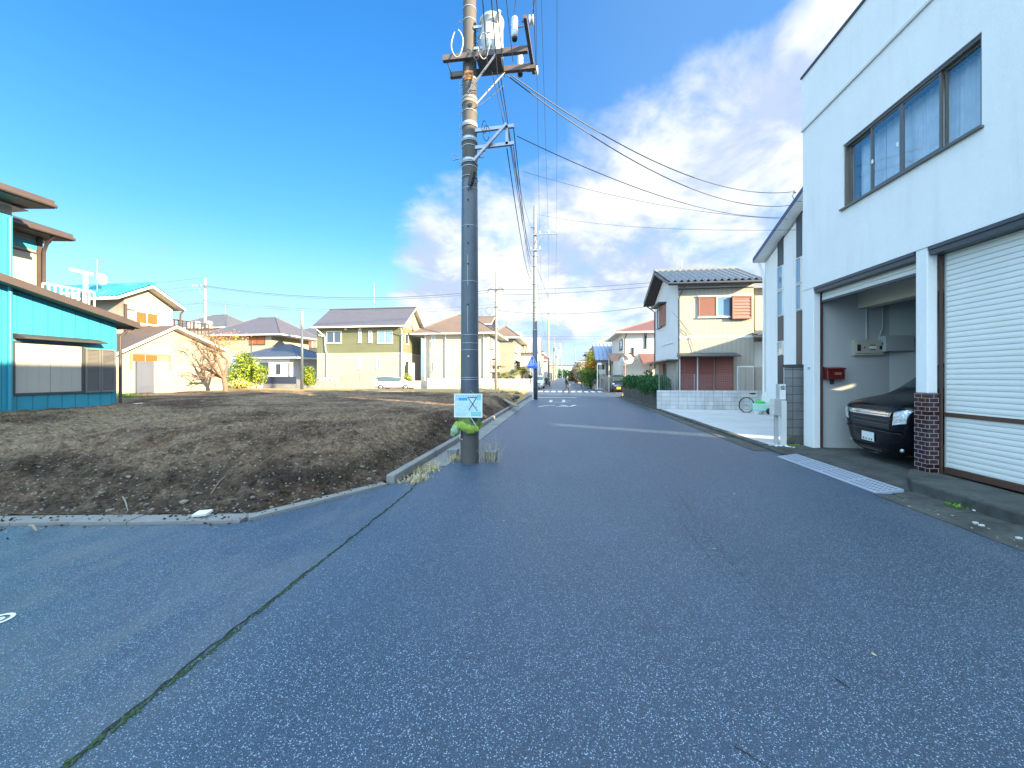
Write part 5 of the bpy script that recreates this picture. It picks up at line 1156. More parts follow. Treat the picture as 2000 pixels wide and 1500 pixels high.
mb = MB(); r3 = wpx('E',XB,25,656,190,660); mb.prism([(XB-.01,r3[0],z1+.28),(XB+.45,r3[0],z1+.16),(XB+.45,r3[0],z1+.12),(XB-.01,r3[0],z1+.12)],(0,r3[1]-r3[0],0)); mb.build('awning', MT['fascia_brown'], t)
MB().box(XB+.05,yb_+.3,.35,XB+.4,yb_+.75,.62).build('x', MT['white_paint']) if 0 else None
tag(MB().box(-15.7,yb_+.25,.45,-15.5,yb_+.5,.66).build('concrete_block', MT['white_paint'], None, (-15.5,yb_+.5,.45), .015),'white block lying by the downpipe of the turquoise house','concrete block')
# balcony with laundry pole holder
mb = MB(); a, b = PX(83,553,-17.0), PX(184,571,-17.0); b.z = a.z
bl = MB(); bl.beam(a,b,.06,.06); bl.beam(a-V((0,0,.75)),b-V((0,0,.75)),.05,.05); k = 0
while k <= 9: p = a.lerp(b,k/9); bl.box(p.x-.012,p.y-.022,p.z-.75,p.x+.012,p.y+.022,p.z-.02); k += 1
bl.beam(b,b+V((-1.4,0,0)),.06,.06); bl.beam(b-V((0,0,.75)),b+V((-1.4,0,-.75)),.05,.05)
for k in range(6): p = b+V((-1.4*k/5,0,0)); bl.box(p.x-.03,p.y-.012,p.z-.75,p.x+.03,p.y+.012,p.z-.02)
bo = bl.build('balcony_rail', MT['offwhite'], t)
p = PX(167,560,-17.2); q = PX(165,534,-17.2); MB().box(p.x-.03,p.y-.05,p.z-.6,p.x+.03,p.y+.05,q.z).build('laundry_post', MT['white_paint'], bo, bo['_org'])
MB().beam(PX(136,526,-17.2),PX(181,536,-17.2),.06,.09).build('laundry_arm', MT['white_paint'], bo, bo['_org'])
# ---------------------------------------------------------------- cream house with the turquoise tiled roof, and the cream shed in front of it
XG = -26.0; n_, pk_, f_ = PX(229,584,-25.4), PX(299,562,-25.4), PX(363,606,-25.4)
t = thing('cream_house', 'cream house with a turquoise tiled gable roof and orange shutters', 'house', (XG,(n_.y+f_.y)/2,.4))
yn, yf = PX(243,600,XG).y, PX(337,600,XG).y; ym = pk_.y
sl = (pk_.z-n_.z)/(pk_.y-n_.y)
MB().prism([(XG,yn,.3),(XG,yf,.3),(XG,yf,pk_.z-sl*(yf-ym)-.1),(XG,ym,pk_.z-.1),(XG,yn,pk_.z-sl*(ym-yn)-.1)],(-8,0,0)).build('wall', MT['plaster_shed'], t)
gable(t,'x',-35,-25.4,n_.y,f_.y,n_.z,pk_.z,'roof_teal',.16,'white_paint',(.32,.05,.36),.16,ym)
r = wpx('E',XG,263,610,308,634); w = window(t,'E',XG,r,2,'white_paint','louvre_orange',.05,.06,True)
mb = MB(); sbox(mb,'E',XG,yn-.02,yn+.12,-.02,.06,3.5,n_.z-.1); mb.build('corner_post', MT['fascia_brown'], t)
mb = MB(); sbox(mb,'E',XG,yn+.1,r[0],0,.03,r[3]-.02,r[3]+.04); mb.build('trim', MT['fascia_brown'], t)
pipe(t,[(-25.5,f_.y-.05,f_.z),(-25.7,f_.y-.1,f_.z-.3),(-25.8,f_.y-.12,2)],.05,'fascia_brown')
rl = MB(); a = PX(341,640,-26.2)
for k in range(10): y = yf+.25+k*.28; rl.box(-26.2,y,a.z-.3,-26.15,y+.05,a.z+.55)
rl.box(-26.2,yf+.2,a.z+.5,-26.15,yf+3.1,a.z+.58); rl.build('balcony_rail', MT['fascia_brown'], t)
a = PX(190,560,-28); antenna(t,a.x,a.y,a.z-.4,PX(190,506,-28).z,True,.6)
c = PX(197,545,-28); ds = MB()
for k in range(4):
    r0_, r1_ = .085*k, .085*(k+1)
    for q in range(16):
        a0_, a1_ = 2*pi*q/16, 2*pi*(q+1)/16; ds.quad(*[c+V((.35*r*r+.05,r*cos(tt)*.8,r*sin(tt))) for tt,r in ((a0_,r0_),(a0_,r1_),(a1_,r1_),(a1_,r0_))])
ds.build('dish', MT['white_paint'], t)
XS_ = -24.0; n_, pk_, f_ = PX(222,697,-23.5), PX(346,641,-23.5), PX(446,688,-23.5)
t = thing('cream_shed', 'low cream shed with a shallow gable, blue grey door and orange trimmed opening', 'shed', (XS_,(n_.y+f_.y)/2,.4))
yn, yf, ym = PX(226,700,XS_).y, PX(437,700,XS_).y, pk_.y; sl = (pk_.z-n_.z)/(pk_.y-n_.y); sf = (pk_.z-f_.z)/(f_.y-pk_.y)
MB().prism([(XS_,yn,.2),(XS_,yf,.2),(XS_,yf,pk_.z-sf*(yf-ym)-.08),(XS_,ym,pk_.z-.08),(XS_,yn,pk_.z-sl*(ym-yn)-.08)],(-6,0,0)).build('wall', MT['plaster_shed'], t)
mb = MB()
for bb,zz in ((n_.y,n_.z),(f_.y,f_.z)):
    A,B,D,E_ = V((-31,bb,zz)),V((-23.5,bb,zz)),V((-23.5,ym,pk_.z)),V((-31,ym,pk_.z)); up = V((0,0,.16)); mb.add([A,B,D,E_,A+up,B+up,D+up,E_+up],[(7,6,5,4),(0,1,2,3),(1,2,6,5),(0,1,5,4)]); mb.m[-3] = 1; mb.m[-2] = 2
mb.build('roof',[MT['roof_dim'],MT['soffit'],MT['white_paint']],t)
r = wpx('E',XS_,258,693,330,706); fr = MB(); sbox(fr,'E',XS_,r[0]-.1,r[1]+.1,-.02,.06,r[3],r[3]+.06); sbox(fr,'E',XS_,r[0]-.1,r[0],-.02,.06,r[2]-.45,r[3]); sbox(fr,'E',XS_,r[1],r[1]+.1,-.02,.06,r[2]-.45,r[3]); d_ = fr.build('door_frame', MT['wood_old'], t)
for k,mn in enumerate(('louvre_orange','louvre_orange','wood_old')):
    mb = MB(); w_ = (r[1]-r[0])/3; sbox(mb,'E',XS_,r[0]+w_*k+.03,r[0]+w_*(k+1)-.03,-.02,.03,r[2],r[3]-.03); mb.build('top_panel', MT[mn], d_, d_['_org'])
r = wpx('E',XS_,264,706,297,775); mb = MB(); sbox(mb,'E',XS_,r[0],r[1],-.02,.12,.3,r[3]); dr = mb.build('door', MT['door_greyblue'], t)
r2 = wpx('E',XS_,298,706,328,775); mb = MB(); sbox(mb,'E',XS_,r2[0],r2[1],-.02,.10,.3,r2[3]); mb.build('sliding_panel', MT['plaster_shed'], t)
mb = MB(); sbox(mb,'E',XS_,yn+.1,yf-.05,-.01,.025,.3,.95); mb.build('footing', MT['orange_paint'], t) if 0 else None
# ---------------------------------------------------------------- houses across the cross street, left to right
def house(name, label, Yf, u0, u1, vw, ve, vr, roof, wallm, roofm, depth=8, inset=None, over=.6, wins=(), gabdir='x', zb=0, low=None, roofx=None, tile=None, fasc='white_paint'):
    X0, X1 = PY(u0,700,Yf).x, PY(u1,700,Yf).x; um = (u0+u1)/2; ze = PY(um,ve,Yf-over).z; yr_ = Yf+depth/2
    zr_ = PY(um,vr,yr_ if roof != 'hip' or (X1-X0) > depth else Yf+min(depth,X1-X0)/2).z
    t = thing(name, label, 'house', ((X0+X1)/2,Yf,0)); rx0, rx1 = (X0-over,X1+over) if roofx is None else (PY(roofx[0],700,Yf-over).x,PY(roofx[1],700,Yf-over).x)
    ztop = ze+.12; split = None
    if low: split = PY(um,low[0],Yf).z
    if roof == 'gable':
        mb = MB().box(X0,Yf,split or zb,X1,Yf+depth,ztop); s_ = (zr_-ze)/(depth/2+over)
        mb.prism([(X0+.003,Yf+.003,ztop),(X0+.003,Yf+depth-.003,ztop),(X0+.003,yr_,zr_-.05)],(X1-X0-.006,0,0)); mb.build('wall', MT[wallm], t)
        gable(t,'x',rx0,rx1,Yf-over,Yf+depth+over,ze,zr_,roofm,.16,fasc,tile,.1)
    elif roof == 'gabley':
        xm = (X0+X1)/2; mb = MB().box(X0,Yf,split or zb,X1,Yf+depth,ztop); mb.prism([(X0+.003,Yf+.003,ztop),(X1-.003,Yf+.003,ztop),(xm,Yf+.003,PY(um,vr,Yf).z-.05)],(0,depth-.006,0)); mb.build('wall', MT[wallm], t)
        gable(t,'y',Yf-over,Yf+depth+over,rx0,rx1,ze,PY(um,vr,Yf-over).z,roofm,.16,fasc,tile,.1)
    else:
        MB().box(X0,Yf,split or zb,X1,Yf+depth,ztop).build('wall', MT[wallm], t); hip(t,rx0,rx1,Yf-over,Yf+depth+over,ze,zr_,roofm,inset,.16,fasc,tile,'x' if (X1-X0) >= depth else 'y')
    if low: MB().box(X0+.005,Yf+.005,zb,X1-.005,Yf+depth-.005,split-.01).build('lower_wall', MT[low[1]], t); mb = MB(); mb.box(X0-.02,Yf-.03,split-.06,X1+.02,Yf+depth,split+.02); mb.build('band', MT['offwhite'], t)
    for wn in wins:
        side, (a,b,c,d), n, fm, gm = wn[:5]; cc = Yf if side == 'S' else (X1 if side == 'E' else X0)
        window(t, side, cc, wpx(side,cc,a,b,c,d), n, fm, gm, .06, .06, True)
    t['_x0'], t['_x1'], t['_yf'] = X0, X1, Yf
    return t
h = house('grey_roofed_house','cream house with a dark hipped roof behind the cream shed',60,330,442,700,641,618,'hip','plaster_yellow','roof_grey',9)
antenna(h,PY(440,600,64).x,64,7.5,PY(443,595,64).z)
h = house('hipped_house','yellow two storey house with a grey hipped roof behind the bare tree',49,410,530,700,655,624,'hip','plaster_yellow','roof_slate',8,None,.9,
    [('S',(487,656,518,673),2,'fascia_brown','louvre_orange')],roofx=(392,548))
mb = MB(); sbox(mb,'S',49,h['_x1']-3.2,h['_x1']-3.1,-.01,.04,4.4,7.0); mb.build('corner_trim', MT['fascia_brown'], h)
h = house('low_navy_roof_house','low white house with a navy hipped roof behind the navy fence',44.5,452,566,740,700,676,'hip','plaster_blueish','roof_navy',7,None,.7,
    [('S',(508,708,525,732),1,'dark_steel','glass'),('S',(540,711,548,730),2,'dark_steel','glass')],roofx=(452,581))
mb = MB(); sbox(mb,'S',44.5,h['_x1']-.15,h['_x1'],-.01,.04,0,3.4); mb.build('corner_trim', MT['dark_steel'], h)
h = house('slate_roofed_house','yellow house with stepped slate grey hipped roofs left of the olive house',60,532,618,740,660,641,'hip','plaster_yellow','roof_grey',9,None,.7,
    [('S',(552,662,562,686),1,'offwhite','louvre_salmon'),('S',(572,662,610,686),1,'offwhite','louvre_salmon')],low=(686,'plaster_cream'),roofx=(518,640))
X0, X1 = PY(552,700,56).x, PY(640,700,56).x; o = hip(h,X0,X1,55.5,60.4,PY(590,700,56).z,PY(590,682,58).z,'roof_grey',None,.14); 
MB().box(PY(566,700,56).x,56.2,0,PY(640,700,56).x,60,PY(590,699,56).z).build('porch_wall', MT['plaster_cream'], h); window(h,'S',56.2,wpx('S',56.2,568,713,578,724),1,'dark_steel','glass')
antenna(h,PY(540,640,62).x,62,6,PY(540,614,62).z)
# the two tone olive and beige house
h = house('olive_house','two tone house, olive cladding above beige, with a purple grey gable roof',43,619,787,748,639,606,'gable','siding_olive','roof_slate',5.8,None,.8,
    [('S',(638,647,667,670),2,'white_paint','glass'),('S',(700,646,706,669),1,'white_paint','glass_pale'),('S',(720,646,727,669),1,'white_paint','glass_pale'),('S',(737,646,767,670),2,'white_paint','glass_sky'),
     ('S',(699,700,706,721),1,'offwhite','glass_pale'),('S',(736,702,742,721),1,'offwhite','glass_pale'),('E',(791,652,797,672),1,'white_paint','glass'),('E',(792,706,797,728),1,'dark_steel','glass')],low=(690,'siding_beige'),roofx=(608,790))
MB().prism([(h['_x1']+.004,43.1,7.55),(h['_x1']+.004,48.7,7.55),(h['_x1']+.004,45.9,9.8)],(.02,0,0)).build('gable_panel', MT['plaster_yellow'], h)
a = PY(787,645,42.4); xl = h['_x1']
pipe(h,[(xl+.1,42.3,a.z+.2),(xl+.0,42.85,a.z-.5),(xl-.1,42.9,a.z-.8),(xl-.1,42.9,.5)],.06)
a = PY(619,642,42.4); pipe(h,[(a.x-.3,42.3,a.z+.2),(PY(634,650,42.9).x,42.9,a.z-.9),(PY(636,685,42.9).x,42.9,PY(636,685,43).z),(PY(639,690,42.9).x,42.9,PY(639,691,43).z),(PY(639,690,42.9).x,42.9,.3)],.06)
for u,v in ((675,643),(703,643),(625,655),(630,656)): p = PY(u,v,42.9); MB().box(p.x-.15,42.85,p.z-.08,p.x+.15,42.999,p.z+.08).build('vent', MT['white_paint'], h)
mb = MB(); rn = random.Random(8)
for k in range(3):
    p = PY(624+k*5.0,712,42.97); mb.box(p.x-.08,42.975,p.z-.10,p.x+.08,42.999,p.z+.10); mb.box(p.x-.14,42.98,p.z-.02,p.x+.14,42.999,p.z+.04)
mb.build('wall_lettering', MT['ink_grey'], h); p0, p1 = PY(620,707,42.97), PY(637,719,42.97); 
antenna(h,PY(731,600,45.9).x,45.9,9.3,PY(731,553,45.9).z,False); q = PY(731,592,45.9); MB().tube([(q.x,45.8,q.z),(q.x+.3,45.8,q.z-.2)],.05,5).build('antenna_bracket', MT['galv'], h)
for u0,u1 in ((618,633),(641,655)):
    r = wpx('S',41.9,u0,737,u1,748); a = thing('air_conditioner','outdoor air conditioner unit standing on the low wall side of the olive house','air conditioner',((r[0]+r[1])/2,42.2,r[2]),'air conditioners by the olive house'); MB().box(r[0],41.9,r[2],r[1],42.3,r[3]).build('case', MT['offwhite'], a); mb = MB(); c = V((r[0]+(r[1]-r[0])*.4,41.89,(r[2]+r[3])/2)); mb.lathe(c,[(.02,.0),((r[3]-r[2])*.40,.0),((r[3]-r[2])*.40,.008)],16,0,'y'); mb.build('fan_grille', MT['grey_plastic'], a)
lw = tag(MB().box(PY(560,750,41.2).x,41.2,0,PY(738,750,41.2).x,41.4,PY(650,743,41.2).z).build('low_wall', MT['blockwork_pink'], None, (-20,41.3,0)),'low pinkish block wall in front of the olive house','wall')
# mesh fence on it
t = thing('mesh_fence','thin wire mesh fence on the low pinkish wall before the olive house','fence',(-22,41.3,.9)); mb = MB(); x0_, x1_, z0, z1 = PY(600,750,41.3).x, PY(738,750,41.3).x, PY(650,743,41.3).z, PY(650,732,41.3).z
for k in range(5): x = x0_+(x1_-x0_)*k/4; MB().box(x-.03,41.27,z0,x+.03,41.33,z1).build('post', MT['galv'], t)
for k in range(4): mb.tube([(x0_,41.3,z0+(z1-z0)*(k+1)/4),(x1_,41.3,z0+(z1-z0)*(k+1)/4)],.012,4)
mb.build('wires', MT['galv'], t)
# white house with the brown hipped roof
h = house('brown_roofed_house','white corner house with a brown hipped roof behind the near pole',45,829,955,748,652,618,'hip','plaster_cream','roof_brown',8,None,.8,
    [('S',(843,655,850,676),1,'white_paint','glass_pale'),('S',(843,707,847,726),1,'offwhite','glass'),('E',(957,660,970,684),2,'fascia_brown','glass_pale'),('E',(957,706,970,728),2,'fascia_brown','glass_pale')],roofx=(800,970))
a = PY(829,660,44.9); pipe(h,[(a.x+.1,44.9,7),(a.x+.1,44.9,.3)],.06); 
for u in (870,945): p = PY(u,700,44.9); pipe(h,[(p.x,44.9,7),(p.x,44.9,1)],.06)
hx = h['_x1']
mb = MB(); mb.box(hx,47,2.9,hx+1.0,52,3.05); mb.build('canopy', MT['roof_brown'], h); MB().box(hx+.02,46.6,3.9,hx+.6,49.2,4.9).build('balcony', MT['offwhite'], h)
h = house('dark_dormer_house','small dark gabled upper storey showing above the brown hipped roof',62,922,954,700,634,621,'gable','navy_fence','roof_brown',6,None,.4,roofx=(920,960))
h = house('yellow_corner_house','yellow house with a brown hipped roof between slim pole and crossing sign',58,976,1003,748,660,638,'hip','plaster_yellow','roof_brown',12,None,.7,
    [('E',(1004,664,1010,690),2,'fascia_brown','glass_pale'),('E',(1004,708,1009,732),2,'fascia_brown','glass')],roofx=(950,1016))
mb = MB(); wave_slope(mb,(-10.2,57.2,7.4),(-5.8,57.2,7.4),(-6.5,60.5,8.8),(-10.2,60.5,8.8),.45,.05,.5); mb.build('tiled_roof_section', MT['roof_tile_pale'], h)
antenna(h,PY(993,660,61).x,61,8,PY(993,622,61).z)
mb = MB(); hx = h['_x1']; mb.prism([(hx,60,4.3),(hx+2.6,60,3.3),(hx+2.6,60,3.2),(hx,60,4.2)],(0,7,0)); mb.build('porch_roof', MT['roof_tile'], h); MB().box(hx+2.4,60.1,0,hx+2.5,60.2,3.2).build('porch_post', MT['white_paint'], h)
h = house('striped_roof_house','grey walled house with a pale striped tile roof behind the crossing sign',69,1014,1052,748,691,662,'gable','plaster_blueish','roof_tile_pale',8,None,.7,tile=(.55,.06,.5),roofx=(1010,1054),fasc='fascia_brown')
far = [('cream_far_house','cream two storey house with a red porch roof just past the second pole',84,1036,1057,690,676,'hip','plaster_cream','roof_red',10),('orange_far_house','small orange brick house with red roof behind the two standing people',80,1032,1054,716,705,'hip','brick_far','roof_red',6),
       ('white_far_house','white house with red roof further along the left side',104,1056,1069,704,694,'hip','plaster_cream','roof_red',10),('tan_far_house','tan house beyond the far left poles',132,1066,1077,712,702,'hip','plaster_yellow','roof_tan',14),
       ('pale_far_house','pale yellow house at the far end of the left side',175,1076,1084,716,708,'hip','plaster_yellow','roof_brown',18),('last_far_house','last cream house before the trees at the road end',225,1082,1088,718,711,'hip','plaster_cream','roof_tan',25)]
for (nm,lb,Y,u0,u1,ve,vr,rf,wm,rm,dp) in far:
    h = house(nm,lb,Y,u0,u1,748,ve,vr,rf,wm,rm,dp,None,.6); X1 = h['_x1']
    for k in range(2):
        for z in (1.0,3.9):
            if z+1.2 < PY(1060,ve,Y).z: window(h,'E',X1,(Y+1.5+k*dp*.45,Y+1.5+k*dp*.45+1.7,z,z+1.2),2,'fascia_brown','glass',.07,.06)
# white picket wall at the corner
xa, xb = PY(838,750,42).x, -3.25
t = thing('picket_wall','long white corner wall topped with white pickets behind the slim pole','wall',((xa+xb)/2,42,0)); MB().box(xa,42,0,xb,42.18,.80).build('base', MT['roadwall_cream'], t); MB().box(xb-.18,42.182,0,xb,56,.80).build('side_base', MT['roadwall_cream'], t)
mb = MB(); x = xa
while x < xb: mb.box(x,42.07,.80,x+.07,42.11,1.38); x += .17
y = 42.3
while y < 56: mb.box(xb-.11,y,.80,xb-.07,y+.07,1.38); y += .17
for z in (.92,1.28): mb.box(xa,42.11,z,xb,42.14,z+.06); mb.box(xb-.07,42.11,z,xb-.04,56,z+.06)
tag(mb.build('pickets', MT['white_paint'], t),None,None,None,'stuff')
for x in (xb-.0,xb-6,xb-12): MB().box(x-.12,42.0-.01,0,x+.02,42.2,1.42).build('post', MT['white_paint'], t)
tag(MB().box(PY(786,750,42.4).x,42.4,0,xa-.05,42.6,1.15).build('garden_wall', MT['roadwall_cream'], None, (xa-2,42.5,0)),'plain cream garden wall between the olive house and the picket wall','wall')
g_ = thing('garden_gate','white garden gate beside the olive house','gate',(PY(806,735,43).x,43.2,0)); r = wpx('S',43.2,798,709,809,733); MB().box(r[0],43.2,0,r[1],43.3,r[3]).build('leaf', MT['white_paint'], g_)
# navy fence, low wall and bits by the bare pole
t = thing('navy_fence','dark navy panel fence on a grey base before the low navy roofed house','fence',(-31,41,0)); xa, xb = PY(514,745,41).x, PY(578,745,41).x
MB().box(xa,41,0,xb,41.15,.75).build('base', MT['block_grey'], t); MB().box(xa,41.02,.755,xb,41.1,1.62).build('panel', MT['navy_fence'], t); MB().box(xa-.5,40.9,0,xa-.1,41.2,2.5).build('gate_post', MT['offwhite'], t); MB().box(xb+.05,41,0,xb+2.4,41.15,1.3).build('end_wall', MT['block_grey'], t)
# ---------------------------------------------------------------- right: house with tiled roof
YR = 22.1; x0_, x1_ = PY(1324,700,YR).x, PY(1472,700,YR).x
t = thing('tiled_roof_house','cream ribbed two storey house with a grey tiled gable roof and salmon shutters','house',((x0_+x1_)/2,YR,0))
ze, zr_ = PY(1400,549,21.5).z-.16, PY(1400,526,24.7).z-.2; zs = PY(1400,658,YR).z
mb = MB().box(x0_+.02,YR,0,x1_,27.3,ze+.15); mb.build('wall', MT['siding_cream'], t)
mb = MB(); mb.box(x0_,YR+.01,2.6,x0_+.03,27.29,ze+.15); mb.prism([(x0_,YR+.01,ze+.15),(x0_,27.29,ze+.15),(x0_,24.7,zr_-.02)],(.03,0,0)); mb.build('side_wall', MT['plaster_blueish'], t)
mb = MB(); mb.box(x0_,YR+.02,0,x0_+.03,27.28,2.595); mb.build('side_base', MT['shutter_cream'], t)
xo0, xo1 = 5.72, 10.62
gable(t,'x',xo0,xo1,21.5,27.9,ze,zr_,'roof_tile',.16,'dark_steel',(.34,.11,.32),.16,None,'fascia_brown')
MB().box(x0_+.0,YR-.02,zs-.06,x1_+.02,YR+.0,zs+.06).build('belt_course', MT['offwhite'], t)
MB().box(x0_,YR-.025,PY(1400,563,YR).z-.02,x1_,YR-.0,PY(1400,563,YR).z+.02).build('trim', MT['fascia_brown'], t)
MB().box(x0_+.02,YR-.012,PY(1400,562,YR).z+.03,x1_,YR-.001,ze+.02).build('frieze', MT['plaster_blueish'], t)
MB().tube([(xo0,21.42,ze+.1),(xo1,21.42,ze+.06)],.055,8).build('gutter', MT['dark_steel'], t)
pipe(t,[(x0_+.25,21.45,ze+.05),(x0_+.12,22.0,ze-.35),(x0_+.04,22.04,ze-.6),(x0_+.04,22.04,.3)],.04,'dark_steel'); pipe(t,[(5.9,27.7,ze),(x0_-.06,27.2,ze-.5),(x0_-.06,27.2,2.2)],.04,'dark_steel')
antenna(t,PY(1331,520,24.7).x,24.7,zr_,PY(1331,507,24.7).z,False)
r = wpx('S',YR,1364,580,1399,619); louvre(t,'S',YR,r,'louvre_salmon',.055,.07,'louvre_shutter'); r_ = wpx('S',YR,1399,579,1427,619); window(t,'S',YR,r_,1,'white_paint','glass_sky',.05,.06)
MB().box(PY(1362,600,YR).x,YR-.10,r[2]-.07,PY(1431,600,YR).x,YR-.0,r[2]-.003).build('window_sill', MT['white_paint'], t); MB().box(PY(1362,600,YR).x,YR-.09,r[3]+.003,PY(1470,600,YR).x,YR-.0,r[3]+.06).build('window_head', MT['offwhite'], t)
r = wpx('S',YR-.2,1431,579,1469,622); louvre(t,'S',YR,r,'louvre_salmon',.17,.20,'shutter_box'); MB().box(r[0]-.08,YR-.11,r[2],r[0]-.01,YR-.0,r[3]).build('shutter_slot', MT['plastic_black'], t)
r = wpx('S',YR,1329,698,1362,768); r = (r[0],r[1],.3,r[3])
for (u0,u1,o) in ((1328,1361,.06),(1363.5,1393,.07),(1396,1430,.16)): q = wpx('S',YR,u0,698,u1,760); louvre(t,'S',YR,(q[0],q[1],.30,q[3]),'louvre_maroon',.13 if o > .1 else .07,o,'louvre_shutter')
for u in (1327.5,1362.5): p = PY(u,700,YR-.1).x; MB().box(p-.025,YR-.12,.3,p+.025,YR-.0,r[3]+.03).build('shutter_post', MT['white_paint'], t)
mb = MB(); p0,p1 = PY(1322,696,YR).x, PY(1436,696,YR).x; mb.prism([(p0,YR,r[3]+.25),(p0,YR-.75,r[3]+.05),(p0,YR-.75,r[3]+.0),(p0,YR,r[3]+.02)],(p1-p0,0,0)); mb.build('lower_eave', MT['dark_steel'], t)
q = wpx('S',YR,1441,717,1470,768); MB().box(q[0]-.05,YR-.03,.3,q[1]+.05,YR-.0,q[3]+.06).build('door_frame', MT['white_paint'], t)
for k in range(2): MB().box(q[0]+(q[1]-q[0])*k/2+.01,YR-.05-.01*k,.32,q[0]+(q[1]-q[0])*(k+1)/2,YR-.031,q[3]).build('sliding_door', MT['shutter_cream'], t)
# side windows
r = wpx('W',x0_,1285,601,1301,638); mb = MB(); sbox(mb,'W',x0_,r[0]-.1,r[1]+.1,-.01,.5,r[3]+.1,r[3]+.18); mb.build('side_awning', MT['dark_steel'], t)
w = window(t,'W',x0_,((r[0]+r[1])/2,r[1],r[2],r[3]),1,'dark_steel','glass_pale'); louvre(t,'W',x0_,(r[0]+.02,(r[0]+r[1])/2-.03,r[2],r[3]),'louvre_salmon',.13,.18,'side_shutter')
for (u0,u1,mn) in ((1290,1297,'louvre_salmon'),(1298.5,1303,'plastic_black'),(1304,1319,'shutter_cream')): q = wpx('W',x0_,u0,700,u1,760); louvre(t,'W',x0_,(q[0],q[1],.3,2.45),mn,.10,.08,'side_panel')
mb = MB(); sbox(mb,'W',x0_,YR,27.2,0,.6,2.52,2.6); mb.build('side_canopy', MT['dark_steel'], t)
MB().beam((x0_-.02,23.0,zs-.2),(x0_-.02,25.4,zs-.2),.03,.05).build('side_belt', MT['offwhite'], t)
mb = MB(); mb.tube([PY(1312,608,21.7),PY(1326,623,21.9),PY(1340,640,21.95),PY(1356,661,22.0)],.010,5); mb.tube([PY(1326,623,21.9),PY(1343,648,22.05),PY(1350,668,22.05),PY(1357,690,22.05)],.010,5); mb.build('cable', MT['cable'], t)
# set back wing on its right
x2 = PY(1500,700,23.6).x; MB().box(x1_+.005,23.6,0,x2+1.5,27.3,PY(1480,562,23.6).z).build('wing_wall', MT['siding_cream'], t)
mb = MB(); zz = PY(1480,560,23.2).z; mb.prism([(x1_+.1,23.0,zz),(x1_+.1,25.4,zz+.75),(x1_+.1,25.4,zz+.9),(x1_+.1,23.0,zz+.15)],(3,0,0)); wave_slope(mb,(x1_+.1,23.0,zz+.15),(x1_+3.1,23.0,zz+.15),(x1_+3.1,25.4,zz+.9),(x1_+.1,25.4,zz+.9),.27,.05,.3); mb.build('wing_roof', MT['roof_tile'], t)
q = wpx('S',23.0,1475,577,1500,652); MB().box(q[0],23.0,q[2],q[1]+1,23.3,q[3]).build('balcony', MT['siding_beige'], t)
mb = MB(); q = PY(1478,655,21.6); mb.prism([(q.x,21.6,q.z-.1),(q.x,23,q.z+.3),(q.x,23,q.z+.4),(q.x,21.6,q.z)],(2.5,0,0)); wave_slope(mb,(q.x,21.6,q.z),(q.x+2.5,21.6,q.z),(q.x+2.5,23,q.z+.4),(q.x,23,q.z+.4),.27,.05,.3); mb.build('low_tile_roof', MT['roof_tile'], t)
MB().box(x1_+.01,22.3,0,x2+1.5,22.8,PY(1485,667,22.3).z).build('low_wing', MT['siding_greenwhite'], t)
q = wpx('S',22.3,1474,717,1492,765); MB().box(q[0],22.25,.3,q[1],22.299,q[3]).build('sliding_door', MT['shutter_cream'], t)
# white block wall with mesh fence
yw = 19.30; xa, xb = PY(1284,780,yw).x, 10.6; zt_ = PY(1380,763,yw).z
bw = MB().box(xa,yw,.0,xb,yw+.15,zt_).build('block_wall', MT['blockwork_white'], None, ((xa+xb)/2,yw,0), .006); tag(bw,'long white block wall at the back of the parking pad','wall')
t = thing('mesh_fence','wire mesh fence standing on the long white block wall','fence',((xa+xb)/2,yw+.07,zt_)); z1 = PY(1380,731,yw).z
for u in (1288,1357,1440): p = PY(u,740,yw).x; MB().tube([(p,yw+.07,zt_),(p,yw+.07,z1)],.02,6).build('post', MT['galv'], t)
mb = MB(); k = 0
while xa+.1+k*.10 < xb: mb.box(xa+.1+k*.10,yw+.068,zt_+.03,xa+.104+k*.10,yw+.072,z1); k += 1
for k in range(9): z = zt_+.04+(z1-zt_-.05)*k/8; mb.box(xa+.1,yw+.064,z,xb,yw+.068,z+.005)
tag(mb.build('mesh', MT['galv'], t),None,None,None,'stuff')
rw = tag(MB().box(4.80,yw+.16,0,4.98,31,.86).build('old_wall', MT['block_dark'], None, (4.9,25,0), .01),'dark stained old wall under the clipped hedge along the road','wall')
# ---------------------------------------------------------------- right side beyond the tiled house
def rhouse(name, label, Yf, u0, x1w, ve, vr, roof, wallm, roofm, depth, wins=(), over=.6, axis='x', **k):
    X0 = PY(u0,700,Yf).x; X1 = X0+x1w; um = u0+8; ze = PY(um,ve,Yf-over).z; zr_ = PY(um,vr,Yf+depth/2).z
    t = thing(name, label, 'house', ((X0+X1)/2,Yf,0)); 
    mb = MB().box(X0,Yf,0,X1,Yf+depth,ze+.1)
    if roof == 'gable':
        mb.prism([(X0+.003,Yf+.003,ze+.1),(X0+.003,Yf+depth-.003,ze+.1),(X0+.003,Yf+depth/2,zr_-.05)],(X1-X0-.006,0,0)); mb.build('wall', MT[wallm], t)
        gable(t,'x',X0-over,X1+over,Yf-over,Yf+depth+over,ze,zr_,roofm,.16,k.get('fasc','white_paint'),k.get('tile'),.12)
    else: mb.build('wall', MT[wallm], t); hip(t,X0-over,X1+over,Yf-over,Yf+depth+over,ze,zr_,roofm,None,.16,k.get('fasc','white_paint'),k.get('tile'),axis)
    for (side,q,n,fm,gm) in wins: window(t,side,Yf if side == 'S' else X0,wpx(side,Yf if side == 'S' else X0,*q),n,fm,gm,.06,.06)
    t['_x0'] = X0; return t
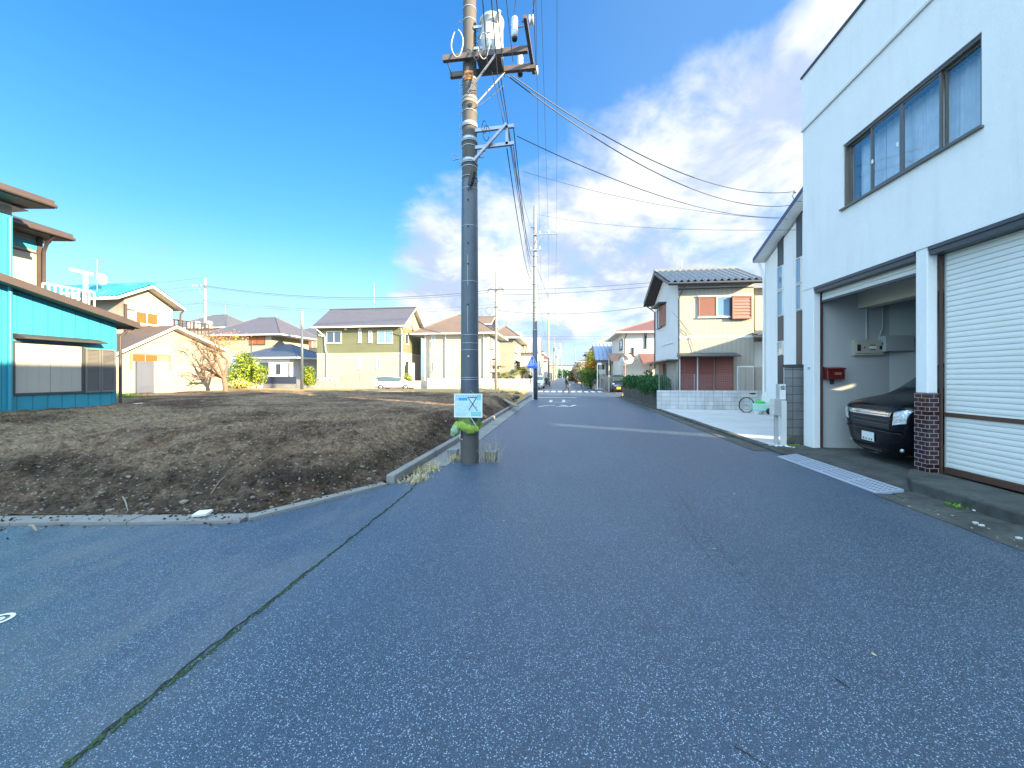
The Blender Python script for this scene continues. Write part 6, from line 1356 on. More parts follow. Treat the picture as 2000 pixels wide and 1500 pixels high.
h = rhouse('red_roofed_house','pale ribbed two storey house with a red roof beyond the round traffic mirrors',41.6,1217,9,650,628,'hip','siding_greenwhite','roof_red',9,
    [('S',(1233,679,1238,694),1,'fascia_brown','glass'),('S',(1258,647,1263,680),1,'dark_steel','glass'),('W',(1210.5,664,1216,683),1,'fascia_brown','glass_pale')],.8,'x')
xh = h['_x0']; pipe(h,[(xh+.3,41.0,6.2),(xh+.15,41.5,5.6),(xh+.15,41.5,2.8)],.06,'dark_steel'); q = wpx('S',41.58,1227,697,1245,745)
mb = MB(); mb.prism([(xh-1.6,38.9,3.15),(xh-1.6,41.6,3.95),(xh-1.6,41.6,4.1),(xh-1.6,38.9,3.3)],(2.6,0,0)); mb.build('porch_roof', MT['roof_dim'], h)
mb = MB(); mb.prism([(xh+1.6,39.6,2.9),(xh+1.6,41.6,3.9),(xh+1.6,41.6,4.05),(xh+1.6,39.6,3.05)],(4.5,0,0)); mb.build('porch_roof', MT['roof_red'], h)
MB().box(xh+2.4,39.9,0,xh+2.6,40.1,2.95).build('porch_post', MT['fascia_brown'], h); MB().box(xh+3.4,41.52,.4,xh+4.6,41.598,2.5).build('front_door', MT['plastic_black'], h); MB().box(xh-1.55,41.2,0,xh-1.45,41.55,3.6).build('porch_wall', MT['plaster_cream'], h)
h = rhouse('blue_tiled_house','small pinkish house with a pale blue tiled roof beside the autumn tree',50,1172,5.5,706,673,'gable','plaster_cream','roof_blue',6,
    [('S',(1184,709,1193,732),1,'fascia_brown','glass'),('S',(1176,712,1180,731),1,'fascia_brown','glass')],.7,tile=(.5,.07,.5),fasc='dark_steel')
h = rhouse('tan_roofed_house','two storey house with a tan hipped roof behind the pale blue tiled roof',62,1168,8,675,652,'hip','plaster_blueish','roof_tan',9,(),.8)
h = rhouse('olive_gable_house','yellow house with a flat tan eave behind the autumn tree',72,1148,7,691,684,'hip','plaster_yellow','roof_tan',8,[('W',(1143,696,1147,704),1,'fascia_brown','glass')],.6)
h = rhouse('purple_roofed_house','pale house with a purple grey roof left of the autumn tree',92,1129,8,707,700,'hip','plaster_cream','roof_slate',9,(),.5)
h = rhouse('farther_house','pale house with a low roof farther down the right side',125,1119,8,716,711,'hip','plaster_blueish','roof_dim',12,(),.5)
h = thing('end_building','wide grey public building with a row of windows closing the end of the road','building',(3,420,0)); MB().box(-14,420,0,16,430,13).build('wall', MT['plaster_blueish'], h)
for k in range(6): MB().box(-12+k*4.6,419.9,3,-9+k*4.6,419.99,7.5).build('window', MT['glass'], h)
MB().box(-14.5,419.5,13,16.5,430.5,13.8).build('roof', MT['roof_grey'], h)
# hidden neighbour whose roof edge throws the slanting shadow on the tiled house
t = thing('neighbour_house','plain flat roofed house standing behind the white modern house','house',(20.5,15,0)); MB().box(17,11.5,0,25,21.5,5.75).build('wall', MT['plaster_blueish'], t); MB().box(16.9,11.4,5.755,25.1,21.6,5.93).build('roof', MT['roof_grey'], t)
# walls and bits along the right
tag(MB().box(4.9,58,0,5.1,73,1.05).build('garden_wall', MT['roadwall_cream'], None, (5,65,0), .02),'pale rounded garden wall below the autumn tree','wall')
t = thing('slat_fence','grey vertical slat fence before the pale blue tiled house','fence',(5,51,0)); mb = MB()
for k in range(30): mb.box(4.95,45.5+k*.4,.0,5.0,45.8+k*.4,1.35)
tag(mb.build('slats', MT['galv'], t),None,None,None,'stuff'); MB().box(5.001,45.4,1.0,5.05,57.6,1.1).build('rail', MT['galv'], t)
rk = MB(); rn = random.Random(17)
for k in range(46): rk.ball((5.1+rn.random()*1.5,41.6+rn.random()*3.2,.15+rn.random()*.45),rn.uniform(.12,.32),1,0,(1.1,1,.8),.4,rn)
tag(rk.build('rockery', MT['rock'], None, (5.8,43,0)),'low rockery of stacked stones beside the dark van',None,None,'stuff')
t = thing('planter_hut','small brown slatted gate post pair standing in the rockery','gate',(5.6,44,0)); MB().box(5.2,44.0,.3,5.9,44.1,1.5).build('leaf', MT['wood_old'], t); MB().box(6.4,44.0,.3,6.9,44.1,1.55).build('leaf', MT['offwhite'], t)
# ---------------------------------------------------------------- foliage
def leaves(mb, blobs, n, size, rn, mis=(0,), flat=.2):
    tot = sum(b[1][0]*b[1][1]+b[1][1]*b[1][2]+b[1][0]*b[1][2] for b in blobs)
    for b in blobs:
        c, r = V(b[0]), b[1]; mi = b[2] if len(b) > 2 else None; k = int(n*(r[0]*r[1]+r[1]*r[2]+r[0]*r[2])/tot)
        for i in range(k):
            d = V((rn.gauss(0,1),rn.gauss(0,1),rn.gauss(0,1))).normalized(); rad = rn.random()**.35*(1+.18*noise.noise(d*3+c))
            p = c+V((d.x*r[0],d.y*r[1],d.z*r[2]))*rad; nrm = (d+V((rn.gauss(0,.7),rn.gauss(0,.7),rn.gauss(0,.7)+.3))).normalized(); a = nrm.orthogonal().normalized(); bq = nrm.cross(a); t = rn.random()*6.28
            a, bq = a*cos(t)+bq*sin(t), bq*cos(t)-a*sin(t); s = size*rn.uniform(.6,1.35); m = mi if mi is not None else rn.choice(mis)
            mb.add([p-a*s, p+bq*s*.5+nrm*s*flat, p+a*s, p-bq*s*.5+nrm*s*flat], [(0,1,2,3)], m)
    return mb
def branch(mb, p, d, L, r, depth, rn, up=.25, spread=.65, kids=(2,4), minr=.006, curl=.28):
    pts = [V(p)]; n = 4; dd = V(d).normalized(); rs = [r]
    for i in range(n):
        dd = (dd+V((rn.gauss(0,curl),rn.gauss(0,curl),rn.gauss(0,curl)+up*.3))).normalized(); pts.append(pts[-1]+dd*L/n); rs.append(max(minr*.6, r*(1-.5*(i+1)/n)))
    mb.tube(pts, rs, 7 if r > .04 else 4, 0, False)
    if depth == 0: return
    for k in range(rn.randint(*kids)):
        i = rn.randint(1,n); q = pts[i]; e = (dd+V((rn.gauss(0,spread),rn.gauss(0,spread),rn.gauss(0,spread*.6)+up))).normalized(); branch(mb, q, e, L*rn.uniform(.55,.85), rs[i]*.68, depth-1, rn, up, spread, kids, minr, curl)
# bare persimmon tree in front of the cream shed
T0 = PY(440,768,22.0); rn = random.Random(11)
t = thing('bare_tree','bare orange brown fruit tree with spreading branches in front of the cream shed','tree',(T0.x,22,.4))
mb = MB(); base = V((T0.x,22,.35)); fork = base+V((-.08,0,1.15)); mb.tube([base,base+V((.03,0,.5)),fork],[.17,.14,.15],10,0,False)
for (d,L,r) in (((-1,-.2,.62),1.9,.12),((-.45,.1,1.1),1.9,.09),((.4,.1,1.1),1.8,.09),((.05,-.2,1.3),1.7,.08),((-1,.3,.25),1.5,.06)): branch(mb, fork, d, L, r, 4, rn, .06, .60, (2,4), .009, .24)
mb.build('trunk', MT['bark'], t)
lf = MB(); rn = random.Random(3)
leaves(lf, [((T0.x+.5,22,3.9),(1.6,1.0,.8)),((T0.x-.2,22,4.2),(1.2,.8,.6))], 300, .06, rn); lf.build('crown', MT['leaf_orange'], t)
def shrub(name, label, blobs, n, size, mats, trunk=None, seed=1, cat='shrub', group=None):
    b0 = blobs[0]; t = thing(name, label, cat, (b0[0][0],b0[0][1],0), group); rn = random.Random(seed)
    leaves(MB(), [], 1, 1, rn) if 0 else None
    mb = leaves(MB(), blobs, n, size, rn, tuple(range(len(mats)))); mb.build('foliage' if cat != 'tree' else 'crown', [MT[m] for m in mats], t)
    st = MB(); r2 = random.Random(seed+5)
    for b in blobs[:4]:
        c = V(b[0]); foot = V((b0[0][0]+r2.gauss(0,.1),b0[0][1]+r2.gauss(0,.1),0)); st.tube([foot,foot.lerp(c,.5)+V((r2.gauss(0,.06),r2.gauss(0,.06),0)),c],[trunk or .04,(trunk or .04)*.7,.02],6,0,False)
        for k in range(4): st.tube([foot.lerp(c,.6),c+V((r2.gauss(0,b[1][0]*.5),r2.gauss(0,b[1][1]*.5),r2.gauss(0,b[1][2]*.5)))],[.02,.008],4,0,False)
    st.build('trunk', MT['bark_far'], t); return t
def pc(u, v, Y, r): p = PY(u,v,Y); return ((p.x,p.y,p.z), r)
shrub('clipped_shrub','round yellow green shrub right of the bare tree',[pc(476,722,38,(1.5,1.1,1.7)),pc(464,738,37.5,(1.1,1,1.2))],2600,.13,['leaf_yellowgreen','leaf_green'],.06,1)
shrub('clipped_shrub','flat topped yellow green hedge bush beside the white gate post',[pc(500,722,39,(1.5,1.0,.6)),pc(494,736,38.6,(1.2,.9,1.0)),pc(506,738,38.8,(.9,.8,.9))],2400,.11,['leaf_yellowgreen','leaf_green'],.05,2)
shrub('loose_shrub','grey olive shrub with bare twigs behind the bare tree',[pc(486,706,41,(1.4,1.2,1.0)),pc(478,696,41,(.9,.9,.7))],900,.10,['leaf_olive','leaf_green'],.05,3)
shrub('low_plants','low yellow green plants at the foot of the clipped shrubs',[pc(462,752,33,(1.6,.6,.35)),pc(480,752,33,(1.2,.6,.3)),pc(470,748,33.5,(.8,.5,.4))],900,.10,['leaf_yellowgreen','straw'],.02,4)
shrub('clipped_shrub','dense bright green bush beside the foot of the bare blue grey pole',[pc(602,730,37,(.72,.7,.85)),pc(606,742,37,(.65,.6,.7)),pc(598,742,37,(.55,.6,.6))],2600,.085,['leaf_green','leaf_yellowgreen'],.04,5)
shrub('clipped_shrub','small green shrub behind the white car by the cream garden wall',[pc(797,741,42.0,(.55,.4,.8))],700,.09,['leaf_yellowgreen','leaf_green'],.03,6)
shrub('loose_shrub','pale dusty shrub behind the fork of the bare tree',[pc(425,742,30,(1.0,.8,1.0)),pc(418,726,30,(.8,.8,.8))],700,.09,['leaf_dusty','leaf_olive'],.04,7)
def cycad(label, u, v, Y, n, L, seed, pot=None):
    c = PY(u,v,Y); t = thing('cycad', label, 'palm', (c.x,Y,0)); rn = random.Random(seed); mb = MB()
    for k in range(n):
        a = rn.random()*6.28; e = rn.uniform(.15,1.2); d = V((cos(a)*cos(e),sin(a)*cos(e),sin(e))); pts = [c+d*L*s+V((0,0,-.55*L*s*s)) for s in (0,.25,.5,.75,1)]
        for p, q in zip(pts,pts[1:]):
            g_ = (q-p); r_ = g_.cross(V((0,0,1))).normalized() if g_.cross(V((0,0,1))).length > 1e-4 else V((1,0,0))
            for m_ in range(5):
                x = p.lerp(q,m_/5)
                for s in (-1,1): mb.add([x,x+g_*.12,x+r_*s*.24*L+g_*.35+V((0,0,.08))],[(0,1,2)])
    mb.build('crown', MT['cycad'], t); MB().tube([(c.x,Y,0),(c.x,Y,c.z+.1)],[.2,.16],8).build('trunk', MT['bark_far'], t)
cycad('cycad with spiky fronds behind the picket wall near the slim pole',985,736,44,30,1.5,1); cycad('large cycad behind the picket wall left of the second pole',1022,728,46,40,1.9,2); cycad('small cycad at the end of the picket wall behind the sign pole',1036,738,47,24,1.2,3)
# autumn tree and the shrubs on the right
t = shrub('autumn_tree','tall autumn tree, gold on top, orange in the middle and green below',[pc(1154,704,52,(.7,.8,1.4)) + (0,),pc(1156,718,52,(1.1,1,1.1))+(1,),pc(1150,736,51.5,(1.2,1.1,1.5))+(2,),pc(1160,729,52,(.9,.9,.9))+(3,),pc(1149,728,51.6,(.8,.8,.8))+(3,)],5200,.12,['leaf_gold','leaf_orange','leaf_green','leaf_yellowgreen'],.09,8,'tree')
shrub('flowering_shrub','pale dusty shrub on the garden wall left of the autumn tree',[pc(1135,727,60,(1.3,1.2,1.6)),pc(1141,734,59,(1.0,1,1.1))],1700,.14,['leaf_dusty','leaf_olive'],.06,9)
shrub('maroon_tree','dark maroon round tree standing at the right kerb far along the road',[pc(1128,729,88,(1.5,1.5,2.2)),pc(1124,735,87,(1.3,1.3,1.2))],2200,.20,['leaf_maroon'],.12,10,'tree')
for i,(u,v,Y,r,lb,ms_) in enumerate(((1118,736,120,(1.7,1.7,1.9),'dark round tree beyond the maroon tree',['leaf_green','leaf_hedge']),(1112,737,150,(1.8,1.8,1.8),'small dark tree farther beyond the maroon tree',['leaf_hedge']))):
    shrub('roadside_tree',lb,[pc(u,v,Y,r)],900,.28,ms_,.12,20+i,'tree')
mb = MB(); rn = random.Random(33)
leaves(mb,[((x,400+rn.random()*15,rn.uniform(3,7)),(7,5,rn.uniform(4,6.5))) for x in range(-30,60,7)],5200,1.0,rn); tag(mb.build('treeline', MT['leaf_hedge']),'dark line of trees closing the end of the road',None,None,'stuff')
# clipped hedge along the old wall
t = thing('clipped_hedge','dark green clipped hedge growing over the old wall along the road','hedge',(5.05,26,.7)); mb = MB(); rn = random.Random(41); bl = []
y = 20.2
while y < 31.2: bl.append(((5.08+rn.uniform(-.05,.05),y,1.20+rn.uniform(-.05,.05)),(.50+rn.uniform(-.05,.08),.62,.52+rn.uniform(-.05,.06)))); y += .62
bl.append(((5.0,20.5,1.15),(.6,.6,.62))); bl.append(((4.95,22.6,1.1),(.62,.8,.6))); bl.append(((5.2,24,1.75),(.3,.5,.3)))
leaves(mb, bl, 15000, .055, rn); mb.build('foliage', MT['leaf_hedge'], t)
# grass
gr = MB(); rn = random.Random(51)
for k in range(150): x = -20.4+rn.gauss(0,.5)-.0; y = 14.9+rn.gauss(0,.35); blades(gr,(x,y,.50),10,.42,.10,rn,0,.35,.012)
tag(gr.build('green_grass', MT['grass_green']),'patch of fresh green grass before the shed door',None,None,'stuff')
gr = MB()
for k in range(420):
    u = rn.uniform(-23,-10); y = 17+(-10-u)*.05+rn.gauss(0,.5); blades(gr,(u,y+rn.random()*1.2,.50),7,.22,.14,rn,0,.8,.010)
for k in range(120): blades(gr,(rn.uniform(-17,-4),30.2+rn.random()*.7,.25),6,.25,.12,rn,0,.6,.012)
tag(gr.build('dry_grass', MT['straw']),'thin dry grass and weeds along the far edge of the bare lot',None,None,'stuff')
# ---------------------------------------------------------------- traffic mirrors, signs
t = thing('traffic_mirror','pair of round white traffic mirrors on an orange post at the hedge corner','traffic mirror',(5.15,32.2,0)); px_ = PY(1221,750,32.2).x
MB().tube([(px_,32.2,0),(px_,32.2,2.2),(px_,32.2,PY(1221,697,32.2).z)],.042,10).build('post', MT['orange_paint'], t)
for (u,v,ro,yaw) in ((1218,704,.42,-.5),(1227.5,700,.46,.55)):
    c = PY(u,v,32.05); d = V((sin(yaw)*.6,-1,-.1)).normalized(); a = V((0,0,1)).cross(d).normalized(); b_ = d.cross(a); hd = MB(); vs = []
    pr = [(ro*.92,.0),(ro*1.02,.02),(ro*1.04,-.05),(ro*.8,-.12),(.02,-.16)]
    for r,h_ in pr: vs += [c+d*(-h_*-1)+(a*cos(2*pi*k/24)+b_*sin(2*pi*k/24))*r for k in range(24)]
    hd.add(vs,[(i*24+k,(i+1)*24+k,(i+1)*24+(k+1)%24,i*24+(k+1)%24) for i in range(4) for k in range(24)],0,True); m_ = hd.build('mirror_back', MT['offwhite'], t)
    f = MB(); vs = []
    for j in range(5):
        r = ro*.92*j/4; vs += [c+d*(.06*(1-(j/4)**2)+.005)+(a*cos(2*pi*k/24)+b_*sin(2*pi*k/24))*r for k in range(24)]
    f.add(vs,[(i*24+k,i*24+(k+1)%24,(i+1)*24+(k+1)%24,(i+1)*24+k) for i in range(4) for k in range(24)],0,True); f.build('mirror_glass', MT['mirror_glass'], m_, m_['_org'])
    hd = MB(); vs = []
    for s_, w_ in ((ro*1.02,.0),(ro*1.02,.14)): vs += [c+d*w_+(a*cos(pi*(.05+.9*k/10))+b_*sin(pi*(.05+.9*k/10)))*s_*(1 if b_.z > 0 else -1) for k in range(11)]
    hd.add(vs,[(k,k+1,12+k,11+k) for k in range(10)],0,True); hd.build('hood', MT['orange_paint'], m_, m_['_org'])
MB().beam((px_-.2,32.2,PY(1221,703,32.2).z),(px_+.3,32.2,PY(1221,700,32.2).z),.05,.05).build('arm', MT['orange_paint'], t)
MB().tube([(px_-.02,32.1,.75),(px_-.30,31.9,.0)],.035,6).build('brace', MT['orange_paint'], t)
t = thing('crossing_sign','blue triangular pedestrian crossing sign on the pale post beside the second pole','road sign',(-2.1,26.8,0))
ys_ = 26.75; a, b_, c_ = PY(1039,693,ys_), PY(1030,713,ys_), PY(1050,713,ys_); cc = (a+b_+c_)/3
x_ = PY(1041,740,ys_).x; MB().tube([(x_,ys_+.05,0),(x_,ys_+.05,a.z-.1)],.03,8).build('post', MT['sign_white'], t)
MB().prism([a,b_,c_],(0,.03,0)).build('panel', MT['sign_white'], t); k_ = lambda p,s: cc+(p-cc)*s
MB().prism([k_(a,.9)+V((0,-.006,0)),k_(b_,.9)+V((0,-.006,0)),k_(c_,.9)+V((0,-.006,0))],(0,.004,0)).build('blue_face', MT['sign_blue'], t)
mb = MB(); s = (c_.x-b_.x)
for dx in (-.13,.10):                       # two walking figures and a kerb line
    q = cc+V((dx*s,-.010,.0)); sc = s*.26 if dx < 0 else s*.22
    mb.lathe(q+V((0,0,sc*.95)),[(.001,-.002),(sc*.17,-.002),(sc*.17,.002),(.001,.002)],12,0,'y')
    for (p0,p1,w_) in (((0,.75),(0,.1),.26),((0,.65),(.28,.25),.12),((0,.65),(-.26,.3),.12),((0,.1),(.26,-.55),.15),((0,.1),(-.28,-.5),.15)): mb.beam(q+V((p0[0]*sc,0,p0[1]*sc)),q+V((p1[0]*sc,0,p1[1]*sc)),w_*sc,.004,0,(0,1,0))
mb.box(cc.x-s*.3,ys_-.012,b_.z+s*.12,cc.x+s*.3,ys_-.008,b_.z+s*.155)
mb.build('pictogram', MT['sign_white'], t)
MB().box(b_.x,ys_+.002,b_.z-.24,c_.x,ys_+.03,b_.z-.03).build('lower_plate', MT['sign_blue'], t)
t = thing('street_sign','slim white sign post with a small board on the verge beyond the crosswalk','road sign',(4.75,48.5,0)); x_ = PY(1167,740,48.5).x
MB().tube([(x_,48.5,0),(x_,48.5,PY(1167,711,48.5).z)],.06,8).build('post', MT['sign_white'], t); MB().box(x_+.15,48.45,1.9,x_+.95,48.5,2.5).build('board', MT['grey_plastic'], t); MB().box(x_-.02,48.45,PY(1167,711,48.5).z-.1,x_+.5,48.5,PY(1167,711,48.5).z+.15).build('top_board', MT['sign_white'], t); MB().box(x_-.35,48.2,0,x_+.6,48.9,.12).build('foot', MT['concrete_light'], t)
# ---------------------------------------------------------------- cars seen at a distance
ws = [(.0,.30,.45,.55,.42,.62,.66,.55,.72),(.08,.22,.70,.76,.4,.78,.72,.62,.80),(.5,.2,.74,.82,.4,.83,.84,.70,.90),(1.15,.2,.74,.84,.4,.84,.93,.72,.99),(1.35,.2,.74,.84,.4,.84,.95,.68,1.06),(2.0,.2,.74,.84,.4,.84,.98,.58,1.42),
      (2.5,.2,.74,.84,.4,.84,.99,.57,1.47),(3.3,.2,.74,.84,.4,.84,1.0,.56,1.46),(4.0,.22,.74,.83,.42,.83,1.0,.55,1.40),(4.4,.28,.70,.80,.45,.80,.98,.6,1.15),(4.5,.38,.6,.74,.5,.74,.95,.6,1.0)]
def wgl(a, i):
    if a == 4 and i in (4,5,6): return 1
    if 4 <= a <= 7 and i in (2,3,7,8): return 2
    if a == 8 and i in (3,4,5,6,7): return 1
    return 0
wg = car('station_wagon','white station wagon parked across the far side of the bare lot','car_white',ws,4.5,None,wgl,[(.85,.75),(.85,-.75),(3.55,.75),(3.55,-.75)],.30)
for x in (2.15,2.95,3.75): MB().box(x-.04,-.80,1.0,x+.04,-.55,1.38).build('pillar', MT['car_white'], wg); 
for s in (1,-1): MB().ball((.16,s*.62,.66),.13,2,0,(.7,1,.6)).build('headlight', MT['headlight'], wg)
x_ = (PY(815,750,38.2).x+PY(730,750,38.2).x)/2; wg.rotation_euler = (0,0,pi); wg.location = (x_+2.25,38.3,.19)
ks = [(.0,.30,.5,.58,.5,.62,.72,.5,.80),(.06,.22,.62,.68,.4,.70,.78,.60,.90),(.35,.2,.66,.72,.4,.72,.9,.64,.98),(.62,.2,.66,.72,.4,.72,.98,.62,1.06),(1.15,.2,.66,.72,.4,.72,1.0,.58,1.66),(1.6,.2,.66,.72,.4,.72,1.0,.57,1.76),(2.4,.2,.66,.72,.4,.72,1.0,.57,1.78),(3.1,.22,.66,.72,.4,.71,1.0,.56,1.74),(3.35,.3,.6,.7,.5,.68,1.0,.55,1.6)]
def kgl(a, i):
    if a == 3 and i in (4,5,6): return 1
    if 4 <= a <= 6 and i in (2,3,7,8): return 2
    return 0
kv = car('parked_van','dark blue van with a yellow number plate parked beyond the round traffic mirrors','car_navy',ks,3.35,None,kgl,[(.6,.64),(.6,-.64),(2.7,.64),(2.7,-.64)],.28)
MB().box(-.03,-.20,.33,-.02,.20,.55).build('number_plate', MT['plate_yellow'], kv); MB().box(-.015,-.5,.62,.02,.5,.72).build('chrome_bar', MT['chrome'], kv); MB().box(-.01,-.45,.24,.03,.45,.34).build('air_intake', MT['plastic_black'], kv)
for s in (1,-1): MB().ball((.10,s*.52,.80),.14,2,0,(.5,1,.9)).build('headlight', MT['headlight'], kv); MB().ball((.62,s*.82,1.05),.11,1,0,(.5,.8,.9)).build('wing_mirror', MT['car_navy'], kv)
x_ = PY(1210.5,750,38.9).x; kv.location = (x_,39.6,.0); kv.rotation_euler = (0,0,R(83)); kv.scale = (1.0,1.0,1.04)
kc = car('parked_car','white small car half hidden behind the second pole','car_white',ks,3.35,None,kgl,[(.6,.64),(.6,-.64),(2.7,.64),(2.7,-.64)],.28); kc.rotation_euler = (0,0,R(90)); kc.location = (-3.15,50.5,0)
for s in (1,-1): MB().ball((.10,s*.52,.80),.14,2,0,(.5,1,.9)).build('headlight', MT['headlight'], kc)
# ---------------------------------------------------------------- bicycles
def wheel(mb, c, r, ax, spokes=14):
    c = V(c); a = V(ax).normalized(); x = a.orthogonal().normalized(); y = a.cross(x)
    pts = [c+(x*cos(2*pi*k/24)+y*sin(2*pi*k/24))*r for k in range(25)]; mb.tube(pts,.020,6,0,False); mb.tube([c+(p-c)*.93 for p in pts],.010,5,1,False)
    for k in range(spokes): mb.tube([c,c+(x*cos(2*pi*k/spokes)+y*sin(2*pi*k/spokes))*r*.94],.003,3,1,False)
    mb.tube([c-a*.05,c+a*.05],.025,8,1)
def bicycle(label, x, y, ang, col, z=0):
    t = thing('bicycle', label, 'bicycle', (x,y,z)); d = V((cos(ang),sin(ang),0)); n = V((-d.y,d.x,0)); o = V((x,y,z)); up = V((0,0,1))
    for s in (-.52,.52): mb = MB(); wheel(mb,o+d*s+up*.33,.33,n); mb.build('wheel',[MT['black_rubber'],MT['rim_silver']],t)
    f = MB(); P_ = lambda a,b: o+d*a+up*b
    for a,b in (((-.52,.33),(-.12,.30)),((-.12,.30),(-.22,.78)),((-.12,.30),(.36,.60)),((-.20,.55),(.36,.75)),((.34,.88),(.52,.33)),((-.52,.33),(-.20,.55))): f.tube([P_(*a),P_(*b)],.016,7)
    f.build('frame', MT[col], t); MB().tube([P_(.34,.9)-n*.26-d*.12,P_(.32,1.0)-n*.1,P_(.32,1.0)+n*.1,P_(.34,.9)+n*.26-d*.12],.012,6).build('handlebar', MT['rim_silver'], t)
    MB().ball(P_(-.24,.83),.12,2,0,(1.1,.75,.35)).build('saddle', MT['plastic_black'], t); b = P_(.60,.78); MB().box(b.x-.14,b.y-.14,b.z-.12,b.x+.14,b.y+.14,b.z+.10).build('basket', MT['grey_plastic'], t); return t
bicycle('bicycle leaning beside the corner of the white modern house',8.55,17.95,.15,'basket_mint',.06)
bicycle('bicycle lying at the kerb behind the second pole',-2.75,44.8,1.3,'galv',0)
t = thing('mint_crate','pale mint plastic crate holding a green bag by the bicycle','crate',(8.25,17.2,.06)); MB().box(8.05,17.05,.20,8.55,17.4,.50).build('bin', MT['basket_mint'], t, bevel=.02)
for k in (8.10,8.40): MB().box(k,17.1,.06,k+.06,17.35,.20).build('leg', MT['white_paint'], t)
tag(MB().ball((8.28,17.22,.54),.17,2,0,(1.2,.8,.55),.1).build('green_bag', MT['bag_green'], None, (8.28,17.22,.5)),'bright green bag lying in the mint crate','bag')
tag(MB().lathe((8.52,16.95,.20),[(.05,-.04),(.13,-.035),(.13,.035),(.05,.04)],16,0,'y').build('small_tyre', MT['black_rubber'], None, (8.52,16.95,.06)),'small black wheel standing against the mint crate','wheel')
tag(MB().prism([(8.42,17.45,.5),(8.72,17.45,.5),(8.66,17.45,.98),(8.50,17.45,.98)],(0,.03,0)).build('white_board', MT['white_paint'], None, (8.55,17.45,.06)),'pale board standing behind the mint crate','board')
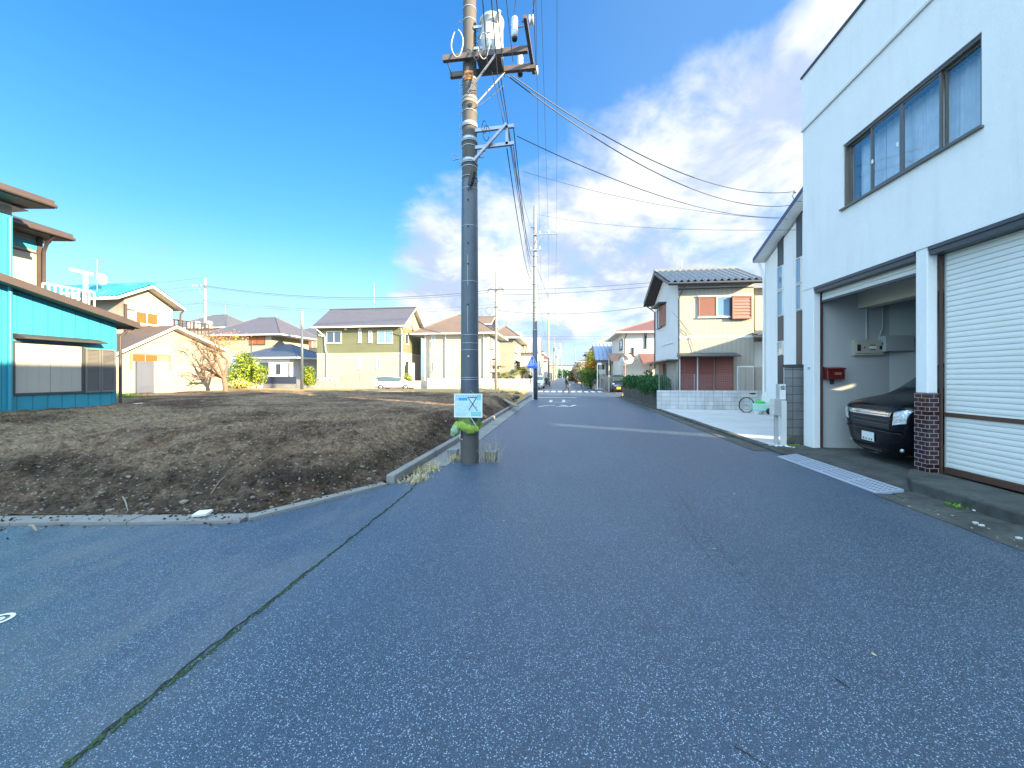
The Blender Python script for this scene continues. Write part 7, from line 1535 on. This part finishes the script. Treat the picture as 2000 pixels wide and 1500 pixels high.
# ---------------------------------------------------------------- people
def person(label, loc, face, J, M_, hairc='hair_black', s=1.0, extra=None):
    """J: joint name -> (x forward, y left, z up, radius); bones follow a fixed tree; M_: bone -> material"""
    t = thing('person', label, 'person', loc); tree = [('pelvis','belly'),('belly','chest'),('chest','nb'),('nb','neck'),('neck','head'),('head','crown'),('head','nose')]
    for q in 'lr': tree += [('chest','sh'+q),('sh'+q,'el'+q),('el'+q,'wr'+q),('wr'+q,'pa'+q),('pelvis','hip'+q),('hip'+q,'kn'+q),('kn'+q,'an'+q),('an'+q,'ba'+q),('ba'+q,'to'+q),('head','ear'+q)]
    J = {k:(v[0],v[1],v[2],v[3]*(1.16 if k[:2] in ('be','ch','pe','sh','el','hi','kn') else 1)) for k,v in J.items()}
    hx, hy, hz, _ = J['head']; J['nose'] = (hx+.112,hy,hz-.012,.013); J['earl'] = (hx-.005,hy+.088,hz-.01,.016); J['earr'] = (hx-.005,hy-.088,hz-.01,.016)
    for q, sg in (('l',1),('r',-1)):
        w = V(J['wr'+q][:3]); e = V(J['el'+q][:3]); d = (w-e).normalized(); side = V((0,sg,0)); fwd = d.cross(side).normalized(); fwd = fwd if fwd.x > 0 else -fwd
        pa = w+d*.075; J['pa'+q] = (*pa,.030)
        for k in range(4):
            b_ = pa+d*.015+fwd*(-.024+.016*k); c1 = b_+d*(.035+.006*(k in (1,2)))+side*-.006*1; c2 = c1+(d*.8-side*.5).normalized()*(.026+.006*(k in (1,2)))
            J[f'f{k}a{q}'] = (*b_,.0095); J[f'f{k}b{q}'] = (*c1,.0085); J[f'f{k}c{q}'] = (*c2,.007); tree += [('pa'+q,f'f{k}a{q}'),(f'f{k}a{q}',f'f{k}b{q}'),(f'f{k}b{q}',f'f{k}c{q}')]
        t1 = w+d*.035+fwd*.03; t2 = t1+(d+fwd*.6).normalized()*.035; J['ta'+q] = (*t1,.011); J['tb'+q] = (*t2,.009); tree += [('wr'+q,'ta'+q),('ta'+q,'tb'+q)]
    bm = bmesh.new(); L_ = bm.verts.layers.skin.verify(); VX = {}
    for k,(x,y,z,r) in J.items(): v = bm.verts.new((x*s,y*s,z*s)); v[L_].radius = (r*s,r*s); VX[k] = v
    VX['pelvis'][L_].use_root = True
    for a,b in tree: bm.edges.new((VX[a],VX[b]))
    me = bpy.data.meshes.new('tmp'); bm.to_mesh(me); bm.free(); ob = bpy.data.objects.new('tmp', me); C.objects.link(ob)
    k = ob.modifiers.new('k','SKIN'); k.use_smooth_shade = True; sb = ob.modifiers.new('s','SUBSURF'); sb.levels = 2
    dg = bpy.context.evaluated_depsgraph_get(); em = ob.evaluated_get(dg).to_mesh(); mb = MB(); mats = []; 
    def seg(p, a, b): d = b-a; u = max(0,min(1,(p-a).dot(d)/max(d.length_squared,1e-9))); return (p-a-d*u).length
    bones = [(V(J[a][:3])*s,V(J[b][:3])*s,(J[a][3]+J[b][3])/2*s,M_(a,b)) for a,b in tree]
    vs = [v.co.copy() for v in em.vertices]; mb.v = vs
    for p in em.polygons:
        c = p.center; best = min(bones, key=lambda q: seg(c,q[0],q[1])-q[2]); m = best[3]
        if m not in mats: mats.append(m)
        mb.f.append(list(p.vertices)); mb.m.append(mats.index(m)); mb.sm.append(True)
    ob.evaluated_get(dg).to_mesh_clear(); bpy.data.objects.remove(ob); bpy.data.meshes.remove(me)
    mb.build('body',[MT[m] for m in mats],t,(0,0,0)).location = (0,0,0)
    c = V((hx-.022,hy,hz+.035))*s; hr = MB(); hr.ball(c,.118*s,3,0,(1.02,.88,1.0)); 
    hr.v = [v if not (v.x > c.x+.045*s and v.z < c.z+.045*s) else V((c.x+.03*s,v.y*.9,v.z)) for v in hr.v]; hr.v = [v if v.z > c.z-.075*s else V((v.x,v.y,c.z-.075*s)) for v in hr.v]
    hr.build('hair', MT[hairc], t, (0,0,0))
    ey = MB(); 
    for sg in (1,-1): ey.ball(V((hx+.092,hy+sg*.034,hz+.012))*s,.010*s,1)
    ey.build('eyes', MT['ink_black'], t, (0,0,0)); mo = MB().box((hx+.090)*s,(hy-.022)*s,(hz-.052)*s,(hx+.100)*s,(hy+.022)*s,(hz-.045)*s); mo.build('mouth', MT['red_metal'], t, (0,0,0))
    t.rotation_euler = (0,0,face); return t
base = dict(pelvis=(0,0,.93,.135),belly=(.01,0,1.08,.13),chest=(.0,0,1.27,.15),nb=(.0,0,1.42,.085),neck=(.015,0,1.48,.055),head=(.03,0,1.585,.092),crown=(.025,0,1.64,.082),
    shl=(0,.185,1.38,.068),shr=(0,-.185,1.38,.068),hipl=(0,.09,.88,.105),hipr=(0,-.09,.88,.105))
walk = dict(base, ell=(-.10,.25,1.12,.047),wrl=(.02,.25,.90,.034),elr=(.06,-.25,1.12,.047),wrr=(.20,-.22,.92,.034),
    knl=(.20,.09,.50,.070),anl=(.17,.09,.10,.043),bal=(.26,.09,.045,.038),tol=(.33,.09,.035,.030),
    knr=(-.05,-.09,.50,.070),anr=(-.38,-.09,.22,.043),bar=(-.36,-.09,.11,.036),tor=(-.32,-.09,.045,.028))
stand = dict(base, ell=(-.02,.25,1.11,.047),wrl=(.10,.22,.90,.034),elr=(-.02,-.25,1.11,.047),wrr=(.12,-.20,.92,.034),
    knl=(.02,.10,.50,.070),anl=(0,.10,.09,.043),bal=(.09,.11,.045,.038),tol=(.16,.12,.035,.030),knr=(.02,-.10,.50,.070),anr=(0,-.10,.09,.043),bar=(.09,-.11,.045,.038),tor=(.16,-.12,.035,.030))
def clothes(top, leg):
    def f(a, b):
        if b[:2] in ('kn','an') or a == 'pelvis' and b[:3] == 'hip': return leg
        if b[:2] in ('ba','to'): return 'shoe'
        if b in ('belly','chest','nb') or b[:2] in ('sh','el','wr'): return top
        return 'skin'
    return f
p = G(1107,769.5); w = person('person in a dark jacket and jeans walking across the road to the right',(p.x,p.y,0),R(8),walk,clothes('ink_black','cloth_navy'),s=1.0)
MB().tube([(-.02,.0,1.40),(-.06,.0,1.47),(-.10,.0,1.42)],[.10,.09,.06],10).build('collar', MT['cloth_grey'], w, (0,0,0))
a = person('person in dark clothes standing at the left kerb behind the second pole',(-2.5,60.5,0),R(-70),stand,clothes('cloth_navy','shoe'),s=.98); b = person('person in a blue jacket standing at the left kerb talking',(-1.95,60.2,0),R(200),stand,clothes('cloth_blue','cloth_jeans'),s=.95)
c = person('person in pale clothes standing by the wall behind the two talking people',(-3.1,62.0,0),R(-60),stand,clothes('cloth_pale','cloth_grey'),s=.97)
mb = MB(); wheel(mb,(-3.0,59.2,.3),.28,(.2,1,0)); wheel(mb,(-2.3,59.4,.3),.28,(.2,1,0)); mb2 = MB(); mb2.tube([(-3.0,59.2,.3),(-2.7,59.3,.75),(-2.3,59.4,.3)],.05,6)
sc = thing('scooter','dark scooter parked beside the standing people','scooter',(-2.65,59.3,0)); mb.build('wheels',[MT['black_rubber'],MT['rim_silver']],sc); mb2.ball((-2.75,59.3,.62),.22,2,0,(1.5,.8,.7)); mb2.build('frame', MT['plastic_black'], sc)
